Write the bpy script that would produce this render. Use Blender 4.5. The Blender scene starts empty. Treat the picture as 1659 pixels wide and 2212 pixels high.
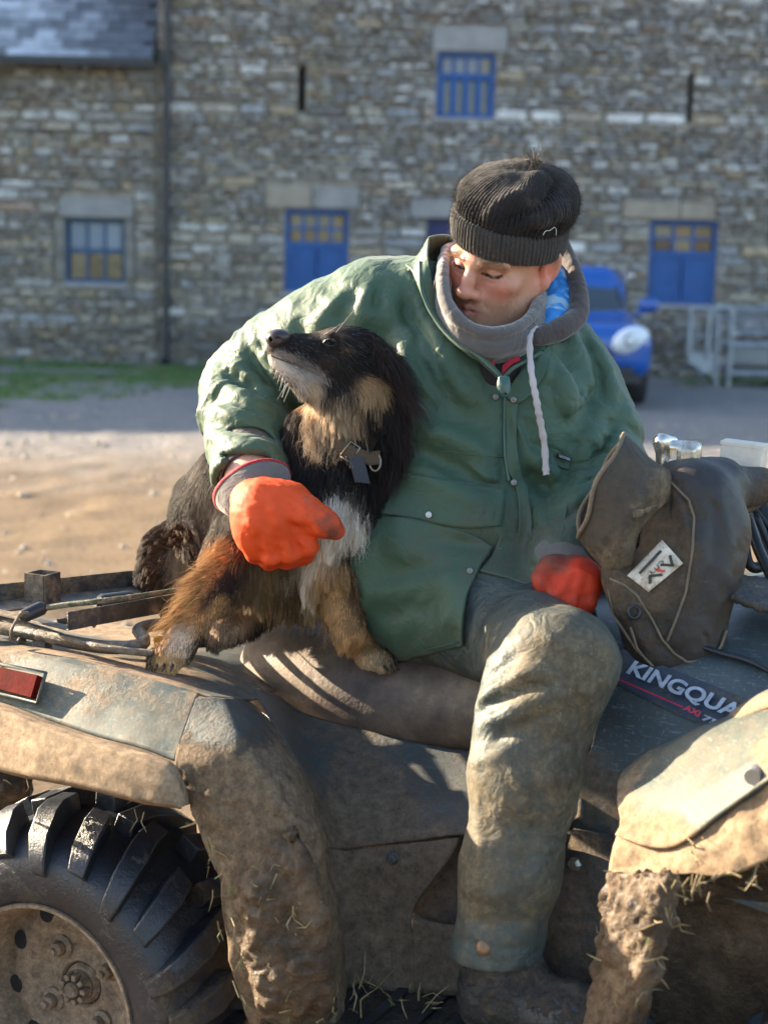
import bpy, bmesh, math, random, time
import numpy as np
import openvdb
from mathutils import Vector, Matrix
T0 = time.time()
random.seed(7); RNG = np.random.default_rng(7)
scene = bpy.context.scene
COL = scene.collection
R = math.radians
# ---------------------------------------------------------------- camera
FPX, CX, CY = 3456.0, 829.5, 1106.0          # focal length in units of a 1659 px wide frame
PIT, ROL = R(8.5), R(1.4)
CAM = np.array([0, 0, 1.43])
_f = np.array([0, math.cos(PIT), -math.sin(PIT)]); _u = np.array([0, math.sin(PIT), math.cos(PIT)]); _r = np.array([1.0, 0, 0])
CR = _r * math.cos(ROL) + _u * math.sin(ROL); CU = -_r * math.sin(ROL) + _u * math.cos(ROL)
cd = bpy.data.cameras.new('camera'); cam = bpy.data.objects.new('camera', cd); COL.objects.link(cam)
cd.sensor_fit = 'HORIZONTAL'; cd.sensor_width = 24.0; cd.lens = 50.0; cd.clip_start = 0.05; cd.clip_end = 600
cam.matrix_world = Matrix(((CR[0], CU[0], -_f[0], 0), (CR[1], CU[1], -_f[1], 0), (CR[2], CU[2], -_f[2], 1.43), (0, 0, 0, 1)))
cd.dof.use_dof = True; cd.dof.focus_distance = 2.56; cd.dof.aperture_fstop = 3.4; cd.dof.aperture_blades = 9
scene.camera = cam
# ---------------------------------------------------------------- light
SUN_EL, SUN_AZ = R(18), R(28)                # azimuth: from the left, turned this far behind the subject
sdir = np.array([-math.cos(SUN_AZ) * math.cos(SUN_EL), math.sin(SUN_AZ) * math.cos(SUN_EL), math.sin(SUN_EL)])
w = bpy.data.worlds.new('World'); scene.world = w; w.use_nodes = True
wn = w.node_tree.nodes; wl = w.node_tree.links
sky = wn.new('ShaderNodeTexSky'); sky.sky_type = 'NISHITA'; sky.sun_disc = False
sky.sun_elevation = SUN_EL; sky.sun_rotation = math.atan2(sdir[0], sdir[1]); sky.air_density = 1.0; sky.dust_density = 1.4; sky.ozone_density = 1.0
wl.new(sky.outputs[0], wn['Background'].inputs[0]); wn['Background'].inputs[1].default_value = 0.10
sl = bpy.data.lights.new('sun', 'SUN'); sl.energy = 5.0; sl.angle = R(0.55); sl.color = (1.0, 0.83, 0.60)
so = bpy.data.objects.new('sun', sl); COL.objects.link(so)
so.rotation_euler = Vector(sdir).to_track_quat('Z', 'Y').to_euler(); so.location = (-30, 12, 20)
scene.view_settings.view_transform = 'Standard'; scene.view_settings.look = 'None'; scene.view_settings.gamma = 1
scene.view_settings.use_curve_mapping = False; scene.view_settings.exposure = 2.45
scene.cycles.use_denoising = True; scene.cycles.max_bounces = 6; scene.cycles.transparent_max_bounces = 8
scene.cycles.use_adaptive_sampling = True; scene.cycles.adaptive_threshold = 0.02
scene.cycles.sample_clamp_indirect = 6

# ---------------------------------------------------------------- helpers: places
def ray(px, py): return _f + CR * ((px - CX) / FPX) + CU * ((CY - py) / FPX)
def P(px, py, Y):                            # photo position at world distance Y -> world point
    d = ray(px, py); return CAM + d * (Y / d[1])
def G(px, py, z=0.0):
    d = ray(px, py); return CAM + d * ((z - CAM[2]) / d[2])
def PL(L): return [P(*q) for q in L]
QT = R(26); QF = np.array([math.cos(QT), -math.sin(QT), 0]); QN = np.array([-math.sin(QT), -math.cos(QT), 0])
QO = G(175, 2180, .30) - QN * .58; QO[2] = 0  # quad bike frame: forward QF, right side QN
def A(px, py, wv):                           # point seen at px,py on the bike's vertical plane wv metres right of its centre
    d = ray(px, py); return CAM + d * ((wv - QN @ (CAM - QO)) / (QN @ d))
def Q(u, wv, z): return QO + QF * u + QN * wv + np.array([0, 0, z])

# ---------------------------------------------------------------- helpers: objects
def tag(o, label=None, cat=None, group=None, kind=None):
    if label: o['label'] = label
    if cat: o['category'] = cat
    if group: o['group'] = group
    if kind: o['kind'] = kind
    return o
def link(o, parent=None):
    COL.objects.link(o)
    if parent is not None:
        o.parent = parent
        o.matrix_parent_inverse = Matrix.Translation(-Vector(parent.location)) if parent.rotation_euler.to_quaternion().angle < 1e-6 else parent.matrix_world.inverted()
    return o
def empty(name, loc=(0, 0, 0), label=None, cat=None, group=None):
    o = bpy.data.objects.new(name, None); o.location = [float(v) for v in loc]; o.empty_display_size = .1
    COL.objects.link(o); return tag(o, label, cat, group)
def obj(name, V, Fc, mat=None, parent=None, smooth=True, attrs=None, kind=None):
    me = bpy.data.meshes.new(name)
    V = np.asarray(V, np.float32)
    if isinstance(Fc, np.ndarray):
        n, k = Fc.shape
        me.vertices.add(len(V)); me.vertices.foreach_set('co', V.ravel())
        me.loops.add(n * k); me.loops.foreach_set('vertex_index', Fc.astype(np.int32).ravel())
        me.polygons.add(n); me.polygons.foreach_set('loop_start', np.arange(0, n * k, k, dtype=np.int32))
        me.update(calc_edges=True)
    else:
        me.from_pydata(V.tolist(), [], Fc)
    me.validate(clean_customdata=False)
    if smooth: me.polygons.foreach_set('use_smooth', np.ones(len(me.polygons), bool))
    for k, a in (attrs or {}).items():
        a = np.asarray(a, np.float32)
        if a.ndim == 1:
            at = me.attributes.new(k, 'FLOAT', 'POINT'); at.data.foreach_set('value', a)
        else:
            at = me.attributes.new(k, 'FLOAT_COLOR', 'POINT')
            at.data.foreach_set('color', np.concatenate([a[:, :3], np.ones((len(a), 1), np.float32)], 1).ravel())
    if mat: me.materials.append(mat)
    o = bpy.data.objects.new(name, me); link(o, parent)
    if kind: o['kind'] = kind
    return o
def mod(o, t, **kw):
    m = o.modifiers.new(t.lower(), t)
    for k, v in kw.items(): setattr(m, k, v)
    return m

# ---------------------------------------------------------------- helpers: numpy noise
_LAT = np.random.default_rng(3).random((32, 32, 32)).astype(np.float32)
def vnoise(p, s):
    q = np.asarray(p, np.float32) * s + 100; i = np.floor(q).astype(int); f = q - i; f = f * f * (3 - 2 * f)
    i0 = i & 31; i1 = (i + 1) & 31; r = 0
    for a in (0, 1):
        for b in (0, 1):
            for c in (0, 1):
                wgt = (f[:, 0] if a else 1 - f[:, 0]) * (f[:, 1] if b else 1 - f[:, 1]) * (f[:, 2] if c else 1 - f[:, 2])
                r = r + wgt * _LAT[(i1 if a else i0)[:, 0], (i1 if b else i0)[:, 1], (i1 if c else i0)[:, 2]]
    return r * 2 - 1
def fbm(p, s, o=3):
    r = 0; a = 1.0
    for k in range(o): r = r + a * vnoise(np.asarray(p) + 7.3 * k, s * 2.03 ** k); a *= .5
    return r
def crumple(p, s, seed=0, n=5, warp=.35):         # straight sharp creases between flat facets, as in stiff cloth
    r_ = np.random.default_rng(seed); p = np.asarray(p, float); q = p + warp / s * np.stack([vnoise(p + 3, s * .45), vnoise(p + 13, s * .45), vnoise(p + 23, s * .45)], 1); out = 0
    for i in range(n):
        d = r_.normal(size=3); d /= np.linalg.norm(d); x = q @ d * s * r_.uniform(.6, 1.5) + r_.random(); t = 2 * np.abs(x - np.floor(x + .5)); out = out + (1 - t) ** 2.2 * (.4 + .6 * sstep(-.5, .6, vnoise(p + 31 * i, s * .4)))
    return out / n - .2
def vnormals(V, Fq):
    n = np.zeros_like(V)
    a = np.cross(V[Fq[:, 2]] - V[Fq[:, 0]], V[Fq[:, -1]] - V[Fq[:, 1]])
    for k in range(Fq.shape[1]): np.add.at(n, Fq[:, k], a)
    return n / (np.linalg.norm(n, axis=1, keepdims=True) + 1e-12)
def relax(V, Fq, it=2, f=.5):
    e = np.concatenate([Fq[:, [k, (k + 1) % Fq.shape[1]]] for k in range(Fq.shape[1])]); n = len(V)
    cnt = np.bincount(e[:, 0], minlength=n) + np.bincount(e[:, 1], minlength=n)
    for _ in range(it):
        s = np.stack([np.bincount(e[:, 0], V[e[:, 1], c], n) + np.bincount(e[:, 1], V[e[:, 0], c], n) for c in range(3)], 1)
        V = V + f * (s / np.maximum(cnt, 1)[:, None] - V)
    return V
def segd(p, a, b):                           # distance of points to a segment, and parameter
    a = np.asarray(a, float); b = np.asarray(b, float); ab = b - a
    t = np.clip(((p - a) @ ab) / (ab @ ab + 1e-12), 0, 1)
    return np.linalg.norm(p - a - t[:, None] * ab, axis=1), t
def polyd(p, L): return np.min([segd(p, L[i], L[i + 1])[0] for i in range(len(L) - 1)], axis=0)
def sstep(a, b, x): t = np.clip((x - a) / (b - a), 0, 1); return t * t * (3 - 2 * t)

# ---------------------------------------------------------------- helpers: solid modelling on a distance grid
class SDF:
    def __init__(s, lo, hi, vox):
        s.lo = np.asarray(lo, np.float32); s.v = vox; s.n = np.ceil((np.asarray(hi) - s.lo) / vox).astype(int) + 1
        s.D = np.full(s.n, .15, np.float32); s.T = None
        s.ax = [(s.lo[k] + np.arange(s.n[k]) * vox).astype(np.float32) for k in range(3)]
    def sl(s, mn, mx):
        a = np.clip(np.floor((np.asarray(mn) - s.lo) / s.v).astype(int), 0, s.n); b = np.clip(np.ceil((np.asarray(mx) - s.lo) / s.v).astype(int) + 1, 0, s.n)
        return tuple(slice(a[k], b[k]) for k in range(3))
    def xyz(s, sl): return s.ax[0][sl[0]][:, None, None], s.ax[1][sl[1]][None, :, None], s.ax[2][sl[2]][None, None, :]
    def put(s, sl, d, k, op):
        a = s.D[sl]
        if op == 'u': h = np.maximum(k - np.abs(a - d), 0); s.D[sl] = np.minimum(a, d) - h * h / (4 * k)
        elif op == 's': d = -d; h = np.maximum(k - np.abs(a - d), 0); s.D[sl] = np.maximum(a, d) + h * h / (4 * k)
    def cap(s, a, b, ra, rb=None, k=.02, op='u', m=.06):
        a = np.asarray(a, np.float32); b = np.asarray(b, np.float32); rb = ra if rb is None else rb; e = max(ra, rb) + m + k
        sl = s.sl(np.minimum(a, b) - e, np.maximum(a, b) + e)
        if min(x.stop - x.start for x in sl) <= 0: return s
        x, y, z = s.xyz(sl); d = b - a; L2 = float(d @ d) + 1e-12
        t = np.clip(((x - a[0]) * d[0] + (y - a[1]) * d[1] + (z - a[2]) * d[2]) / L2, 0, 1)
        q = np.sqrt((x - a[0] - t * d[0]) ** 2 + (y - a[1] - t * d[1]) ** 2 + (z - a[2] - t * d[2]) ** 2) - (ra + (rb - ra) * t)
        s.put(sl, q, k, op); return s
    def chain(s, L, rs, k=.02, op='u', m=.06):
        for i in range(len(L) - 1): s.cap(L[i], L[i + 1], rs[i], rs[i + 1], k, op, m)
        return s
    def ell(s, c, r, rot=None, k=.02, op='u', m=.06):
        c = np.asarray(c, np.float32); r = np.asarray(r, np.float32); e = float(r.max()) + m + k; sl = s.sl(c - e, c + e)
        if min(x.stop - x.start for x in sl) <= 0: return s
        x, y, z = s.xyz(sl); x = x - c[0]; y = y - c[1]; z = z - c[2]
        if rot is not None:
            M = np.asarray(rot, np.float32)           # columns: local axes in world
            x, y, z = (M[0, 0] * x + M[1, 0] * y + M[2, 0] * z, M[0, 1] * x + M[1, 1] * y + M[2, 1] * z, M[0, 2] * x + M[1, 2] * y + M[2, 2] * z)
        k0 = np.sqrt((x / r[0]) ** 2 + (y / r[1]) ** 2 + (z / r[2]) ** 2); k1 = np.sqrt((x / r[0] ** 2) ** 2 + (y / r[1] ** 2) ** 2 + (z / r[2] ** 2) ** 2)
        s.put(sl, k0 * (k0 - 1) / (k1 + 1e-9), k, op); return s
    def box(s, c, h, rot=None, rad=.01, k=.02, op='u', m=.05):
        c = np.asarray(c, np.float32); h = np.asarray(h, np.float32); e = float(np.linalg.norm(h)) + m + k; sl = s.sl(c - e, c + e)
        if min(x.stop - x.start for x in sl) <= 0: return s
        x, y, z = s.xyz(sl); x = x - c[0]; y = y - c[1]; z = z - c[2]
        if rot is not None:
            M = np.asarray(rot, np.float32)
            x, y, z = (M[0, 0] * x + M[1, 0] * y + M[2, 0] * z, M[0, 1] * x + M[1, 1] * y + M[2, 1] * z, M[0, 2] * x + M[1, 2] * y + M[2, 2] * z)
        x = np.abs(x) - h[0] + rad; y = np.abs(y) - h[1] + rad; z = np.abs(z) - h[2] + rad
        d = np.sqrt(np.maximum(x, 0) ** 2 + np.maximum(y, 0) ** 2 + np.maximum(z, 0) ** 2) + np.minimum(np.maximum(x, np.maximum(y, z)), 0) - rad
        s.put(sl, d, k, op); return s
    def plane(s, p, n, k=.01):                  # cut away the side the normal points to
        n = np.asarray(n, float) / np.linalg.norm(n); x, y, z = s.xyz((slice(None),) * 3)
        d = -((x - p[0]) * n[0] + (y - p[1]) * n[1] + (z - p[2]) * n[2]); s.put((slice(None),) * 3, d.astype(np.float32), k, 's'); return s
    def fold(s, L, rad, amp, ends=True):        # ridge (amp > 0) or groove (amp < 0) along a line of points
        L = np.asarray(L, np.float32); e = abs(rad) * 2.9; sl = s.sl(L.min(0) - e, L.max(0) + e)
        if min(x.stop - x.start for x in sl) <= 0: return s
        x, y, z = s.xyz(sl); best = None; n = len(L) - 1
        for i in range(n):
            a, d = L[i], L[i + 1] - L[i]; L2 = float(d @ d) + 1e-12
            t = np.clip(((x - a[0]) * d[0] + (y - a[1]) * d[1] + (z - a[2]) * d[2]) / L2, 0, 1)
            q = (x - a[0] - t * d[0]) ** 2 + (y - a[1] - t * d[1]) ** 2 + (z - a[2] - t * d[2]) ** 2
            g = np.exp(.34 - 1.7 * np.sqrt(q / rad ** 2 + .04)) * (np.clip(np.minimum((i + t) / n, 1 - (i + t) / n) * 4, 0.15, 1) if ends else 1)
            best = g if best is None else np.maximum(best, g)
        s.D[sl] -= amp * best; return s
    def mesh(s, it=1):
        g = openvdb.FloatGrid(.15); g.copyFromArray(s.D); p, q = g.convertToQuads(0.0)[:2]
        V = p * s.v + s.lo; q = np.asarray(q)[:, ::-1].astype(int)
        a_, b_, c_, d_ = (V[q[:, k]] for k in range(4))
        if (np.einsum('ij,ij->i', a_, np.cross(b_, c_)) + np.einsum('ij,ij->i', a_, np.cross(c_, d_))).sum() < 0: q = q[:, ::-1]   # faces outward
        if it: V = relax(V, q, it)
        return V.astype(float), q
def keep_main(V, q):                            # largest connected piece
    lab = np.arange(len(V))
    while True:
        m = lab[q].min(1); new = lab.copy()
        for k in range(4): np.minimum.at(new, q[:, k], m)
        new = new[new]
        if (new == lab).all(): break
        lab = new
    b = np.bincount(lab); L = b.argmax(); kv = lab == L; idx = np.cumsum(kv) - 1
    return V[kv], idx[q[kv[q].all(1)]]
def rotm(yaw=0, pitch=0, roll=0):
    cy, sy, cp, sp, cr, sr = math.cos(yaw), math.sin(yaw), math.cos(pitch), math.sin(pitch), math.cos(roll), math.sin(roll)
    return np.array([[cy, -sy, 0], [sy, cy, 0], [0, 0, 1]]) @ np.array([[1, 0, 0], [0, cp, -sp], [0, sp, cp]]) @ np.array([[cr, 0, sr], [0, 1, 0], [-sr, 0, cr]])
def frame(z, x=(1, 0, 0)):                      # rotation with local z along z
    z = np.asarray(z, float); z = z / np.linalg.norm(z); x = np.asarray(x, float); y = np.cross(z, x); y /= np.linalg.norm(y); x = np.cross(y, z)
    return np.stack([x, y, z], 1)

# ---------------------------------------------------------------- helpers: plain meshes
class MB:
    def __init__(s): s.V = []; s.F = []
    def add(s, V, Fc): o = len(s.V); s.V += [tuple(float(c) for c in v) for v in V]; s.F += [tuple(i + o for i in f) for f in Fc]; return s
    def box(s, c, h, M=None, b=0.0):
        c = np.asarray(c, float); h = np.asarray(h, float)
        if b <= 0:
            V = [(x * h[0], y * h[1], z * h[2]) for x in (-1, 1) for y in (-1, 1) for z in (-1, 1)]
            Fc = [(0, 1, 3, 2), (4, 6, 7, 5), (0, 4, 5, 1), (2, 3, 7, 6), (0, 2, 6, 4), (1, 5, 7, 3)]
        else:
            V = []; Fc = []; idx = {}
            for ax in range(3):
                for sg in (-1, 1):
                    for a in (-1, 1):
                        for bb in (-1, 1):
                            p = [0, 0, 0]; p[ax] = sg * h[ax]; o1, o2 = (ax + 1) % 3, (ax + 2) % 3
                            p[o1] = a * (h[o1] - b); p[o2] = bb * (h[o2] - b); idx[(ax, sg, a, bb)] = len(V); V.append(tuple(p))
            for ax in range(3):
                for sg in (-1, 1):
                    f = [idx[(ax, sg, -1, -1)], idx[(ax, sg, 1, -1)], idx[(ax, sg, 1, 1)], idx[(ax, sg, -1, 1)]]; Fc.append(tuple(f if sg > 0 else f[::-1]))
            for ax in range(3):
                o1, o2 = (ax + 1) % 3, (ax + 2) % 3
                for s1 in (-1, 1):
                    for s2 in (-1, 1):   # edge between faces o1,s1 and o2,s2 running along ax
                        f = [idx[(o1, s1, s2, -1)], idx[(o1, s1, s2, 1)], idx[(o2, s2, 1, s1)], idx[(o2, s2, -1, s1)]]
                        Fc.append(tuple(f if s1 * s2 < 0 else f[::-1]))
            for sx in (-1, 1):
                for sy in (-1, 1):
                    for sz in (-1, 1):
                        f = [idx[(0, sx, sy, sz)], idx[(1, sy, sz, sx)], idx[(2, sz, sx, sy)]]; Fc.append(tuple(f if sx * sy * sz > 0 else f[::-1]))
        V = np.array(V)
        if M is not None: V = V @ np.asarray(M).T
        return s.add(V + c, Fc)
    def tube(s, L, r, n=10, caps=True, flat=None):
        L = [np.asarray(p, float) for p in L]; rs = r if hasattr(r, '__len__') else [r] * len(L); o = len(s.V); prev = None
        for i, p in enumerate(L):
            t = (L[min(i + 1, len(L) - 1)] - L[max(i - 1, 0)]); t = t / (np.linalg.norm(t) + 1e-12)
            if prev is None: a = np.cross(t, (0, 0, 1)); a = np.cross(t, (0, 1, 0)) if np.linalg.norm(a) < .1 else a
            else: a = prev - t * (prev @ t)
            a /= np.linalg.norm(a); prev = a; b = np.cross(t, a)
            for k in range(n):
                an = 2 * math.pi * k / n
                s.V.append(tuple(p + rs[i] * (math.cos(an) * a + math.sin(an) * b * (flat or 1))))
        for i in range(len(L) - 1):
            for k in range(n): s.F.append((o + i * n + k, o + i * n + (k + 1) % n, o + (i + 1) * n + (k + 1) % n, o + (i + 1) * n + k))
        if caps: s.F.append(tuple(o + k for k in range(n))[::-1]); s.F.append(tuple(o + (len(L) - 1) * n + k for k in range(n)))
        return s
    def lathe(s, prof, c, M, n=32):              # prof: (radius, height along local z)
        o = len(s.V); M = np.asarray(M)
        for r_, h_ in prof:
            for k in range(n):
                a = 2 * math.pi * k / n; s.V.append(tuple(np.asarray(c) + M @ np.array([r_ * math.cos(a), r_ * math.sin(a), h_])))
        for i in range(len(prof) - 1):
            for k in range(n): s.F.append((o + i * n + k, o + i * n + (k + 1) % n, o + (i + 1) * n + (k + 1) % n, o + (i + 1) * n + k))
        return s
    def prism(s, poly, d):                        # polygon of 3d points extruded by vector d
        o = len(s.V); n = len(poly); d = np.asarray(d, float)
        s.V += [tuple(map(float, p)) for p in poly] + [tuple(map(float, np.asarray(p) + d)) for p in poly]
        s.F += [tuple(o + k for k in range(n)), tuple(o + n + k for k in range(n))[::-1]] + [(o + k, o + n + k, o + n + (k + 1) % n, o + (k + 1) % n) for k in range(n)]
        return s
    def build(s, name, mat, parent=None, smooth=False, sharp=None, fix=True):
        o = obj(name, s.V, s.F, mat, parent, smooth)
        if fix:
            bm = bmesh.new(); bm.from_mesh(o.data); bmesh.ops.recalc_face_normals(bm, faces=bm.faces); bm.to_mesh(o.data); bm.free()
        if sharp: o.data.set_sharp_from_angle(angle=R(sharp)) if smooth else None
        return o
def spline(L, n=8):                              # Catmull-Rom through points
    L = np.asarray(L, float); out = []
    for i in range(len(L) - 1):
        p0, p1, p2, p3 = L[max(i - 1, 0)], L[i], L[i + 1], L[min(i + 2, len(L) - 1)]
        for k in range(n):
            t = k / n; out.append(.5 * (2 * p1 + (p2 - p0) * t + (2 * p0 - 5 * p1 + 4 * p2 - p3) * t * t + (3 * p1 - p0 - 3 * p2 + p3) * t ** 3))
    out.append(L[-1]); return np.array(out)
def patch(name, rows, mat, parent, nu=8, nv=8, thick=.004, disp=None, lin_v=False, attrs=None, flip=False, edge=0.0):
    """rows: lists of 3d points of one length; a smooth sheet through all of them with a real thickness"""
    rows = [spline(r_, nu) for r_ in rows]
    g = np.stack([np.stack([rows[i][j] for i in range(len(rows))]) for j in range(len(rows[0]))])   # [j][i]
    if lin_v: cols = [np.concatenate([c[i] + (c[i + 1] - c[i]) * np.linspace(0, 1, nv, endpoint=False)[:, None] for i in range(len(c) - 1)] + [c[-1:]]) for c in g]
    else: cols = [spline(c, nv) for c in g]
    g = np.stack(cols); m, n = g.shape[:2]; V = g.reshape(-1, 3)
    i, j = np.meshgrid(np.arange(m - 1), np.arange(n - 1), indexing='ij'); a = (i * n + j).ravel()
    Fq = np.stack([a, a + 1, a + n + 1, a + n], 1)
    if flip: Fq = Fq[:, ::-1]
    if disp is not None:
        dd = disp(V)
        if edge:
            uu, vv = np.meshgrid(np.minimum(np.arange(m), np.arange(m)[::-1]) / m, np.minimum(np.arange(n), np.arange(n)[::-1]) / n, indexing='ij'); em = sstep(0, .22, np.minimum(uu, vv).ravel() + .05 * vnoise(V, 60)); dd = dd * em - edge * (1 - em)
        V = V + vnormals(V, Fq) * dd[:, None]
    o = obj(name, V, Fq, mat, parent, True, attrs(V) if attrs else None)
    if thick: mod(o, 'SOLIDIFY', thickness=thick, offset=-1)
    return o

# ---------------------------------------------------------------- helpers: materials
class NT:
    def __init__(s, name):
        s.m = bpy.data.materials.new(name); s.m.use_nodes = True; s.t = s.m.node_tree; s.b = s.t.nodes['Principled BSDF']; s.out = s.t.nodes['Material Output']
    def n(s, t, **kw):
        x = s.t.nodes.new(t)
        for k, v in kw.items(): setattr(x, k, v)
        return x
    def l(s, a, b): s.t.links.new(a, b)
    def pos(s):
        if not hasattr(s, '_p'): s._p = s.n('ShaderNodeNewGeometry').outputs['Position']
        return s._p
    def coord(s, k='Object'):
        return s.n('ShaderNodeTexCoord').outputs[k]
    def noise(s, scale, detail=4, rough=.6, co=None, dist=0, stretch=None):
        x = s.n('ShaderNodeTexNoise'); x.inputs['Scale'].default_value = scale; x.inputs['Detail'].default_value = detail; x.inputs['Roughness'].default_value = rough; x.inputs['Distortion'].default_value = dist
        co = co if co is not None else s.pos()
        if stretch is not None:
            mp = s.n('ShaderNodeMapping'); mp.inputs['Scale'].default_value = stretch; s.l(co, mp.inputs['Vector']); co = mp.outputs[0]
        s.l(co, x.inputs['Vector']); return x.outputs['Fac']
    def ramp(s, fac, stops):
        x = s.n('ShaderNodeValToRGB'); e = x.color_ramp.elements
        while len(e) < len(stops): e.new(.5)
        for el, (p, c) in zip(e, stops): el.position = p; el.color = (*c, 1) if hasattr(c, '__len__') else (c, c, c, 1)
        s.l(fac, x.inputs[0]); return x.outputs[0]
    def mix(s, fac, a, b, mode='MIX'):
        x = s.n('ShaderNodeMix', data_type='RGBA', blend_type=mode)
        for sock, v in ((x.inputs[0], fac), (x.inputs[6], a), (x.inputs[7], b)):
            if hasattr(v, 'is_linked') or hasattr(v, 'links'): s.l(v, sock)
            elif hasattr(v, '__len__'): sock.default_value = (*v[:3], 1)
            else: sock.default_value = v
        return x.outputs[2]
    def math(s, op, a, b=0.0, clamp=False):
        x = s.n('ShaderNodeMath', operation=op, use_clamp=clamp)
        for sock, v in ((x.inputs[0], a), (x.inputs[1], b)):
            if hasattr(v, 'links'): s.l(v, sock)
            else: sock.default_value = v
        return x.outputs[0]
    def attr(s, name, out='Fac'):
        x = s.n('ShaderNodeAttribute', attribute_name=name); return x.outputs[out]
    def bump(s, h, strength=.3, dist=.005, prev=None):
        x = s.n('ShaderNodeBump'); x.inputs['Strength'].default_value = strength; x.inputs['Distance'].default_value = dist; s.l(h, x.inputs['Height'])
        if prev is not None: s.l(prev, x.inputs['Normal'])
        s.l(x.outputs[0], s.b.inputs['Normal']); return x.outputs[0]
    def set(s, **kw):
        for k, v in kw.items():
            sock = s.b.inputs[{'color': 'Base Color', 'rough': 'Roughness', 'metal': 'Metallic', 'spec': 'Specular IOR Level', 'sheen': 'Sheen Weight', 'sss': 'Subsurface Weight', 'coat': 'Coat Weight', 'trans': 'Transmission Weight', 'alpha': 'Alpha'}[k]]
            if hasattr(v, 'links'): s.l(v, sock)
            elif hasattr(v, '__len__'): sock.default_value = (*v[:3], 1)
            else: sock.default_value = v
        return s
def simple(name, col, rough=.6, metal=0.0, var=.25, scale=20, bump=.15, bdist=.003, bscale=None, spec=.5):
    t = NT(name); nz = t.noise(scale, 5)
    c = t.ramp(nz, [(.3, tuple(v * (1 - var) for v in col)), (.7, tuple(min(1, v * (1 + var)) for v in col))])
    t.set(color=c, rough=rough, metal=metal, spec=spec)
    if bump: t.bump(t.noise(bscale or scale * 4, 4), bump, bdist)
    return t.m
def dirty(name, col, mud, rough=.5, amt=.5, scale=6, spec=.5, metal=0.0, var=.25, bump=.25, bdist=.004, fine=90, mudattr=None, scratch=0.0):
    """a base paint or cloth under dust film, dried mud patches, specks and scratches"""
    t = NT(name); n1 = t.noise(scale, 6, .65); n2 = t.noise(fine, 5, .75); n3 = t.noise(scale * 4.3, 7, .75)
    base = t.ramp(t.noise(scale * 2.3, 4), [(.3, tuple(v * (1 - var) for v in col)), (.7, tuple(v * (1 + var) for v in col))])
    if scratch:
        for st in ((1, 1, 9), (7, 7, 1)):
            sc = t.noise(38, 3, .65, stretch=st); base = t.mix(t.ramp(sc, [(.60, 0.0), (.66, scratch)]), base, tuple(min(1, v * 2.6 + .03) for v in col))
    base = t.mix(t.ramp(n3, [(.38, 0.0), (.74, min(1, .05 + amt * .85))]), base, tuple(v * .8 for v in mud))
    s_ = t.math('ADD', t.math('MULTIPLY', n1, .52), t.math('ADD', t.math('MULTIPLY', n3, .33), t.math('MULTIPLY', n2, .15)))
    if mudattr: s_ = t.math('ADD', s_, t.math('MULTIPLY', t.math('SUBTRACT', t.attr(mudattr), .5), .5))
    e = .62 - amt * .28; fac = t.ramp(s_, [(max(0, e - .035), 0.0), (min(1, e + .05), .94)])
    mc = t.ramp(t.noise(scale * 9, 7, .8), [(.3, tuple(v * .28 for v in mud)), (.5, tuple(v * .9 for v in mud)), (.68, tuple(v * 1.55 for v in mud))])
    c = t.mix(fac, base, mc); c = t.mix(t.ramp(t.noise(fine * 1.7, 3, .6), [(.64, 0.0), (.70, .75)]), c, tuple(v * .28 for v in mud)); c = t.mix(t.ramp(t.noise(fine * .8, 4, .7, co=t.coord('Object')), [(.66, 0.0), (.72, .6)]), c, tuple(min(1, v * 1.5) for v in mud))
    t.set(color=c, metal=metal, spec=spec); t.set(rough=t.math('ADD', t.math('MULTIPLY', fac, .92 - rough), rough))
    t.bump(t.math('ADD', t.math('ADD', t.math('MULTIPLY', fac, .7), t.math('MULTIPLY', n3, .5)), t.math('MULTIPLY', n2, .55)), min(1, bump * 2.0), bdist * 1.3)
    return t.m

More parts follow.
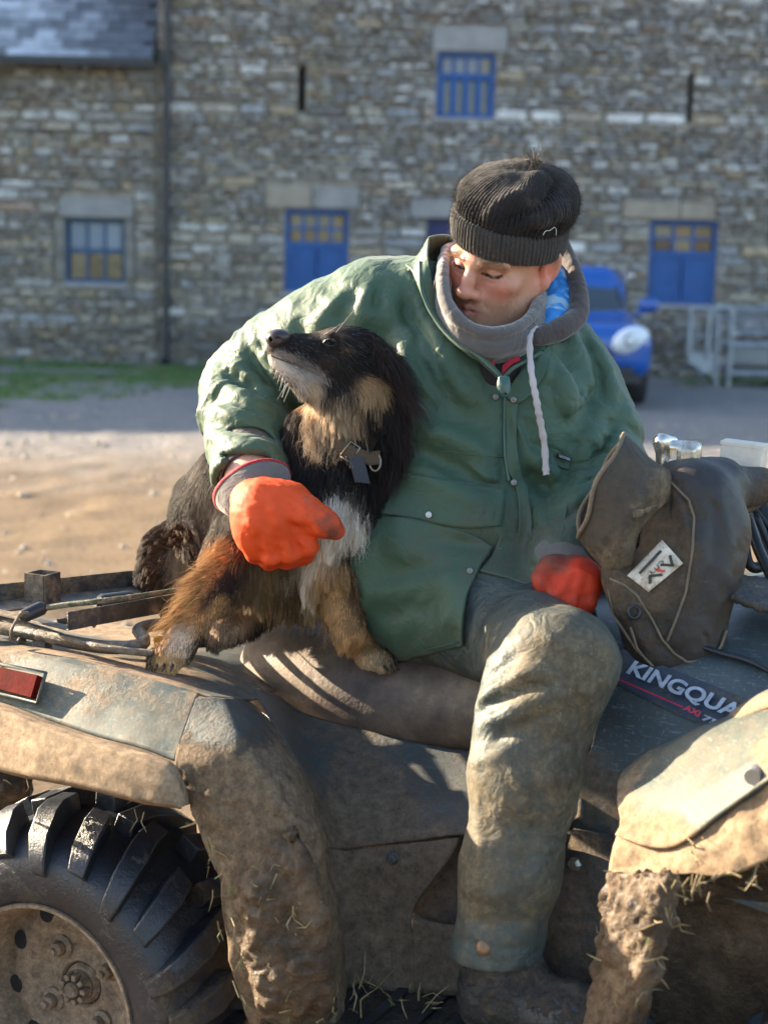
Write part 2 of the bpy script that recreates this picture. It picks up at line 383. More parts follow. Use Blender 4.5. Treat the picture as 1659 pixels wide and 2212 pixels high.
# ================================================================ the setting
# ---- ground: one sheet, fine in the yard that is seen, coarse out to the horizon
def ground():
    xs = np.concatenate([[-300, -150, -80, -40, -20, -12], np.arange(-8, 8.01, .075), [12, 20, 40, 80, 150, 300]])
    ys = np.concatenate([[-200, -80, -30, -8, -2, 0, 1], np.arange(1.5, 10, .12), np.arange(10, 24.1, .1), [26, 32, 45, 80, 150, 300]])
    Xg, Yg = np.meshgrid(xs, ys, indexing='ij'); m, n = Xg.shape
    p = np.stack([Xg.ravel(), Yg.ravel(), np.zeros(m * n)], 1)
    near = ((np.abs(p[:, 0]) < 8.2) & (p[:, 1] > 1) & (p[:, 1] < 24.2))
    z = fbm(p, 1.1, 2) * .016 + fbm(p + 5, 4.5, 3) * .022 + np.maximum(vnoise(p, 7), .1) * .022 + np.maximum(vnoise(p + 3, 3.2), .3) * .03
    p[:, 2] = np.where(near, z - .012, -.012)
    i, j = np.meshgrid(np.arange(m - 1), np.arange(n - 1), indexing='ij'); a = (i * n + j).ravel()
    t = NT('yard gravel'); n1 = t.noise(2.2, 6, .7); n2 = t.noise(28, 5, .75); n3 = t.noise(110, 2, .5)
    c = t.ramp(n2, [(.25, (.045, .030, .018)), (.45, (.138, .093, .054)), (.7, (.225, .162, .103)), (.85, (.30, .255, .20))])
    c = t.mix(t.ramp(n1, [(.4, 0.0), (.75, .45)]), c, (.175, .122, .072)); c = t.mix(t.ramp(n3, [(.68, 0.0), (.76, .6)]), c, (.42, .40, .38))
    sep = t.n('ShaderNodeSeparateXYZ'); t.l(t.pos(), sep.inputs[0]); far = t.math('ADD', t.math('MULTIPLY', sep.outputs[1], .1), t.math('MULTIPLY', n1, .5)); c = t.mix(t.ramp(t.math('MULTIPLY', far, .5), [(.62, 0.0), (.80, .85)]), c, t.ramp(n2, [(.3, (.13, .13, .135)), (.7, (.27, .265, .26))]))  # grey mixed in toward the barn paints the shaded yard's cool tone
    c = t.mix(t.ramp(t.noise(13, 6, .8), [(.56, 0.0), (.66, .55)]), c, (.105, .085, .065))
    t.set(color=c, rough=.95, spec=.2); b = t.bump(n2, .6, .02); t.bump(n3, .35, .006, b)
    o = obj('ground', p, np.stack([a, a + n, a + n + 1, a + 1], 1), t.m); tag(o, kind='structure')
    # loose stones lying on the yard
    N = 2600; r = RNG
    S = np.array([(1, 0, -.3), (0, 1, -.3), (-1, 0, -.3), (0, -1, -.3), (.6, .5, .55), (-.5, .6, .6), (-.6, -.5, .5), (.5, -.6, .65), (0, 0, 1)])
    Fs = np.array([(0, 1, 4), (1, 5, 4), (1, 2, 5), (2, 6, 5), (2, 3, 6), (3, 7, 6), (3, 0, 7), (0, 4, 7), (4, 5, 8), (5, 6, 8), (6, 7, 8), (7, 4, 8)])
    x = r.uniform(-7, 7, N); y = 4 + 12 * r.random(N) ** .8; s = .008 + .03 * r.random(N) ** 3; an = r.uniform(0, 6.28, N)
    V = S[None] * s[:, None, None] * r.uniform(.7, 1.3, (N, 9, 3)); V[:, :, 2] *= .65
    cx, sx = np.cos(an)[:, None], np.sin(an)[:, None]; V[:, :, 0], V[:, :, 1] = V[:, :, 0] * cx - V[:, :, 1] * sx, V[:, :, 0] * sx + V[:, :, 1] * cx
    V += np.stack([x, y, np.zeros(N)], 1)[:, None]
    obj('gravel', V.reshape(-1, 3), (Fs[None] + 9 * np.arange(N)[:, None, None]).reshape(-1, 3), simple('loose stones', (.30, .26, .21), .9, var=.4, scale=30), None, False, kind='stuff')
    tag(bpy.data.objects['gravel'], 'loose pale stones scattered over the sunlit yard', 'gravel')
ground()
# ---- grass verge along the left wall
def grass():
    def edge(x): return 22.3 - 7.2 * np.clip((-x - .6) / 4.2, 0, 1) ** .8 + .5 * np.sin(x * 2.3) + .3 * np.sin(x * 5.1 + 1)
    N = 34000; r = RNG; x = r.uniform(-9, 6.5, N); y = r.uniform(13.6, 23.9, N)
    p = np.stack([x, y, x * 0], 1); d = vnoise(p, .9) * .8
    k = (y + d > edge(x)) & (vnoise(p, 1.7) > -.5 + .9 * np.clip((x + 2) / 3, 0, 1)); x, y = x[k], y[k]; n = len(x)
    h = r.uniform(.03, .10, n); a = r.uniform(0, 6.28, n); wd = .012; b = np.stack([x, y, np.full(n, -.012)], 1)
    dx = np.stack([np.cos(a), np.sin(a), a * 0], 1) * wd; lean = np.stack([np.cos(a + 1.3), np.sin(a + 1.3), a * 0], 1) * h[:, None] * .5
    V = np.stack([b - dx, b + dx, b + lean + np.stack([a * 0, a * 0, h], 1)], 1).reshape(-1, 3)
    t = NT('verge grass'); c = t.ramp(t.noise(1.3, 4), [(.3, (.035, .085, .012)), (.55, (.06, .15, .018)), (.75, (.13, .17, .04))]); t.set(color=c, rough=.7)
    o = obj('grass', V, np.arange(3 * n).reshape(-1, 3), t.m, None, False, kind='stuff'); tag(o, 'rough green grass verge at the foot of the stone wall', 'grass')
    xs = np.arange(-9.5, 2.6, .25); pts = []; Fq = []
    for i, xx in enumerate(xs):
        pts += [(xx, 24.0, .008), (xx, (24 + edge(xx)) / 2, .012), (xx, edge(xx), .006)]
        if i: o_ = 3 * i; Fq += [(o_ - 3, o_, o_ + 1, o_ - 2), (o_ - 2, o_ + 1, o_ + 2, o_ - 1)]
    t = NT('verge turf'); nn = t.noise(2.2, 5, .7); t.set(color=t.ramp(nn, [(.38, (.20, .155, .105)), (.5, (.05, .095, .02)), (.65, (.055, .13, .02))]), rough=.9); t.bump(t.noise(40, 4), .5, .02)
    tag(obj('grass_verge', pts, Fq, t.m, None, True), kind='structure')
grass()

# ---- stone barns
WY = 24.0
STONE_V = []
_rs = np.random.default_rng(11)
for k in range(14):
    a = np.linspace(0, 2 * np.pi, 8, endpoint=False) + np.pi / 8
    o8 = np.stack([np.sign(np.cos(a)) * np.abs(np.cos(a)) ** .35, np.sign(np.sin(a)) * np.abs(np.sin(a)) ** .35], 1) * .5 * .985
    o8 = np.clip(o8 * (1 + _rs.uniform(-.09, .04, (8, 1))), -.5, .5)
    back = np.stack([o8[:, 0], np.zeros(8), o8[:, 1]], 1); mid = np.stack([o8[:, 0] * .96, np.full(8, -.6), o8[:, 1] * .94], 1) ; front = np.stack([o8[:, 0] * .84, np.full(8, -1.0) + _rs.uniform(-.25, .15, 8), o8[:, 1] * .76], 1)
    STONE_V.append(np.concatenate([back, mid, front, [[_rs.uniform(-.1, .1), -1.12 + _rs.uniform(-.2, .2), _rs.uniform(-.1, .1)]]]))
STONE_F = [(i, (i + 1) % 8, 8 + (i + 1) % 8, 8 + i) for i in range(8)] + [(8 + i, 8 + (i + 1) % 8, 16 + (i + 1) % 8, 16 + i) for i in range(8)] + [(16 + i, 16 + (i + 1) % 8, 24) for i in range(8)]
def stone_mat(name, objcol):
    t = NT(name)
    base = t.n('ShaderNodeObjectInfo').outputs['Color'] if objcol else t.attr('Col', 'Color')
    c = t.mix(.75, base, t.mix(1.0, base, t.ramp(t.noise(9, 6, .75), [(.25, .30), (.75, 1.75)]), 'MULTIPLY'))
    lich = t.ramp(t.noise(7.5, 7, .78), [(.56, 0.0), (.62, .8)]); big = t.ramp(t.noise(.5, 3), [(.40, 0.05), (.58, 1.0)])
    c = t.mix(t.math('MULTIPLY', lich, big), c, (.66, .66, .63))
    c = t.mix(t.ramp(t.noise(1.6, 5, .7), [(.60, 0.0), (.78, .30)]), c, (.17, .15, .06))
    t.set(color=c, rough=.95, spec=.15); t.bump(t.noise(26, 5, .7), .7, .02); return t.m
M_STONE_O, M_STONE_C = stone_mat('rubble stone', True), stone_mat('rubble stone mass', False)
M_MORTAR = simple('lime mortar', (.26, .235, .20), .95, var=.35, scale=5, bump=.4, bdist=.02)
M_DRESS = simple('dressed sandstone', (.31, .265, .21), .9, var=.18, scale=4, bump=.3, bdist=.01)
M_DRESSG = simple('grey dressed stone', (.27, .265, .26), .9, var=.2, scale=4, bump=.3, bdist=.01)
PAL = [((.29, .28, .265), 4), ((.34, .305, .245), 2.8), ((.36, .29, .19), 1.1), ((.22, .205, .185), 2.4), ((.25, .195, .15), .9), ((.43, .425, .41), 2.0), ((.58, .58, .565), 1.0), ((.27, .18, .13), .3), ((.15, .14, .135), .6), ((.265, .28, .30), 2.4)]
_pc = np.array([c for c, _ in PAL]); _pc = (_pc * .78 + np.array([.265, .258, .243]) * .22) * 1.08 * np.array([1.0, .99, .99]); _pw = np.array([w_ for _, w_ in PAL], float)
def rubble(parent, x0, x1, z0, z1, holes, seed):
    r = np.random.default_rng(seed); out = []; z = z0
    while z < z1:
        h = float(r.choice([.045, .06, .08, .10, .13, .18], p=[.18, .24, .22, .18, .12, .06])); h = min(h, z1 - z + .02)
        segs = [(x0, x1)]
        for (a, b, c, d) in holes:
            if z < d - .01 and z + h > c + .01:
                segs = [q for (p, e) in segs for q in ((p, min(e, a)), (max(p, b), e)) if q[1] - q[0] > .03]
        for (a, b) in segs:
            x = a
            while x < b - .02:
                wd = float(np.clip(h * r.uniform(1.2, 4.4), .10, .60)); wd = min(wd, b - x); wd = b - x if b - x - wd < .1 else wd
                if h > .1 and r.random() < .16 and wd < .4: out += [(x, z, wd, h * .5), (x, z + h * .5, wd, h * .5)]
                else: out.append((x, z, wd, h))
                x += wd
        z += h
    st = []
    for (x, z, wd, h) in out:
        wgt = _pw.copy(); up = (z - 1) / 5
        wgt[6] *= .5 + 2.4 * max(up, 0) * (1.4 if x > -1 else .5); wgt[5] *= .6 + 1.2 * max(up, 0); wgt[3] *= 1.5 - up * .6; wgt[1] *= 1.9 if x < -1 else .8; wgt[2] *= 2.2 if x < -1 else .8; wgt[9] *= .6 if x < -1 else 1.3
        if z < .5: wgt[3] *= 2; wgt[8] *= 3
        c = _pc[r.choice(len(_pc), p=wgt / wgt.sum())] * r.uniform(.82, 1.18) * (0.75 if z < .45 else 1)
        st.append((x + wd / 2, z + h / 2, wd - .012, h - .012, r.uniform(.015, .05), r.integers(14), c, r.uniform(-.05, .05)))
    def seen(s_):
        v = np.array([s_[0], WY, s_[1]]) - CAM; dd = v @ _f; px = CX + FPX * (v @ CR) / dd; py = CY - FPX * (v @ CU) / dd
        hid = (px > 900) & (py > 350 + max(0, abs(px - 1100) - 120) * 1.5) & (px < 1330)
        return -20 < px < 1680 and -20 < py < 900 and not hid
    st.sort(key=lambda s_: -(s_[2] * s_[3]) if seen(s_) else 0)
    protos = {}
    for s_ in st[:300]:
        k = int(s_[5])
        if k not in protos:
            me = bpy.data.meshes.new('stone'); me.from_pydata(STONE_V[k].tolist(), [], [f[::-1] for f in STONE_F]); me.materials.append(M_STONE_O); protos[k] = me
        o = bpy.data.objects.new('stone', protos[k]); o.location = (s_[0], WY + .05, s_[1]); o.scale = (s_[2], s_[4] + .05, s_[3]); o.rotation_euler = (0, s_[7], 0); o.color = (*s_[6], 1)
        COL.objects.link(o); o.parent = parent; o.matrix_parent_inverse = Matrix.Translation(-Vector(parent.location))
    V = []; Fc = []; C = []
    for s_ in st[300:]:
        k = len(V) * 25
        v = STONE_V[int(s_[5])] * np.array([s_[2], s_[4] + .05, s_[3]]); ca, sa = math.cos(s_[7]), math.sin(s_[7])
        v = np.stack([v[:, 0] * ca + v[:, 2] * sa, v[:, 1], -v[:, 0] * sa + v[:, 2] * ca], 1) + np.array([s_[0], WY + .05, s_[1]])
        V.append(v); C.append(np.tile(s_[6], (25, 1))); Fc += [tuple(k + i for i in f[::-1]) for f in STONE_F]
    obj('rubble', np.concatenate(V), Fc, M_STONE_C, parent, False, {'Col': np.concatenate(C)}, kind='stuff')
def backing(parent, x0, x1, z0, z1, holes):      # the wall's core with real openings and reveals
    xs = sorted({x0, x1, *[v for h in holes for v in h[:2]]}); zs = sorted({z0, z1, *[v for h in holes for v in h[2:]]}); mb = MB()
    for i in range(len(xs) - 1):
        for j in range(len(zs) - 1):
            cx, cz = (xs[i] + xs[i + 1]) / 2, (zs[j] + zs[j + 1]) / 2
            if any(a < cx < b and c < cz < d for a, b, c, d in holes): continue
            mb.box((cx, WY + .3, cz), ((xs[i + 1] - xs[i]) / 2, .26, (zs[j + 1] - zs[j]) / 2))
    o = mb.build('wall', M_MORTAR, parent, fix=False); return o
def rect(px0, px1, py0, py1):                    # opening on the wall face
    a = P(px0, (py0 + py1) / 2, WY); b = P(px1, (py0 + py1) / 2, WY); c = P((px0 + px1) / 2, py1, WY); d = P((px0 + px1) / 2, py0, WY)
    return (a[0], b[0], c[2], d[2])
M_BLUE = NT('blue window paint'); _n = M_BLUE.noise(6, 5); M_BLUE.set(color=M_BLUE.ramp(_n, [(.3, (.004, .058, .22)), (.7, (.008, .085, .30))]), rough=.5); M_BLUE = M_BLUE.m
M_BLUEPALE = simple('weathered blue window paint', (.022, .075, .17), .55, var=.2)
M_PURPLE = simple('dark violet blue door paint', (.014, .020, .10), .5)
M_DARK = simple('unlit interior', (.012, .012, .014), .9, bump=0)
def glass(name, col, rough=.06):
    t = NT(name); t.set(color=col, rough=rough, spec=.9); t.bump(t.noise(3, 2), .15, .02); return t.m
M_PANE_SKY = glass('pale blue pane', (.12, .19, .28), .25); M_PANE_OLV = glass('old dark pane', (.018, .028, .03)); M_PANE_AMB = [glass('dusty pane', c, .12) for c in ((.055, .034, .016), (.08, .05, .024), (.025, .022, .024), (.12, .07, .03))]  # pale blue is the base colour of the upper sash panes
M_PANE_WHT = glass('pane with white cloth behind', (.18, .20, .24), .4); M_PANE_DRK = glass('black slot glass', (.01, .012, .02))
M_PIPE = simple('black cast iron', (.022, .024, .03), .45, var=.3)
def bars(h, fy, xs, zs, wd, mat, parent, border=.06):
    """a window: outer frame mesh with glazing bars"""
    mb = MB(); a, b, c, d = h; dep = .035
    mb.box(((a + b) / 2, fy, d - border / 2), ((b - a) / 2, dep, border / 2)); mb.box(((a + b) / 2, fy, c + border / 2), ((b - a) / 2, dep, border / 2))
    for x in (a + border / 2, b - border / 2): mb.box((x, fy, (c + d) / 2), (border / 2, dep - .002, (d - c) / 2 - border))
    for x, z0, z1 in xs: mb.box((x, fy, (z0 + z1) / 2), (wd / 2, dep - .008, (z1 - z0) / 2))
    for z, w2 in zs: mb.box(((a + b) / 2, fy, z), ((b - a) / 2 - border, dep - .004, w2 / 2))
    o = mb.build('window', mat, parent, fix=False); return o
def pane(x0, x1, z0, z1, y, mat, parent, name='pane'):
    mb = MB().box(((x0 + x1) / 2, y, (z0 + z1) / 2), ((x1 - x0) / 2, .004, (z1 - z0) / 2), rotm(0, random.uniform(-.02, .02), 0)); return mb.build(name, mat, parent, fix=False)
def lintel(r_, mat, parent, name='lintel', out=.055):
    a, b, c, d = r_; V = MB().box(((a + b) / 2, WY - .02 + .06, (c + d) / 2), ((b - a) / 2, out + .03, (d - c) / 2), None, .018); return V.build(name, mat, parent, fix=False)

H_SASH = rect(140, 270, 472, 610); H_SLIT1 = rect(644, 659, 138, 240); H_TOP = rect(944, 1069, 113, 253); H_SLIT2 = rect(1486, 1498, 158, 262)
H_WA = rect(615, 752, 452, 630); H_HID = rect(920, 1050, 472, 640); H_WB = rect(1402, 1548, 476, 657)
XJ = P(340, 400, WY)[0]; EAVL = P(170, 128, WY)[2]; EAVR = 6.7
# tall barn
barn = empty('stone_barn', (XJ, WY, 0), 'tall grey rubble stone barn with three blue hatch windows and slits', 'barn')
L_TOP, L_WA, L_HID, L_WB = rect(934, 1096, 56, 112), rect(573, 776, 403, 450), rect(886, 1000, 430, 471), rect(1344, 1545, 434, 474)
holesB = [H_SLIT1, H_TOP, H_SLIT2, H_WA, H_HID, H_WB]
backing(barn, XJ, 16, -.1, EAVR, holesB)
rubble(barn, XJ, 14.5, 0, EAVR, holesB + [L_TOP, L_WA, L_HID, L_WB], 21)
for l_, m_ in ((L_TOP, M_DRESSG), (L_HID, M_DRESSG)): lintel(l_, m_, barn)
for l_, sp in ((L_WA, .5), (L_WB, .62)):
    a, b, c, d = l_; x = a + (b - a) * sp; lintel((a, x - .006, c, d), M_DRESS, barn); lintel((x + .006, b, c + .005, d - .004), M_DRESSG if l_ is L_WA else M_DRESS, barn)
for h_ in (H_TOP, H_WA, H_WB): lintel((h_[0] - .08, h_[1] + .08, h_[2] - .09, h_[2] - .004), M_DRESSG, barn, 'sill', .075)
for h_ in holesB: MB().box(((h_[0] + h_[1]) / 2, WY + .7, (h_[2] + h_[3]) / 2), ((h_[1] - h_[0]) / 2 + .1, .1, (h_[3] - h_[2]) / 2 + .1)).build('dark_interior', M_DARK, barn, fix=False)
# top hatch: four panes over four open slots
a, b, c, d = H_TOP; zt = c + (d - c) * .64; wn_ = (b - a - .12) / 4
win = bars(H_TOP, WY + .07, [(a + .06 + wn_ * k, zt, d - .06) for k in (1, 2, 3)], [(zt, .09)], .035, M_BLUE, barn)
for k in range(4): pane(a + .06 + wn_ * k + .02, a + .06 + wn_ * (k + 1) - .02, zt + .05, d - .07, WY + .085, M_PANE_AMB[3] if k == 3 else M_PANE_WHT, win)
for k in range(5):
    x = a + .06 + wn_ * k; x = min(max(x, a + .085), b - .085); MB().box((x, WY + .07, (c + .06 + zt - .05) / 2), (.05 if k in (1, 2, 3) else .024, .018, (zt - c - .12) / 2)).build('slat', M_BLUE, win, fix=False)
pane(a + .07, b - .07, c + .07, zt - .05, WY + .16, M_PANE_DRK, win, 'slot_backing')
def hatch(h_, cols, split, mat, seed):
    r = random.Random(seed); a, b, c, d = h_; zt = c + (d - c) * split; wn_ = (b - a - .12) / cols; hp = (d - .06 - zt - .04) / 2
    win = bars(h_, WY + .09, [(a + .06 + wn_ * k, zt, d - .06) for k in range(1, cols)], [(zt, .09), (zt + .04 + hp, .035)], .04, mat, barn)
    for k in range(cols):
        for j in range(2):
            z0 = zt + .05 + hp * j; pane(a + .06 + wn_ * k + .022, a + .06 + wn_ * (k + 1) - .022, z0, z0 + hp - .03, WY + .105, r.choice(M_PANE_AMB), win)
    xm = (a + b) / 2
    for x0, x1 in ((a + .065, xm - .012), (xm + .012, b - .065)):
        mb = MB().box(((x0 + x1) / 2, WY + .09, (c + zt) / 2 + .005), ((x1 - x0) / 2, .012, (zt - c) / 2 - .055))
        for e in (x0 + .03, x1 - .03): mb.box((e, WY + .075, (c + zt) / 2), (.03, .012, (zt - c) / 2 - .06))
        mb.build('shutter_board', mat, win, fix=False)
    return win
hatch(H_WA, 4, .57, M_BLUE, 2); hatch(H_WB, 3, .60, M_BLUE, 5)
a, b, c, d = H_HID; win = bars(H_HID, WY + .09, [], [], .04, M_PURPLE, barn); pane(a + .05, b - .05, c + .05, d - .05, WY + .1, M_PURPLE, win, 'shutter_board')
# tall barn's roof (above the frame) and eaves course
MB().prism([(XJ - .1, WY - .25, EAVR + .02), (XJ - .1, WY + 5, 11.2), (XJ - .1, WY + 10, EAVR + .02)], (20, 0, 0)).build('roof', simple('slate roof', (.10, .11, .13), .6), barn)
MB().box((6, WY - .04, EAVR - .06), (9.6, .06, .06)).build('eaves_course', M_DRESSG, barn)
# downpipe
pp = [P(364, -60, WY - .16), P(362, 200, WY - .16), P(358, 500, WY - .16), P(355, 772, WY - .16)]
x_ = (pp[0][0] + pp[-1][0]) / 2
dp = MB().tube([(x_, WY - .16, pp[0][2]), (x_, WY - .16, pp[-1][2] + .02), (x_ + .01, WY - .3, pp[-1][2] - .06)], .058, 12).build('downpipe', M_PIPE, barn, True, 40)
for py in (270, 515, 640): z = P(358, py, WY)[2]; MB().lathe([(.055, -.05), (.08, -.05), (.08, .05), (.055, .05)], (x_, WY - .16, z), np.eye(3), 12).build('collar', M_PIPE, dp, True, 40)
# low barn on the left with its slate roof
low = empty('low_stone_barn', (XJ - 2.5, WY, 0), 'lower stone barn with frosted slate roof and small sash window', 'barn')
L_S = rect(128, 288, 428, 470); J1, J2 = rect(270.5, 292, 474, 606), rect(118, 139.5, 474, 606)
backing(low, -13.9, XJ - .003, -.1, EAVL, [H_SASH]); rubble(low, -13.8, XJ - .003, 0, EAVL, [H_SASH, L_S, J1, J2], 33)
lintel(L_S, M_DRESSG, low); M_JAMB = simple('weathered jamb stone', (.19, .18, .16), .9, var=.3, scale=6); lintel(J1, M_JAMB, low, 'jamb', .045); lintel(J2, M_JAMB, low, 'jamb', .04); lintel((H_SASH[0] - .05, H_SASH[1] + .06, H_SASH[2] - .09, H_SASH[2] - .004), M_DRESSG, low, 'sill', .08)
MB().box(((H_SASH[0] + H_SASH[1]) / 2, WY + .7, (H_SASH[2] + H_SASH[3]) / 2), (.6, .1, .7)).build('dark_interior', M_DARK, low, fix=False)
a, b, c, d = H_SASH; zm = (c + d) / 2; t3 = (b - a - .1) / 3
win = bars(H_SASH, WY + .12, [(a + .05 + t3 * k, c, d) for k in (1, 2)], [(zm, .06)], .035, M_BLUEPALE, low, .05)
for k in range(3):
    pane(a + .05 + t3 * k + .02, a + .05 + t3 * (k + 1) - .02, zm + .035, d - .06, WY + .13, M_PANE_SKY, win); pane(a + .05 + t3 * k + .02, a + .05 + t3 * (k + 1) - .02, c + .06, zm - .035, WY + .145, M_PANE_OLV, win)
RP = math.atan2(9.2 - EAVL, 4.5); rdir = np.array([0, math.cos(RP), math.sin(RP)]); rnor = np.array([0, -math.sin(RP), math.cos(RP)])
M_SLATE = NT('slate'); _b = M_SLATE.n('ShaderNodeObjectInfo').outputs['Color']; M_SLATE.set(color=M_SLATE.mix(.5, _b, M_SLATE.mix(1.0, _b, M_SLATE.ramp(M_SLATE.noise(7, 5), [(.3, .6), (.7, 1.4)]), 'MULTIPLY')), rough=.55); M_SLATE.bump(M_SLATE.noise(30, 4), .4, .01); M_SLATE = M_SLATE.m
e0 = np.array([0, WY - .3, EAVL - .02])
roofo = MB().prism([(XJ - 10.4, *(e0 + rdir * .05)[1:]), (XJ - 10.4, WY + 4.5, 9.2), (XJ - 10.4, WY + 9, EAVL)], (10.37, 0, 0)).build('roof', simple('roof under slates', (.07, .075, .085), .7), low)
MB().box((XJ - 5.2, WY - .36, EAVL - .06), (5.2, .075, .06)).build('gutter', M_PIPE, low)
sm = bpy.data.meshes.new('slate'); _q = MB().box((0, 0, 0), (.5, .5, .5), None, .04); sm.from_pydata(_q.V, [], _q.F); sm.materials.append(M_SLATE)
cnt = 0
for row in range(11):
    wdt = .30 - row * .006; x = XJ - .04 - (.15 if row % 2 else 0)
    while x > -7.0 and cnt < 296:
        p = e0 + rdir * (.12 + row * .215) + rnor * (.03); tl = random.uniform(.9, 1.1)
        o = bpy.data.objects.new('slate', sm); o.location = (x - wdt / 2, p[1], p[2]); o.scale = (wdt - .008, .36, .014); o.rotation_euler = (RP - .045, random.uniform(-.01, .01), random.uniform(-.012, .012))
        fr = .5 + .5 * math.tanh(((-4.35 - .07 * row) - x + random.uniform(-.5, .5)) * 2.6)
        g = random.uniform(.7, 1.3); base = np.array([.075, .085, .105]) * g; frost = np.array([.36, .40, .46]) * random.uniform(.55, 1.15)
        if random.random() < .16: fr *= .25
        o.color = (*(base * (1 - fr) + frost * fr), 1); COL.objects.link(o); o.parent = roofo; x -= wdt; cnt += 1
mb = MB()
for row in range(11):
    x = -7.05 - (.15 if row % 2 else 0); p = e0 + rdir * (.12 + row * .215) + rnor * .03
    while x > -13.6: mb.box((x - .15, p[1], p[2]), (.145, .18, .007), rotm(0, RP - .045, 0)); x -= .30
for row in range(11, 28): p = e0 + rdir * (.12 + row * .215) + rnor * .03; mb.box((XJ - 5, p[1], p[2]), (4.96, .18, .007), rotm(0, RP - .045, 0))
tag(mb.build('slate_courses', simple('slate courses', (.09, .10, .12), .55, var=.4, scale=5), low), kind='stuff')

# added barn-shaped blocker, unseen further left, that throws the long shadow over the yard
MB().box((-41, WY + 4, 3.1), (27, 3.95, 3.1)).build('shadow_caster_wall', M_MORTAR, low, fix=False)
MB().prism([(-68.3, WY - .3, 6.1), (-68.3, WY + 4, 9.8), (-68.3, WY + 8.3, 6.1)], (54.6, 0, 0)).build('shadow_caster_roof', simple('shadow caster slates', (.09, .10, .12), .6), low)
# ---- blue car parked before the barn
def car():
    M_CAR = NT('blue car paint'); M_CAR.set(color=(.002, .075, .34), rough=.3, coat=.6); M_CAR = M_CAR.m
    X0, Y0 = 2.07, 17.75; root = empty('blue_car', (X0, Y0 + 2, 0), 'bright blue car parked facing out beside the stone barn', 'car')
    s = SDF((X0 - 1.05, Y0 - .1, .1), (X0 + 1.05, Y0 + 4.3, 1.75), .035)
    s.box((X0, Y0 + 2.1, .62), (.88, 2.05, .32), None, .22, .05); s.box((X0, Y0 + .95, .80), (.82, .85, .16), rotm(0, .14, 0), .14, .1)
    s.cap((X0 - .45, Y0 + 1.95, 1.28), (X0 + .45, Y0 + 1.95, 1.28), .2, k=.1); s.box((X0, Y0 + 2.75, 1.12), (.74, 1.15, .46), rotm(0, 0, 0), .25, .14); s.box((X0, Y0 + 1.55, 1.08), (.74, .45, .12), rotm(0, .62, 0), .1, .16)
    for sx in (-1, 1):
        for yy in (.75, 3.35): s.cap((X0 + sx * .95, Y0 + yy, .33), (X0 + sx * .6, Y0 + yy, .33), .37, k=.02, op='s')
    V, q = keep_main(*s.mesh(2)); obj('body', V, q, M_CAR, root)
    g = glass('car glass', (.02, .035, .045), .05)
    pr = [[(X0 + x * .66 * k, Y0 + yy - .04 * (1 - x * x), z) for x in (-1, -.5, 0, .5, 1)] for k, yy, z in ((1.09, 1.26, 1.04), (1.04, 1.48, 1.22), (.95, 1.76, 1.43))]
    for row in pr:
        pass
    patch('windscreen', pr, g, root, 3, 3, .01)
    lens = NT('headlight lens'); lens.set(color=(.62, .66, .72), rough=.12, spec=.8); lens = lens.m; dk = simple('black plastic', (.015, .016, .02), .5)
    for sx in (-1, 1):
        mbl = SDF((X0 + sx * .62 - .3, Y0 - .12, .5), (X0 + sx * .62 + .3, Y0 + .45, 1.0), .014)
        mbl.ell((X0 + sx * .62, Y0 + .12, .755), (.24, .12, .155), rotm(sx * .45, .2, sx * -.35)); V, q = mbl.mesh(1); h = obj('headlight', V, q, lens, root)
        MB().lathe([(.0, -.05), (.06, -.045), (.075, 0), (.06, .02)], (X0 + sx * .60, Y0 + .0, .76), frame((sx * .3, -1, .1)), 16).build('bulb_reflector', simple('chrome dark', (.1, .1, .11), .2, .8), h, True)
        sm_ = SDF((X0 + sx * 1.0 - .22, Y0 + 1.2, .88), (X0 + sx * 1.0 + .22, Y0 + 1.7, 1.3), .014); sm_.box((X0 + sx * 1.01, Y0 + 1.42, 1.13), (.12, .06, .075), None, .045); sm_.cap((X0 + sx * .86, Y0 + 1.42, 1.0), (X0 + sx * .98, Y0 + 1.42, 1.08), .03)
        V, q = sm_.mesh(1); obj('wing_mirror', V, q, M_CAR, root)
        MB().box((X0 + sx * .79, Y0 + 1.72, 1.47), (.03, .35, .022), rotm(0, 0, 0), .01).build('roof_rail', simple('silver rail', (.55, .56, .58), .35, .6), root)
        for yy in (.75, 3.35):
            wv = MB().lathe([(.17, -.1), (.30, -.11), (.325, -.06), (.325, .06), (.30, .11), (.17, .1)], (X0 + sx * .78, Y0 + yy, .325), frame((1, 0, 0), (0, 1, 0)), 28).build('wheel', simple('car tyre', (.02, .02, .022), .8), root, True, 40)
            MB().lathe([(.0, sx * .09), (.08, sx * .1), (.17, sx * .085), (.18, sx * .05)], (X0 + sx * .78, Y0 + yy, .325), frame((1, 0, 0), (0, 1, 0)), 20).build('rim', simple('alloy', (.4, .4, .42), .35, .8), wv, True, 40)
        MB().box((X0 + sx * .5, Y0 - .02, .42), (.14, .05, .05), None, .02).build('fog_lamp_recess', dk, root)
    MB().box((X0, Y0 - .005, .33), (.72, .08, .07), None, .03).build('lower_bumper', dk, root); MB().box((X0, Y0 + .0, .58), (.40, .06, .07), None, .03).build('grille', dk, root)
    MB().box((X0, Y0 - .08, .47), (.26, .008, .055)).build('number_plate', simple('white plate', (.7, .7, .68), .4, bump=0), root)
    MB().box((X0 + .42, Y0 + 1.30, 1.09), (.09, .004, .05), rotm(0, -.8, 0)).build('windscreen_sticker', simple('pale paper', (.5, .6, .6), .6, bump=0), root)
car()

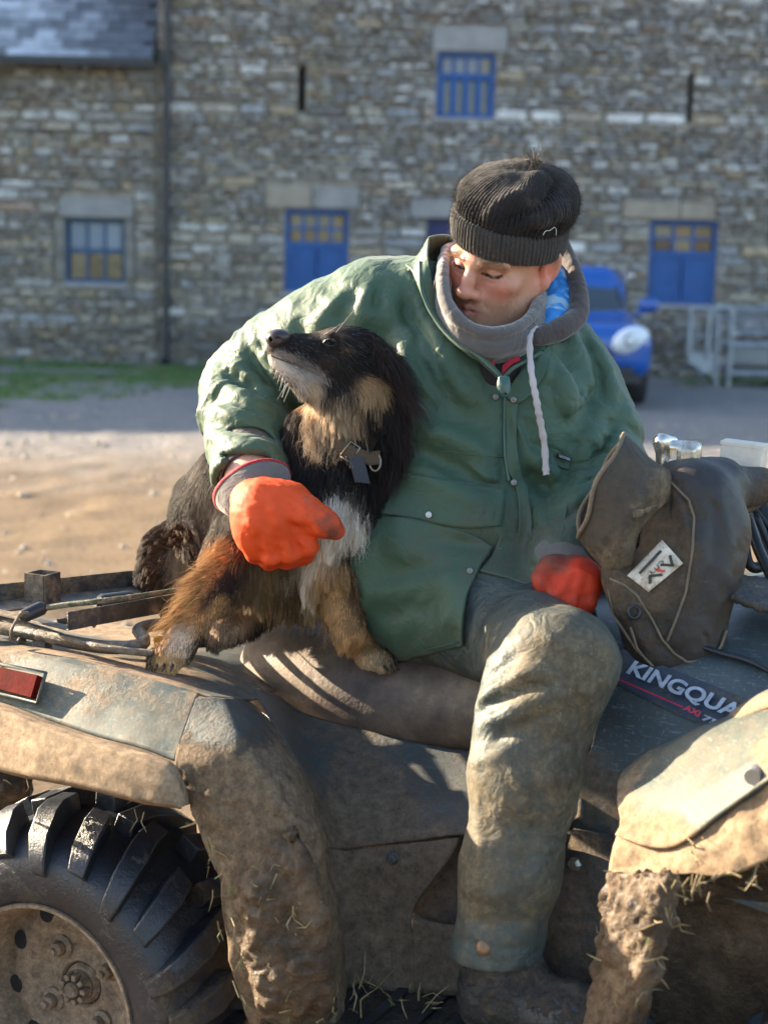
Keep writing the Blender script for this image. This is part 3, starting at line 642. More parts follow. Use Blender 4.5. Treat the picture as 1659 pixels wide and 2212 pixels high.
# ---- galvanised sheep crate at the right edge
def crate():
    GALV = simple('galvanised steel', (.30, .33, .36), .45, .55, var=.25, scale=9, bump=.1); SH = simple('galvanised sheet', (.17, .19, .21), .4, .5, var=.2, scale=3)
    Y = 21.6; p = lambda px, py: P(px, py, Y); a, b = p(1486, 815)[0], p(1800, 815)[0]; z = lambda py: p(1560, py)[2]
    root = empty('sheep_crate', (a + .8, Y + .5, 0), 'galvanised steel sheep handling crate with barred gate by the wall', 'livestock crate')
    def tb(nm, q, r=.024): return MB().tube(q, r, 8).build(nm, GALV, root, True, 40)
    x0, x1, x2, x3 = p(1490, 700)[0], p(1530, 700)[0], p(1552, 700)[0], p(1580, 700)[0]
    for x, zt in ((x0, 665), (x1, 668), (x3, 660), (x2, 690), (b, 650)): tb('post', [(x, Y, .02 if x > x1 else z(775)), (x, Y, z(zt))], .03)
    tb('gate_rail', [(x0, Y, z(668)), (x3, Y, z(666))]); tb('gate_rail', [(x0, Y, z(790) + .05), (x1, Y, z(806))], .02); tb('gate_rail', [(x0, Y, z(725)), (x2, Y, z(725))], .012); tb('gate_rail', [(x0, Y, z(762)), (x2, Y, z(762))], .012)
    for k in range(1, 6): x = x0 + (x1 - x0) * k / 6 if k < 4 else x1 + (x2 - x1) * (k - 3) / 3; tb('gate_wire', [(x, Y, z(762)), (x, Y, z(668))], .008)
    for py, r_ in ((672, .022), (688, .016), (702, .016), (717, .016), (745, .03), (806, .03)): tb('side_rail', [(x3, Y, z(py)), (b, Y, z(py))], r_)
    MB().box(((x3 + b) / 2, Y + .03, (z(748) + z(785)) / 2), ((b - x3) / 2, .012, (z(748) - z(785)) / 2)).build('side_sheet', SH, root)
    MB().prism([(x0 + .03, Y, z(760)), (x2 - .03, Y, z(760)), (x2 - .03, Y, z(806)), (x0 + .2, Y, z(806)), (x0 + .03, Y, z(780))], (0, .02, 0)).build('kick_plate', simple('pale galvanised plate', (.32, .34, .36), .5, .3), root)
    for yy in (Y + .9,):
        for x in (x3, b): tb('post', [(x, yy, .02), (x, yy, z(655))], .03)
        for py in (665, 690, 717, 745, 806): tb('side_rail', [(x3, yy, z(py)), (b, yy, z(py))], .02)
    for x in (x3, b): tb('cross_bar', [(x, Y, z(672)), (x, Y + .9, z(672))]); tb('cross_bar', [(x, Y, z(806)), (x, Y + .9, z(806))])
    MB().box(((x3 + b) / 2, Y + .47, z(802)), ((b - x3) / 2 - .03, .42, .02)).build('floor_plate', SH, root)
crate()

# ================================================================ quad bike
MUD = (.235, .165, .105); MUDW = (.115, .075, .042); PAINT = (.052, .070, .064)
quad = empty('quad_bike', Q(.55, 0, 0), 'muddy grey green quad bike with racks and wide knobbly tyres', 'quad bike')
M_FEN = dirty('fender plastic under dust', PAINT, (.24, .165, .10), .62, .66, 5.5, spec=.3, fine=85, mudattr='mud', scratch=.5, bump=.18, bdist=.0022)
M_PAN = dirty('side panel plastic under dried mud', (.040, .050, .053), (.112, .080, .053), .55, .66, 5, fine=120, mudattr='mud', bump=.25, bdist=.003, scratch=.3)
M_TANK = dirty('tank cover plastic', (.042, .058, .064), (.115, .085, .056), .42, .30, 6, fine=130, mudattr='mud', bump=.12, bdist=.002, scratch=.6)
M_LEG = dirty('fender leg under dried mud', (.050, .062, .062), (.150, .105, .066), .66, .62, 6, spec=.25, fine=60, mudattr='mud', bump=.5, bdist=.006)
M_CAKE = NT('caked wet mud'); _a = M_CAKE.noise(14, 7, .7); _b = M_CAKE.noise(60, 5, .7); M_CAKE.set(color=M_CAKE.ramp(_a, [(.28, (.022, .014, .008)), (.5, (.075, .046, .024)), (.72, (.17, .115, .068))]), rough=M_CAKE.ramp(_b, [(.4, .45), (.6, .95)])); _x = M_CAKE.bump(_a, .8, .02); M_CAKE.bump(_b, .7, .008, _x); M_CAKE = M_CAKE.m
M_STEEL = dirty('black painted steel', (.03, .032, .036), (.20, .15, .10), .4, .45, 9, metal=.2, fine=100, bump=.25)
M_RUB = dirty('tyre rubber', (.016, .019, .027), (.070, .052, .034), .30, .10, 9, fine=120, bump=.4, bdist=.003, mudattr='mud')
M_RIM = dirty('mud dusted steel rim', (.14, .11, .085), (.23, .165, .11), .6, .8, 7, fine=90, bump=.35)
M_SEAT = NT('brown vinyl seat'); _a = M_SEAT.noise(7, 6, .7); _b = M_SEAT.noise(160, 3); M_SEAT.set(color=M_SEAT.ramp(_a, [(.34, (.050, .033, .026)), (.46, (.098, .066, .048)), (.56, (.145, .100, .068)), (.66, (.24, .17, .11))]), rough=.66); M_SEAT.bump(_b, .35, .003); M_SEAT = M_SEAT.m
M_BLK = simple('black plastic trim', (.018, .019, .022), .45, var=.4)
def AL(L): return [A(*q) for q in L]
def mudnoise(amp, s=20, thr=-9):
    return lambda V: amp * (np.abs(fbm(V, s, 4)) ** 1.1) + amp * .3 * fbm(V, s * 4, 2)
def mirror(o, name=None):                        # the same part on the bike's other side
    me = o.data.copy(); V = np.empty(len(me.vertices) * 3, np.float32); me.vertices.foreach_get('co', V); V = V.reshape(-1, 3)
    d = (V - QO) @ QN; V = V - 2 * d[:, None] * QN; me.vertices.foreach_set('co', V.ravel().astype(np.float32)); me.flip_normals()
    c = bpy.data.objects.new(name or o.name.split('.')[0], me); link(c, o.parent)
    for m in o.modifiers:
        if m.type == 'SOLIDIFY': mod(c, 'SOLIDIFY', thickness=m.thickness, offset=-1)
    return c
# --- rear fender: trough, ridge, sloping outer face
def at_mud(f): return lambda V: {'mud': f(V)}
_r0 = [(-160, 1350, .26), (0, 1368, .27), (120, 1384, .27), (240, 1398, .27), (360, 1412, .25), (450, 1428, .22), (520, 1450, .18), (596, 1490, .16)]
def _in(wv, dz): return [(lambda p: Q((p - QO) @ QF, wv, p[2] + dz))(A(*q)) for q in _r0]
rows = [_in(-.02, -.035), _in(.10, -.03), AL(_r0),
        AL([(-160, 1366, .40), (0, 1386, .42), (120, 1404, .43), (240, 1430, .435), (350, 1460, .44), (430, 1486, .435), (500, 1503, .40), (566, 1506, .26)]),
        AL([(-160, 1372, .44), (0, 1397, .465), (120, 1416, .48), (240, 1444, .49), (350, 1474, .495), (430, 1497, .495), (488, 1507, .475), (545, 1513, .335)]),
        AL([(-160, 1380, .452), (0, 1407, .48), (120, 1427, .495), (235, 1456, .505), (342, 1486, .51), (424, 1509, .512), (480, 1519, .50), (542, 1519, .35)]),
        AL([(-160, 1425, .475), (0, 1455, .51), (115, 1484, .53), (225, 1517, .545), (322, 1548, .557), (400, 1574, .565), (470, 1590, .57), (548, 1545, .38)]),
        AL([(-160, 1478, .50), (0, 1517, .535), (105, 1556, .56), (210, 1591, .58), (305, 1616, .592), (378, 1644, .60), (460, 1660, .605), (560, 1570, .40)])]
deck = patch('rear_deck', rows[:5], M_FEN, quad, 10, 8, .004, lambda V: .0010 * fbm(V, 14, 3), True, at_mud(lambda V: np.clip(.45 + .5 * vnoise(V, 5), 0, 1)))
fen = patch('rear_fender', [r_[:6] for r_ in rows[4:]], M_FEN, quad, 10, 8, .004, lambda V: .0012 * fbm(V, 14, 3) + .0008 * np.maximum(fbm(V, 60, 2), 0), True, at_mud(lambda V: np.clip(.52 + .5 * vnoise(V, 4.1) - .26 * np.exp(-((V - A(330, 1540, .54)) ** 2).sum(1) / .010), 0, 1)))
mirror(fen)
rows = [AL([(-160, 1488, .515), (0, 1524, .55), (105, 1563, .575), (210, 1598, .595), (305, 1624, .606), (372, 1650, .612), (397, 1690, .612), (410, 1738, .606)]),
        AL([(-160, 1497, .545), (0, 1535, .575), (105, 1575, .60), (210, 1610, .62), (300, 1638, .63), (362, 1664, .635), (386, 1698, .635), (404, 1740, .625)]),
        AL([(-160, 1560, .56), (0, 1600, .60), (95, 1626, .625), (195, 1655, .64), (285, 1682, .648), (350, 1702, .65), (376, 1720, .645), (398, 1742, .635)]),
        AL([(-160, 1625, .57), (0, 1664, .615), (80, 1680, .635), (190, 1702, .65), (280, 1724, .655), (335, 1735, .655), (366, 1740, .65), (392, 1744, .64)]),
        AL([(-160, 1630, .54), (0, 1669, .585), (80, 1686, .60), (190, 1708, .61), (280, 1730, .615), (335, 1741, .615), (366, 1746, .61), (392, 1749, .60)])]
fl = patch('fender_flare', rows, M_FEN, quad, 8, 6, .004, lambda V: .0014 * np.maximum(fbm(V, 45, 3), -.2), True, at_mud(lambda V: np.clip(.80 + .3 * vnoise(V, 4), 0, 1))); mirror(fl)
# red reflector in its recess
rc = AL([(0, 1443, .512), (92, 1463, .53), (78, 1511, .545), (0, 1491, .53)]); rc2 = AL([(-60, 1430, .50), (-60, 1478, .52)])
poly = [rc2[0], *rc, rc2[1]]; nrm = np.cross(rc[1] - rc[0], rc[3] - rc[0]); nrm /= np.linalg.norm(nrm); nrm *= np.sign(nrm @ QN)
M_RED = simple('dusty red reflector', (.085, .006, .005), .8, var=.5, scale=30, bump=.2, spec=.05)
MB().prism([p + nrm * .012 for p in [rc2[0], rc[0], rc[1], rc[2], rc[3], rc2[1]]], -nrm * .016).build('reflector', M_RED, quad)
fr_ = [A(*q) for q in ((-60, 1424, .497), (0, 1436, .51), (103, 1456, .532), (84, 1521, .552), (0, 1500, .535), (-60, 1486, .525))]
MB().tube([p + nrm * .004 for p in fr_] , .0032, 8).build('reflector_rim', M_FEN, quad, True)
# --- front leg of the rear fender, its caked mud guard
rows = [AL([(424, 1509, .512), (400, 1574, .565), (378, 1644, .60), (398, 1690, .602), (412, 1738, .60), (446, 1833, .605), (473, 1896, .605), (486, 1991, .60), (500, 2081, .59), (540, 2215, .56)]),
        AL([(455, 1506, .50), (445, 1575, .567), (450, 1640, .598), (470, 1700, .602), (490, 1750, .605), (520, 1840, .608), (545, 1905, .606), (560, 1995, .60), (575, 2083, .59), (600, 2215, .565)]),
        AL([(478, 1508, .49), (500, 1570, .560), (528, 1620, .582), (560, 1680, .59), (590, 1735, .592), (612, 1800, .592), (635, 1890, .588), (655, 1990, .58), (668, 2085, .57), (680, 2215, .55)]),
        AL([(492, 1508, .475), (522, 1568, .535), (560, 1630, .560), (598, 1690, .568), (632, 1752, .568), (660, 1805, .566), (684, 1888, .56), (703, 1985, .552), (714, 2080, .545), (724, 2215, .53)]),
        AL([(512, 1510, .44), (552, 1562, .47), (596, 1620, .50), (632, 1680, .52), (660, 1748, .525), (688, 1811, .525), (704, 1887, .52), (722, 1977, .51), (732, 2067, .50), (742, 2215, .49)]),
        AL([(535, 1512, .33), (580, 1558, .37), (622, 1615, .40), (655, 1672, .42), (680, 1742, .43), (700, 1811, .43), (714, 1887, .43), (730, 1977, .43), (740, 2067, .43), (750, 2215, .42)])]
leg = patch('fender_leg', rows, M_LEG, quad, 12, 12, .004, lambda V: (.006 * np.abs(fbm(V, 26, 4)) + .002 * fbm(V, 90, 2)) * sstep(.80, .66, V[:, 2]), False, at_mud(lambda V: np.clip(.15 + sstep(.80, .70, V[:, 2]) * .8 + .25 * vnoise(V, 6), 0, 1)), flip=True); mirror(leg)
rows = [AL([(500, 1883, .618), (490, 1940, .62), (492, 2000, .61), (504, 2081, .61), (524, 2150, .60), (545, 2230, .58)]),
        AL([(562, 1829, .616), (552, 1920, .62), (562, 2000, .618), (575, 2083, .61), (590, 2150, .612), (605, 2230, .595)]),
        AL([(610, 1795, .605), (612, 1890, .608), (628, 1990, .605), (640, 2085, .612), (648, 2150, .602), (655, 2230, .585)]),
        AL([(640, 1790, .60), (668, 1880, .60), (690, 1985, .595), (702, 2080, .582), (708, 2150, .575), (714, 2230, .56)]),
        AL([(654, 1800, .575), (690, 1888, .555), (712, 1980, .54), (722, 2075, .53), (726, 2150, .525), (730, 2230, .51)])]
mg = patch('caked_mud_guard', rows, M_CAKE, quad, 14, 14, .01, lambda V: .007 + .008 * np.abs(fbm(V, 30, 4)) + .0035 * fbm(V, 110, 2), flip=True, edge=.014); mirror(mg)
# --- side panels below the seat
rows = [AL([(540, 1488, .27), (600, 1508, .205), (650, 1542, .20), (730, 1566, .195), (830, 1591, .195), (931, 1614, .195), (1011, 1626, .195), (1120, 1628, .195), (1250, 1590, .19)]),
        AL([(585, 1560, .36), (632, 1588, .29), (690, 1620, .265), (760, 1650, .255), (850, 1670, .255), (940, 1685, .255), (1020, 1690, .255), (1120, 1690, .255), (1250, 1660, .25)]),
        AL([(660, 1690, .42), (680, 1702, .38), (722, 1722, .335), (790, 1740, .32), (870, 1746, .312), (950, 1746, .31), (1030, 1746, .31), (1130, 1742, .31), (1260, 1720, .30)]),
        AL([(695, 1815, .43), (705, 1838, .41), (742, 1836, .375), (800, 1829, .36), (880, 1820, .352), (950, 1811, .35), (1040, 1800, .35), (1130, 1796, .35), (1260, 1770, .34)])]
patch('side_panel', rows, M_PAN, quad, 8, 8, .004, lambda V: .0007 * fbm(V, 30, 3), False, at_mud(lambda V: np.clip(.25 + .45 * sstep(.74, .55, V[:, 2]) + .35 * vnoise(V, 5), 0, 1)), flip=True)
rows = [AL([(695, 1830, .425), (742, 1840, .382), (800, 1834, .367), (870, 1826, .36), (930, 1818, .357), (992, 1810, .357)]),
        AL([(706, 1880, .425), (750, 1880, .39), (805, 1875, .378), (860, 1868, .37), (910, 1862, .365), (975, 1850, .363)]),
        AL([(718, 1950, .425), (760, 1945, .395), (805, 1940, .383), (850, 1938, .376), (880, 1936, .372), (911, 1935, .37)]),
        AL([(728, 2010, .425), (768, 2005, .40), (808, 1998, .388), (845, 1990, .38), (870, 1985, .376), (891, 1977, .374)]),
        AL([(736, 2080, .425), (775, 2072, .405), (815, 2060, .395), (848, 2050, .386), (872, 2045, .382), (893, 2040, .38)]),
        AL([(748, 2175, .42), (785, 2165, .41), (822, 2155, .40), (852, 2150, .395), (876, 2147, .39), (896, 2145, .388)])]
patch('lower_panel', rows, M_PAN, quad, 8, 8, .004, lambda V: .0012 * fbm(V, 30, 3), False, at_mud(lambda V: np.clip(.62 + .4 * vnoise(V, 6), 0, 1)), flip=True)
rows = [AL([(892, 1977, .375), (931, 1990, .372), (975, 1998, .37), (1060, 2005, .37), (1180, 2010, .37)]), AL([(896, 2145, .388), (935, 2147, .385), (985, 2150, .38), (1060, 2150, .38), (1180, 2150, .38)])]
patch('lower_panel', rows, M_PAN, quad, 8, 10, .004, lambda V: .0012 * fbm(V, 30, 3), True, at_mud(lambda V: np.clip(.6 + .4 * vnoise(V, 6), 0, 1)), flip=True)
s = SDF(Q(.55, .1, .25) - .35, Q(.55, .1, .55) + .45, .012)
s.ell(A(985, 1985, .26), (.10, .10, .13)); s.ell(A(1235, 2060, .30), (.085, .085, .15), k=.04); s.cap(A(985, 1930, .2), A(1250, 1900, .2), .09, .1, .05); s.box(A(1120, 2010, .12), (.25, .12, .16), None, .05, .04)
V, q = s.mesh(1); obj('engine_cover', V, q, dirty('engine casing under mud', (.03, .027, .024), (.085, .055, .036), .5, .7, 8, fine=90), quad)
for bx in ((848, 1856, .375), (1241, 1868, .335), (1230, 1806, .345)):
    MB().lathe([(.0, .008), (.006, .008), (.0085, .005), (.0095, 0), (.011, -.001)], A(*bx), frame(QN, QF), 6).build('bolt', simple('zinc bolt', (.3, .28, .24), .4, .7) if bx[0] == 1241 else M_PAN, quad, False)
# footwell floor, dark and littered
c0 = Q(.66, .44, A(1085, 2165, .475)[2] - .075); MB().box(c0, (.34, .17, .012), np.stack([QF, QN, (0, 0, 1)], 1), .004).build('footwell', dirty('footwell plastic', (.02, .02, .02), (.05, .035, .022), .5, .7, 12, bump=.6, bdist=.01), quad)
for k in range(9): c_ = Q(.40 + k * .06, .44, A(1085, 2165, .475)[2] - .061); MB().box(c_, (.008, .15, .005), np.stack([QF, QN, (0, 0, 1)], 1)).build('footwell_rib', M_BLK, quad)
# --- seat
s = SDF(Q(.4, 0, .75) - np.array([.62, .55, .2]), Q(.4, 0, .75) + np.array([.55, .5, .2]), .006)
prof = [(.030, .730, .100, .068), (.10, .728, .142, .078), (.20, .722, .168, .085), (.28, .720, .175, .088), (.38, .725, .178, .083), (.48, .735, .17, .08), (.60, .76, .155, .078), (.72, .80, .14, .075)]
for i in range(len(prof) - 1):
    for t in np.linspace(0, 1, 9, endpoint=False):
        u, z, hw, hz = [(1 - t) * a + t * b for a, b in zip(prof[i], prof[i + 1])]
        for ww in (-1, 0, 1): s.ell(Q(u, ww * hw * .42, z), (.06, hw * .62, hz), np.stack([QF, QN, (0, 0, 1)], 1), .03, m=.03)
s.fold(AL([(644, 1537, .205), (653, 1497, .20), (682, 1458, .165), (740, 1405, .08), (790, 1370, 0)]), .006, -.004, False)
s.fold(AL([(640, 1537, .205), (646, 1497, .20), (673, 1458, .165), (730, 1405, .08)]), .005, .002, False)
s.fold(AL([(826, 1588, .21), (900, 1605, .21), (1010, 1610, .21), (1080, 1590, .2)]), .012, -.006)
s.fold(AL([(560, 1360, .02), (620, 1385, .1), (660, 1430, .15)]), .004, -.002)
V, q = s.mesh(2); V = V + vnormals(V, q) * (.0016 * fbm(V, 9, 3))[:, None]; obj('seat', V, q, M_SEAT, quad)
# --- tank cover and front body
rows = [AL([(1270, 1290, -.16), (1400, 1270, -.16), (1540, 1250, -.16), (1700, 1235, -.16)]), AL([(1280, 1305, .0), (1400, 1305, .0), (1540, 1300, .0), (1700, 1300, .0)]),
        AL([(1292, 1370, .15), (1400, 1388, .16), (1550, 1412, .175), (1700, 1458, .18)]), AL([(1300, 1440, .215), (1400, 1470, .225), (1520, 1508, .235), (1700, 1580, .245)]),
        AL([(1290, 1560, .255), (1380, 1600, .265), (1500, 1650, .275), (1700, 1730, .29)]), AL([(1255, 1700, .30), (1330, 1760, .31), (1450, 1830, .325), (1700, 1900, .34)]), AL([(1222, 1830, .33), (1320, 1850, .34), (1450, 1900, .35), (1700, 1990, .36)])]
patch('tank_cover', rows, M_TANK, quad, 10, 8, .004, lambda V: .0006 * fbm(V, 12, 2), False, at_mud(lambda V: np.clip(.1 + .55 * sstep(.82, .62, V[:, 2]) + .35 * vnoise(V, 7), 0, 1)), flip=True)
MB().tube(spline(AL([(1480, 1385, .185), (1557, 1410, .19), (1620, 1428, .19), (1700, 1470, .195)]), 6), .008, 8, flat=.5).build('panel_seam_strip', M_BLK, quad, True)
rows = [AL([(1588, 1258, .02), (1640, 1262, .02), (1720, 1270, .02)]), AL([(1584, 1272, .10), (1640, 1284, .10), (1720, 1300, .10)]), AL([(1580, 1300, .16), (1640, 1322, .165), (1720, 1350, .17)])]
patch('front_deck', rows, dirty('ribbed rubber deck', (.03, .032, .036), (.16, .12, .08), .6, .3, 20), quad, 8, 6, .012, lambda V: .0015 * np.sin(((V - QO) @ QF) * 700), flip=True)
MB().prism(AL([(1240, 1790, .352), (1300, 1800, .356), (1345, 1812, .36), (1338, 1868, .366), (1300, 1850, .362), (1262, 1838, .358), (1228, 1832, .352)]), QN * .006).build('bracket', M_STEEL, quad)
# --- front fender
ff = [AL([(1352, 1666, .37), (1400, 1630, .38), (1463, 1598, .39), (1568, 1556, .40), (1659, 1528, .41), (1750, 1505, .42)]),
      AL([(1345, 1676, .41), (1402, 1640, .42), (1463, 1609, .43), (1568, 1567, .44), (1659, 1539, .45), (1750, 1515, .46)]),
      AL([(1338, 1692, .43), (1400, 1656, .445), (1463, 1625, .455), (1568, 1584, .465), (1659, 1556, .475), (1750, 1530, .48)]),
      AL([(1337, 1735, .485), (1392, 1715, .50), (1458, 1690, .51), (1568, 1638, .52), (1659, 1598, .53), (1750, 1565, .535)]),
      AL([(1343, 1775, .525), (1392, 1778, .545), (1445, 1772, .56), (1560, 1692, .57), (1659, 1636, .58), (1750, 1595, .585)]),
      AL([(1341, 1790, .53), (1395, 1797, .55), (1458, 1786, .57), (1566, 1710, .58), (1659, 1655, .59), (1750, 1612, .595)]),
      AL([(1332, 1806, .535), (1400, 1830, .565), (1468, 1826, .59), (1560, 1762, .60), (1659, 1692, .61), (1750, 1640, .615)]),
      AL([(1318, 1860, .54), (1395, 1872, .57), (1470, 1870, .60), (1560, 1820, .615), (1659, 1770, .625), (1750, 1720, .63)]),
      AL([(1310, 1890, .54), (1392, 1892, .572), (1477, 1890, .605), (1560, 1895, .625), (1659, 1861, .635), (1750, 1810, .64)])]
ffl = patch('front_flare', [[p - QN * .010 - np.array([0, 0, .004]) for p in ff[6]], *[[p - QN * .006 for p in r_] for r_ in ff[7:]]], M_FEN, quad, 8, 8, .006, lambda V: .007 * np.abs(fbm(V, 26, 4)), False, at_mud(lambda V: np.clip(.85 + .3 * vnoise(V, 8), 0, 1)), flip=True); mirror(ffl)
ffo = patch('front_fender', ff[:7], M_FEN, quad, 8, 6, .004, lambda V: .004 * np.abs(fbm(V, 22, 4)) * sstep(.77, .66, V[:, 2]), True, at_mud(lambda V: np.clip(.20 + sstep(.80, .70, V[:, 2]) * .7 + .4 * vnoise(V, 8), 0, 1)), flip=True); mirror(ffo)
lg = [AL([(1310, 1885, .54), (1302, 1977, .545), (1288, 2082, .545), (1262, 2225, .535)]), AL([(1350, 1888, .558), (1335, 1980, .57), (1320, 2085, .575), (1292, 2225, .565)]), AL([(1405, 1890, .585), (1382, 1975, .60), (1365, 2075, .60), (1325, 2225, .59)]), AL([(1452, 1889, .60), (1430, 1959, .61), (1409, 2064, .61), (1358, 2225, .60)]), AL([(1470, 1895, .58), (1450, 1975, .56), (1430, 2075, .56), (1385, 2225, .55)])]
lgo = patch('caked_fender_leg', lg, M_CAKE, quad, 14, 14, .012, lambda V: .009 * np.abs(fbm(V, 30, 4)) + .004 * fbm(V, 100, 2), flip=True); mirror(lgo)
rows = [AL([(1340, 1800, .44), (1480, 1830, .44), (1600, 1820, .44), (1740, 1800, .44)]), AL([(1330, 1950, .36), (1480, 1960, .34), (1600, 1960, .34), (1740, 1960, .34)]), AL([(1300, 2240, .36), (1480, 2240, .32), (1600, 2240, .32), (1740, 2240, .32)])]
patch('wheel_arch_liner', rows, M_CAKE, quad, 10, 10, .01, lambda V: .008 * np.abs(fbm(V, 20, 3)), flip=True)
rows = [AL([(1560, 1572, .36), (1600, 1534, .36), (1659, 1500, .37), (1740, 1470, .37)]), AL([(1572, 1568, .41), (1614, 1534, .41), (1664, 1508, .42), (1740, 1480, .42)]), AL([(1585, 1566, .44), (1628, 1548, .445), (1680, 1530, .45), (1750, 1505, .46)])]
patch('fender_step', rows, M_FEN, quad, 8, 6, .006, None, False, at_mud(lambda V: .4 + 0 * V[:, 0]), flip=True)
MB().tube([A(1634, 1669, .585), A(1634, 1669, .585) + QN * .022], [.011, .010], 12).build('fender_bolt', simple('steel stud', (.35, .33, .3), .4, .6), quad, True, 40)
# lettering on the tank cover
def qtext(body, a, b, hpx, wv, mat, name, shear=.25, lift=.004, ref=None):
    """flat lettering whose baseline runs from a to b on the tank cover"""
    pa, pb = A(*a, wv[0]), A(*b, wv[1]); up = A(a[0] + hpx[0], a[1] + hpx[1], wv[2]) - pa; h = np.linalg.norm(up)
    cu = bpy.data.curves.new(name, 'FONT'); cu.body = body; cu.size = 1; cu.extrude = .0; cu.offset = .03; cu.space_character = 1.0
    o = bpy.data.objects.new(name, cu); COL.objects.link(o); bpy.context.view_layer.update(); wdt = o.dimensions.x; hgt = .73
    X = (pb - pa); Xn = X / np.linalg.norm(X); Yv = up; Z = np.cross(Xn, up); Z /= np.linalg.norm(Z); Z *= np.sign(Z @ QN)
    dg = bpy.context.evaluated_depsgraph_get(); me = bpy.data.meshes.new_from_object(o.evaluated_get(dg)); bpy.data.objects.remove(o)
    V = np.empty(len(me.vertices) * 3, np.float32); me.vertices.foreach_get('co', V); V = V.reshape(-1, 3)
    W = pa + V[:, :1] / wdt * X + (V[:, 1:2] / hgt) * (Yv + Xn * shear * h) + Z * lift
    me.vertices.foreach_set('co', W.astype(np.float32).ravel()); me.materials.clear(); me.materials.append(mat)
    o = bpy.data.objects.new(name, me); link(o, quad); return o, pa, pb, Z
M_LET = dirty('silver lettering', (.30, .34, .40), (.14, .11, .085), .4, .12, 30, fine=200, bump=.05); M_LRED = simple('red pinstripe', (.50, .015, .04), .4, bump=0, var=.1); M_LBLU = dirty('dark blue decal', (.014, .024, .045), (.08, .07, .06), .4, .3, 20, fine=150, bump=.05)
pa, pb = A(1340, 1452, .218), A(1600, 1566, .245)
def onpan(px, py, wv): return A(px, py, wv)
dc = [onpan(1345, 1400, .205), onpan(1612, 1508, .232), onpan(1590, 1590, .262), onpan(1470, 1545, .255), onpan(1330, 1475, .235)]
MB().add([p + QN * .004 for p in dc], [(0, 1, 2, 3, 4)]).build('decal_band', M_LBLU, quad, fix=False)
qtext('KINGQUAD', (1352, 1455), (1624, 1571), (13, -29), (.236, .262, .222), M_LET, 'lettering', .22, .0055)
qtext('750', (1516, 1556), (1566, 1578), (4, -12), (.262, .268, .258), M_LET, 'lettering', .3, .0055)
MB().tube([A(1334, 1467, .244), A(1475, 1528, .262)], .0011, 6).build('pinstripe', M_LRED, quad)
qtext('AXi', (1478, 1535), (1512, 1551), (3, -13), (.262, .266, .258), M_LRED, 'lettering', .3, .0055)
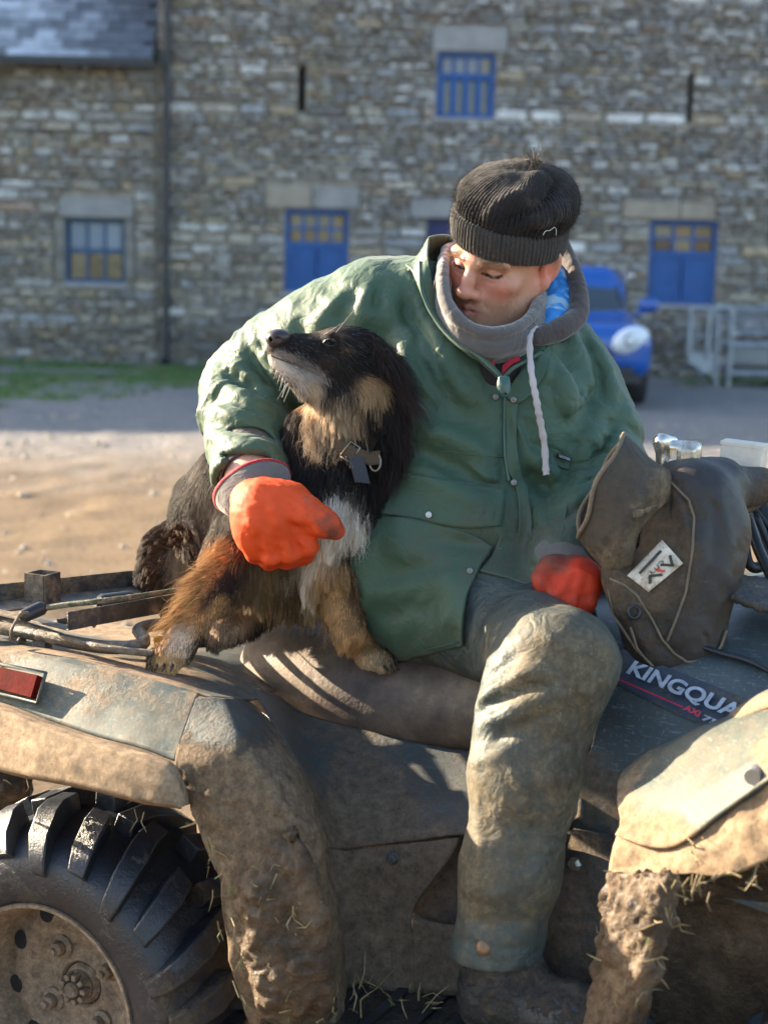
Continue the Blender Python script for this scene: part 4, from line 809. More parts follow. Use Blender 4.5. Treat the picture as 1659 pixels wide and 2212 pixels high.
# --- wheels
def wheel(c, out, seed, mudv=.45, steer=0.0, lit=True):
    r = np.random.default_rng(seed); fx = QF * math.cos(steer) + QN * math.sin(steer) * (1 if out > 0 else 1); nx = QN * math.cos(steer) - QF * math.sin(steer); nx = nx * out
    W = lambda rad, ang, ax: c + fx * (rad * math.cos(ang)) + np.array([0, 0, 1]) * (rad * math.sin(ang)) + nx * ax
    root = None; prof = [(.150, -.03), (.168, -.004), (.190, .010), (.218, .014), (.246, .008), (.268, -.018), (.279, -.055), (.284, -.12), (.279, -.185), (.268, -.222), (.246, -.245), (.2, -.245), (.150, -.22)]
    prof = spline(prof, 3); n = 72; V = []; Fq = []; mud = []
    for i, (ra, ax) in enumerate(prof):
        for k in range(n): V.append(W(ra, 2 * math.pi * k / n, ax))
    for i in range(len(prof) - 1):
        for k in range(n): Fq.append((i * n + k, i * n + (k + 1) % n, (i + 1) * n + (k + 1) % n, (i + 1) * n + k))
    NL = 22
    for side in (0, 1):
        for k in range(NL):
            a0 = 2 * math.pi * (k + .5 * side) / NL + r.uniform(-.01, .01); long = k % 2 == 0
            path = [(-.135, .283, .028, .0), (-.085, .283, .031, -.03), (-.045, .279, .032, -.075), (-.010, .267, .032, -.13), (.006, .250, .020, -.165), (.013, .230, .008 if long else .004, -.185)]
            if not long: path = path[1:5]
            o = len(V)
            for j, (ax, rb, h, da) in enumerate(path):
                if side: ax = -.235 - ax
                wdt = (.034, .038, .042, .042, .038, .030)[j if long else j + 1] / .28 / 2
                sl = ax if not side else -.235 - ax; el = min(max((sl + .03) / .045, 0), 1)   # how far the lug has turned onto the sidewall
                for (dw, top) in ((-1.1, 0), (-.85, 1), (.85, 1), (1.1, 0)):
                    rr = rb - .006 + (h + .006) * top * (1 - .75 * el); aa = ax + (0 if side else 1) * h * top * el * .8 - (1 if side else 0) * h * top * el * .8
                    V.append(W(rr, a0 + da + dw * wdt, aa))
                if j:
                    for q_ in range(3): Fq.append((o + (j - 1) * 4 + q_, o + (j - 1) * 4 + q_ + 1, o + j * 4 + q_ + 1, o + j * 4 + q_))
            Fq.append((o, o + 1, o + 2, o + 3)); e = o + (len(path) - 1) * 4; Fq.append((e + 3, e + 2, e + 1, e))
    V = np.array(V)
    wh = empty('wheel', c); wh.parent = quad; wh.matrix_parent_inverse = Matrix.Translation(-quad.location)
    ty = obj('tyre', V, Fq, M_RUB, wh, True, {'mud': np.clip(mudv + .35 * vnoise(V, 9), 0, 1)})
    bm = bmesh.new(); bm.from_mesh(ty.data); bmesh.ops.recalc_face_normals(bm, faces=bm.faces); bm.to_mesh(ty.data); bm.free(); ty.data.set_sharp_from_angle(angle=R(38))
    mod(ty, 'BEVEL', width=.0025, segments=2, limit_method='ANGLE', angle_limit=R(40))
    M = np.stack([fx, np.cross(nx, fx), nx], 1)
    rim = MB().lathe([(.163, -.02), (.172, -.006), (.170, .004), (.164, .003), (.158, -.012), (.150, -.03), (.147, -.085), (.143, -.10), (.135, -.098), (.118, -.088), (.098, -.092), (.085, -.102), (.062, -.104), (.04, -.100), (.036, -.104), (.036, -.14)], c, M, 56).build('rim', M_RIM, wh, True, 50)
    M_HOLE = M_DARK
    for k in range(10):
        a = 2 * math.pi * (k + .3) / 10; MB().lathe([(0, .0015), (.0145, .0015), (.0155, 0)], c + M @ np.array([.128 * math.cos(a), .128 * math.sin(a), -.0915]), M @ rotm(a, .0, .25), 14).build('vent_hole_disc', M_HOLE, wh)  # solid dark disc; the shade inside the hole is its colour
    for k in range(4):
        a = math.pi / 2 * k + .6; cc = c + M @ np.array([.068 * math.cos(a), .068 * math.sin(a), -.104])
        MB().lathe([(.021, 0), (.020, .006), (.013, .010), (.013, .010)], cc, M, 16).lathe([(.0125, .008), (.0125, .022), (.010, .025), (.010, .025), (.0, .025)], cc, M, 6).lathe([(.006, .02), (.006, .032), (0, .033)], cc, M, 8).build('wheel_nut', M_RIM, wh)
    mbh = MB().lathe([(.035, -.13), (.034, -.105), (.030, -.10), (.026, -.098), (.026, -.092), (.0, -.09)], c, M, 20)
    for k in range(9): a = 2 * math.pi * k / 9; mbh.box(c + M @ np.array([.021 * math.cos(a), .021 * math.sin(a), -.082]), (.005, .004, .009), M @ rotm(a), .001)
    mbh.lathe([(.013, -.095), (.013, -.072), (.010, -.068), (0, -.068)], c, M, 14).build('hub', M_RIM, wh, False)
    return wh
wc = A(92, 2180, .565)
wheel(wc, 1, 1); wcl = wc - QN * (2 * .565); wheel(wcl, -1, 2)
fc = Q(1.27, .585, .29) ; wheel(fc, 1, 3, .3, -.12); wheel(fc - QN * 1.17, -1, 4, .3, -.12)
mb = MB().tube([wc - QN * .25, wcl + QN * .25], .03, 10); mb.build('rear_axle', M_STEEL, quad, True, 40)
MB().tube([fc - QN * .25, fc - QN * .92], .03, 10).build('front_axle', M_STEEL, quad, True, 40)
MB().box(Q(.6, 0, .45), (.62, .13, .12), np.stack([QF, QN, (0, 0, 1)], 1), .03).build('chassis', M_STEEL, quad)
# --- rear rack
def rail(name, L, r_=.0088, mat=M_STEEL, n=6): return MB().tube(spline(L, n), r_, 10).build(name, mat, quad, True, 50)
rail('rack_rail', [A(-200, 1322, .42), A(0, 1357, .42), A(60, 1367, .42), A(160, 1388, .42), A(224, 1398, .42), A(280, 1398, .415), A(310, 1389, .39), A(306, 1371, .355), A(300, 1361, .33), A(330, 1351, .30), A(400, 1346, .25), A(470, 1340, .2)], .0108)
rail('rack_rail', [G(120, 1345, .845), G(240, 1325, .845), G(330, 1312, .845), G(440, 1300, .845)], .006); rail('rack_rail', [G(-80, 1322, .84), G(60, 1352, .84), G(200, 1395, .835), G(330, 1412, .83)], .006)
for L in (((-160, 1318), (20, 1300), (190, 1278), (380, 1252)), ((-160, 1345), (60, 1334), (250, 1322), (400, 1316))): pass
def slab(name, p0, p1, dwn, thick, up, mat=M_STEEL):   # bar between two points with a width vector and height
    X = p1 - p0; L = np.linalg.norm(X); X /= L; Y = np.asarray(dwn, float); wd = np.linalg.norm(Y); Y /= wd; Z = np.cross(X, Y); return MB().box((p0 + p1) / 2 + Y * wd / 2, (L / 2, wd / 2, thick / 2), np.stack([X, Y, Z], 1), .0008).build(name, mat, quad)
zb = .85
p0, p1 = G(-160, 1316, zb), G(420, 1252, zb); dback = np.array([0.12, .9, 0]); fl0 = slab('rack_flange', p0, p1, (0, 0, .030), .004, None)
slab('rack_plate', p0 + np.array([0, -.002, 0]), p1, G(0, 1322, zb) - G(0, 1299, zb), .004, None)
p0, p1 = G(146, 1362, zb), G(430, 1310, zb); slab('angle_iron', p0, p1, (0, 0, .030), .004, None); slab('angle_iron', p0, p1, (.02, .03, 0), .004, None)
MB().prism([p0, p0 + (p1 - p0) * .09 + np.array([0, 0, .030]), p0 + (p1 - p0) * .14], (.001, -.003, 0)).build('angle_iron_end', M_STEEL, quad)
slab('flat_bar', G(-150, 1290, zb + .004), G(148, 1362, zb + .004), (-.004, .03, 0), .004, None)
pc = G(92, 1300, zb); Mp = np.stack([QF, QN, (0, 0, 1)], 1); e = .021
mb = MB()
for sx, hx, hy in ((1, .0016, e), (-1, .0016, e)): mb.box(pc + QF * sx * e + np.array([0, 0, .026]), (hx, hy, .026), Mp)
for sy in (1, -1): mb.box(pc + QN * sy * e + np.array([0, 0, .026]), (e - .0018, .0016, .026), Mp)
mb.build('post_socket', M_STEEL, quad)
rail('cross_tube', [G(205, 1304, .875), G(248, 1300, .875), G(330, 1290, .875), G(430, 1278, .875)], .009); MB().lathe([(.0, -.03), (.014, -.03), (.016, -.024), (.016, .024), (.014, .03), (0, .03)], G(250, 1300, .875), frame(G(330, 1290, .875) - G(248, 1300, .875), (0, 0, 1)), 16).build('tube_clamp', M_BLK, quad, True, 40)
rope = empty('elastic_cord', G(88, 1313, .88), 'green flecked elastic cord with wire hook stretched over the rear rack', 'elastic cord')
MB().tube(spline([G(86, 1316, .875), G(150, 1306, .885), G(216, 1299, .893), G(300, 1288, .893), G(380, 1276, .887), G(430, 1270, .88)], 8), .0048, 8).build('cord', dirty('green flecked cord', (.05, .13, .07), (.24, .20, .13), .8, .6, 60, bump=.6, bdist=.004), rope, True)
MB().lathe([(.004, -.024), (.011, -.020), (.012, .015), (.008, .022), (0, .024)], G(72, 1322, .872), frame(G(86, 1316, .875) - G(60, 1328, .868), (0, 0, 1)), 14).build('hook_end', M_BLK, rope, True, 40)
MB().tube(spline([G(66, 1324, .872), G(46, 1326, .875), G(36, 1340, .865), G(25, 1362, .85), G(26, 1380, .835), G(36, 1388, .828), G(42, 1380, .83)], 5), .0025, 8).build('wire_hook', M_STEEL, rope, True)
MB().box(A(91, 1396, .418), (.013, .01, .010), Mp, .001).build('rail_bracket', M_STEEL, quad); MB().box(A(38, 1378, .41), (.011, .01, .008), Mp, .001).build('rail_bracket', M_STEEL, quad)
rod = MB().tube([G(203, 1330, .85), G(203, 1352, .82)], .004, 8).build('threaded_rod', simple('rusty thread', (.2, .12, .07), .6, .4), quad, True)
MB().tube([A(395, 1392, .22), A(460, 1386, .2)], .009, 10).build('blue_sleeve', simple('dark blue sleeve', (.012, .02, .07), .4), quad, True, 40); MB().tube([A(333, 1386, .25), A(345, 1384, .245), A(390, 1392, .225)], [.011, .009, .006], 10).build('yellow_sleeve', simple('yellow plastic', (.55, .25, .01), .5), quad, True, 40)
# grassy mud hanging behind the fender
s = SDF(A(-20, 1720, .2) - .16, A(-20, 1720, .2) + .16, .008); s.ell(A(-15, 1690, .25), (.06, .06, .05)); s.cap(A(0, 1690, .25), A(-20, 1760, .25), .045, .02, .03)
V, q = s.mesh(1); V = V + vnormals(V, q) * (.014 * fbm(V, 30, 3))[:, None]; obj('mud_clod', V, q, M_CAKE, quad)
# --- handlebar hardware
M_CHR = NT('worn polished alloy'); M_CHR.set(color=M_CHR.ramp(M_CHR.noise(40, 4), [(.4, (.72, .70, .66)), (.62, (.42, .36, .28))]), metal=.85, rough=M_CHR.ramp(M_CHR.noise(60, 3), [(.4, .15), (.7, .5)])); M_CHR = M_CHR.m
hy = lambda px, py, Y=2.42: P(px, py, Y)
MB().tube(spline([hy(1700, 1120, 2.75), hy(1640, 1050, 2.62), hy(1560, 1040, 2.5), hy(1470, 1060, 2.38), hy(1360, 1110, 2.30)], 6), .012, 12).build('handlebar', M_STEEL, quad, True)
def blob(name, mat, parent, parts, lo, hi, vox=.003, it=1):
    s = SDF(lo, hi, vox)
    for f in parts: f(s)
    V, q = s.mesh(it); return obj(name, V, q, mat, parent)
c1 = hy(1478, 982); ro = rotm(-.25, 0, 0)
blob('brake_reservoir', M_CHR, quad, [lambda s: s.box(c1, (.026, .022, .019), ro, .006, .004), lambda s: s.box(c1 + np.array([0, 0, .019]), (.023, .019, .004), ro, .003, .003), lambda s: s.box(c1 + np.array([0, 0, -.016]), (.032, .024, .006), ro, .004, .003), lambda s: s.box(c1 + np.array([.0, -.022, .0]), (.012, .004, .012), ro, .003, .003)], c1 - .06, c1 + .06, .0022)
c2 = hy(1436, 978, 2.41); blob('lever_clamp', M_CHR, quad, [lambda s: s.cap(c2 + np.array([-.004, 0, -.022]), c2 + np.array([-.006, 0, .016]), .009, .008), lambda s: s.cap(c2 + np.array([-.006, 0, .018]), c2 + np.array([.016, .01, .019]), .008, .005)], c2 - .05, c2 + .05, .0025)
c3 = hy(1606, 985, 2.5); MB().box(c3, (.033, .022, .018), rotm(-.42, 0, .06), .002).box(c3 + np.array([0, 0, .019]), (.0335, .0225, .0035), rotm(-.42, 0, .06), .001).build('switch_box', simple('pale painted box', (.62, .56, .48), .5, var=.15, scale=30), quad)
for (a, b, r_) in (((1655, 1030, 2.5), (1700, 1040, 2.5), .014), ((1660, 1052, 2.52), (1700, 1062, 2.52), .010)): MB().tube([P(*a), P(*b)], r_, 10).build('bar_clamp', M_CHR, quad, True, 40)
for L in ([(1616, 1120, 2.5), (1640, 1190, 2.46), (1675, 1262, 2.42)], [(1632, 1112, 2.52), (1668, 1190, 2.5)], [(1606, 1160, 2.53), (1616, 1215, 2.5), (1640, 1225, 2.5), (1672, 1190, 2.5)], [(1622, 1090, 2.54), (1660, 1140, 2.52), (1680, 1160, 2.5)]): MB().tube(spline(PL(L), 5), .009 if L[0][0] < 1618 else .006, 8).build('cable', M_BLK, quad, True)
MB().tube([P(1640, 1100, 2.56), P(1720, 1330, 2.45)], .022, 12).build('steering_stem', M_BLK, quad, True)

# dry grass and straw caught in the mud
def straw():
    rg = np.random.default_rng(77); mg_ = []
    for nm in ('caked_mud_guard', 'caked_fender_leg', 'front_flare'):
        o = bpy.data.objects[nm]; V = np.empty(len(o.data.vertices) * 3, np.float32); o.data.vertices.foreach_get('co', V); mg_.append((V.reshape(-1, 3), 45 if nm != 'front_flare' else 20))
    P0 = np.concatenate([v[rg.integers(0, len(v), k)] for v, k in mg_]); n = len(P0); d = rg.normal(0, 1, (n, 3)) + QN * .4; d /= np.linalg.norm(d, axis=1, keepdims=True); L = rg.uniform(.008, .035, (n, 1)); P0 = P0 + QN * .003
    e = [A(x, y, .62) for x, y in [(425, 1762), (446, 1835), (474, 1898), (486, 1992), (500, 2082), (520, 2150), (1480, 1892), (1530, 1898), (1590, 1900), (1450, 1920), (1428, 1962), (1640, 1870), (60, 1682), (200, 1708), (300, 1732)]]; P1 = np.concatenate([np.array(e)[rg.integers(0, len(e), 60)] + rg.normal(0, .012, (60, 3))]); d1 = rg.normal(0, .6, (60, 3)) + np.array([0, -.2, -.9]); d1 /= np.linalg.norm(d1, axis=1, keepdims=True); L1 = rg.uniform(.008, .035, (60, 1))
    f0 = Q(.45, .43, A(1085, 2165, .475)[2] - .058); P2 = f0 + rg.normal(0, 1, (40, 3)) * np.array([.05, .04, .002]); d2 = rg.normal(0, 1, (40, 3)) + np.array([0, 0, .5]); d2 /= np.linalg.norm(d2, axis=1, keepdims=True); L2 = rg.uniform(.02, .07, (40, 1))
    p = np.concatenate([P0, P1, P2]); q_ = np.concatenate([P0 + d * L, P1 + d1 * L1, P2 + d2 * L2]); n = len(p); mid = (p + q_) / 2 + rg.normal(0, .004, (n, 3)); V = []; Fc = []
    for i in range(n):
        w_ = np.cross(q_[i] - p[i], CAM - p[i]); w_ = w_ / (np.linalg.norm(w_) + 1e-9) * rg.uniform(.0006, .0013); k = len(V); th = np.cross(w_, q_[i] - p[i]); th = th / (np.linalg.norm(th) + 1e-9) * .0005
        V += [p[i] - w_, p[i] + w_, mid[i] - w_, mid[i] + w_, q_[i] - w_ * .3, q_[i] + w_ * .3, p[i] + th, mid[i] + th]; Fc += [(k, k + 1, k + 3, k + 2), (k + 2, k + 3, k + 5, k + 4), (k, k + 2, k + 7, k + 6), (k + 1, k + 6, k + 7, k + 3)]
    t = NT('straw'); t.set(color=t.ramp(t.noise(60, 1), [(.35, (.17, .12, .055)), (.6, (.28, .21, .10)), (.68, (.11, .15, .03))]), rough=.7); obj('straw', V, Fc, t.m, quad, False, kind='stuff')
straw()

# ================================================================ the farmer
def _hit(s, px, py, y0=1.9, y1=3.2):             # first point of a solid along a line of sight (to lay seams, pockets, folds on it)
    d = ray(px, py); ys = np.arange(y0, y1, s.v * .5); pts = CAM + d[None] * (ys / d[1])[:, None]
    g = (pts - s.lo) / s.v; ok = ((g >= 0) & (g < s.n - 1.01)).all(1); i = np.floor(g).astype(int); i = np.clip(i, 0, s.n - 2); f = g - i; v = 0
    for a in (0, 1):
        for b in (0, 1):
            for c in (0, 1): v = v + s.D[i[:, 0] + a, i[:, 1] + b, i[:, 2] + c] * (f[:, 0] if a else 1 - f[:, 0]) * (f[:, 1] if b else 1 - f[:, 1]) * (f[:, 2] if c else 1 - f[:, 2])
    v = np.where(ok, v, 1); k = np.argmax(v < 0)
    if v[k] >= 0: return None
    t = v[k - 1] / (v[k - 1] - v[k] + 1e-9) if k else 0; y = ys[k - 1] + (ys[k] - ys[k - 1]) * t if k else ys[0]; return CAM + d * (y / d[1])
SDF.hit = _hit
def on(s, L, lift=0.0, dens=1):                  # lay a line of photo positions onto a solid
    out = []
    for i in range(len(L) - 1):
        for k in range(dens): t = k / dens; out.append((L[i][0] + (L[i + 1][0] - L[i][0]) * t, L[i][1] + (L[i + 1][1] - L[i][1]) * t))
    out.append(L[-1]); res = []; last = None
    for p in out:
        h = s.hit(*p)
        if h is None: h = last
        if h is None: continue
        last = h; d = CAM - h; res.append(h + d / np.linalg.norm(d) * lift)
    return res
def folds(s, L, k=1.0):                                  # (points, radius, height) in photo positions
    todo = [(on(s, l_, 0, 4), r_, a_) for l_, r_, a_ in L]
    for p, r_, a_ in todo:
        if len(p) > 1: s.fold(p, r_, a_ * k)
def laid(name, s, rows, mat, parent, lift=.004, nu=6, nv=6, thick=.003, disp=None, attrs=None):   # a cloth panel lying on a solid
    R3 = []
    rr = [spline(r_, nu) for r_ in rows]; g = np.stack([np.stack([rr[i][j] for i in range(len(rr))]) for j in range(len(rr[0]))]); cols = np.stack([spline(c, nv) for c in g]); m, n = cols.shape[:2]
    pts = np.zeros((m, n, 3)); okm = np.zeros((m, n), bool)
    for i in range(m):
        for j in range(n):
            h = s.hit(*cols[i, j])
            if h is not None: d = CAM - h; pts[i, j] = h + d / np.linalg.norm(d) * lift; okm[i, j] = True
    gi = np.argwhere(okm)
    for i, j in np.argwhere(~okm):               # past the solid's edge the cloth hangs on, a little further back
        d2 = ((gi - (i, j)) ** 2).sum(1); k = gi[d2.argmin()]; pts[i, j] = P(*cols[i, j], pts[k[0], k[1]][1] + .006 * math.sqrt(d2.min()))
    for _ in range(2):
        q = pts.copy(); q[1:-1] = (pts[:-2] + 2 * pts[1:-1] + pts[2:]) / 4; pts = q; q = pts.copy(); q[:, 1:-1] = (pts[:, :-2] + 2 * pts[:, 1:-1] + pts[:, 2:]) / 4; pts = q
    V = pts.reshape(-1, 3); i, j = np.meshgrid(np.arange(m - 1), np.arange(n - 1), indexing='ij'); a = (i * n + j).ravel(); Fq = np.stack([a, a + n, a + n + 1, a + 1], 1)
    nr = vnormals(V, Fq)
    if (nr @ np.array([0, 1, 0])).mean() > 0: Fq = Fq[:, ::-1]
    if disp is not None: V = V + vnormals(V, Fq) * disp(V)[:, None]
    o = obj(name, V, Fq, mat, parent, True, attrs(V) if attrs else None); mod(o, 'SOLIDIFY', thickness=thick, offset=-1); return o
# ---- materials
def cloth(name, col, dirt, amt, rough=.65, weave=900, var=.12, sheen=.1, wscale=.12, spec=.35, dscale=5, crease=.25):
    t = NT(name); n1 = t.noise(dscale, 6, .7); n2 = t.noise(70, 4, .7); base = t.ramp(t.noise(3, 4), [(.3, tuple(v * (1 - var) for v in col)), (.7, tuple(v * (1 + var) for v in col))])
    k = t.math('ADD', t.math('MULTIPLY', n1, .7), t.math('MULTIPLY', n2, .3)); k = t.math('ADD', k, t.math('MULTIPLY', t.math('SUBTRACT', t.attr('mud'), .5), .55))
    fac = t.ramp(k, [(.56 - amt * .2, 0.0), (.74 - amt * .2, .85)]); cc = t.mix(fac, base, t.mix(n2, tuple(v * .6 for v in dirt), tuple(v * 1.3 for v in dirt)))
    if amt > .1: cc = t.mix(t.ramp(t.math('ADD', t.noise(85, 5, .8), t.math('MULTIPLY', t.math('SUBTRACT', t.attr('mud'), .5), .30)), [(.66, 0.0), (.74, .55)]), cc, tuple(min(1, v * 2.4) for v in dirt))
    t.set(color=cc, rough=rough, sheen=sheen, spec=spec)
    b = t.bump(t.noise(weave, 1), wscale, .0008); rdg = t.math('ABSOLUTE', t.math('SUBTRACT', t.noise(17, 3, .55, dist=.6), .5)); rd2 = t.math('ABSOLUTE', t.math('SUBTRACT', t.noise(43, 3, .6, dist=.5), .5)); b = t.bump(rdg, crease, .030, b); t.bump(rd2, crease * .7, .012, b); return t.m
GREEN = (.044, .083, .051)
M_JKT = cloth('green waxed jacket cloth', GREEN, (.072, .060, .040), .2, .55)
M_TRS = NT('pvc over trousers'); _a = M_TRS.noise(6, 6, .7, stretch=(1, 1, .45)); _b = M_TRS.noise(70, 6, .8); _c3 = M_TRS.noise(26, 7, .8, stretch=(1, 1, .4))
_k = M_TRS.math('ADD', M_TRS.math('ADD', M_TRS.math('MULTIPLY', _a, .45), M_TRS.math('ADD', M_TRS.math('MULTIPLY', _c3, .35), M_TRS.math('MULTIPLY', _b, .2))), M_TRS.math('MULTIPLY', M_TRS.math('SUBTRACT', M_TRS.attr('mud'), .5), .5))
_cc = M_TRS.mix(M_TRS.ramp(_k, [(.46, 0.0), (.60, .95)]), M_TRS.ramp(_c3, [(.35, (.030, .042, .041)), (.68, (.080, .092, .082))]), M_TRS.ramp(_b, [(.3, (.042, .033, .018)), (.5, (.095, .074, .044)), (.7, (.175, .135, .082))]))
_cc = M_TRS.mix(M_TRS.ramp(M_TRS.noise(9, 8, .8, co=M_TRS.coord('Object')), [(.60, 0.0), (.64, .7)]), _cc, (.22, .172, .112)); M_TRS.set(color=_cc, rough=M_TRS.ramp(_k, [(.45, .5), (.65, .82)]), spec=.35); _x = M_TRS.bump(M_TRS.math('ABSOLUTE', M_TRS.math('SUBTRACT', M_TRS.noise(20, 3, .6, dist=.5), .5)), .4, .025); M_TRS.bump(_b, .45, .003, _x); M_TRS = M_TRS.m
M_BOOT = dirty('muddy rubber boot', (.014, .018, .021), (.085, .062, .040), .25, .36, 8, fine=60, bump=.4, bdist=.006)
def glove_mat(name, col):
    t = NT(name); n1 = t.noise(16, 6, .7); n2 = t.noise(140, 3); c = t.ramp(t.noise(6, 4), [(.3, tuple(v * .8 for v in col)), (.7, col)])
    k = t.math('ADD', n1, t.math('MULTIPLY', t.math('SUBTRACT', t.attr('mud'), .5), .5)); t.set(color=t.mix(t.ramp(k, [(.52, 0.0), (.75, .85)]), c, (.085, .045, .03)), rough=.66, spec=.3); b = t.bump(n2, .25, .0015); t.bump(t.noise(30, 4), .25, .005, b); return t.m
M_GLV = glove_mat('orange dipped glove', (.66, .066, .010)); M_GLV2 = glove_mat('red orange dipped glove', (.58, .040, .010))
M_KNIT = cloth('grey knitted cuff', (.115, .105, .098), (.12, .09, .06), .1, .95, 500, sheen=.3, wscale=.5)
M_REDC = cloth('red cloth trim', (.38, .012, .020), (.1, .03, .03), .0, .8)
M_SNOOD = cloth('grey fleece', (.100, .090, .088), (.15, .12, .1), .05, 1.0, 420, sheen=.5, wscale=1.0)
M_HOOD = cloth('brown grey hoodie cloth', (.058, .046, .045), (.16, .11, .07), .1, .95, 600, sheen=.3, wscale=.4)
M_INNER = cloth('dark inner jumper', (.025, .022, .024), (.05, .04, .03), 0, .95)
M_HAT = cloth('black knitted wool', (.016, .013, .012), (.08, .06, .045), .08, 1.0, 380, sheen=.08, wscale=1.0, dscale=40); M_BAND = cloth('charcoal knitted turn up', (.050, .045, .042), (.12, .10, .08), .1, 1.0, 380, sheen=.1, wscale=1.0, dscale=40)
M_BRASS = simple('dull brass stud', (.22, .17, .10), .4, .8); M_ZIP = simple('green zip teeth', (.04, .09, .075), .4); M_STUD = simple('steel press stud', (.17, .17, .17), .4, .8)
person = empty('person', P(1010, 1400, 2.65) * np.array([1, 1, 0]) + np.array([0, 0, .80]), 'person in green jacket and black knitted hat sitting astride the quad bike', 'person')
# ---- jacket
jl = lambda s, px, py, Y, r_, rot=None, k=.03: s.ell(P(px, py, Y), r_, rot, k)
J = SDF(P(600, 1500, 2.9)[0:1].tolist() + [2.28, P(900, 1420, 2.5)[2]], [.50, 3.02, 1.56], .0045); J.lo[0] = -.36; J.__init__((-.36, 2.28, .78), (.47, 3.02, 1.54), .0037)
jl(J, 1040, 850, 2.70, (.190, .135, .17)); jl(J, 1020, 1010, 2.665, (.175, .15, .15)); jl(J, 1010, 1130, 2.64, (.180, .15, .12)); jl(J, 985, 1235, 2.63, (.185, .15, .10))
jl(J, 860, 1210, 2.61, (.10, .10, .13)); J.cap(P(840, 690, 2.74), P(1195, 785, 2.74), .085, .078, .06); jl(J, 1010, 740, 2.74, (.20, .10, .10))
J.chain([P(900, 672, 2.73), P(800, 690, 2.74), P(700, 735, 2.77), P(615, 790, 2.81), P(545, 832, 2.83), P(523, 880, 2.78), P(530, 940, 2.70), P(545, 1030, 2.585)], [.092, .094, .092, .088, .082, .070, .065, .064], .03)
J.chain([P(1198, 785, 2.73), P(1242, 850, 2.71), P(1280, 940, 2.68), P(1285, 1040, 2.63), P(1258, 1130, 2.55), P(1222, 1215, 2.47)], [.072, .079, .080, .078, .073, .060], .025)
jl(J, 1150, 930, 2.60, (.09, .07, .13)); jl(J, 930, 900, 2.62, (.10, .08, .14))
# openings: neck and right cuff
J.cap(P(1075, 600, 2.68), P(1065, 720, 2.69), .098, .080, .015, 's'); J.cap(P(1090, 640, 2.60), P(1085, 780, 2.52), .05, .012, .02, 's')
wr, el = P(545, 1030, 2.585), P(528, 930, 2.71); ax_ = (wr - el) / np.linalg.norm(wr - el); cutp = P(543, 1034, 2.60); J.plane(np.array([9, 9, 9.]), (0, 0, 1))
sl = J.sl(cutp - .14, cutp + .14); x, y, z = J.xyz(sl); cn = ax_ + np.array([-.15, 0, -.45]); cn /= np.linalg.norm(cn); dcut = ((x - cutp[0]) * cn[0] + (y - cutp[1]) * cn[1] + (z - cutp[2]) * cn[2])
J.D[sl] = np.where(x < P(640, 1030, 2.5)[0], np.maximum(J.D[sl], dcut - .012), J.D[sl]); J.cap(wr - ax_ * .05, wr + ax_ * .08, .056, .056, .004, 's')
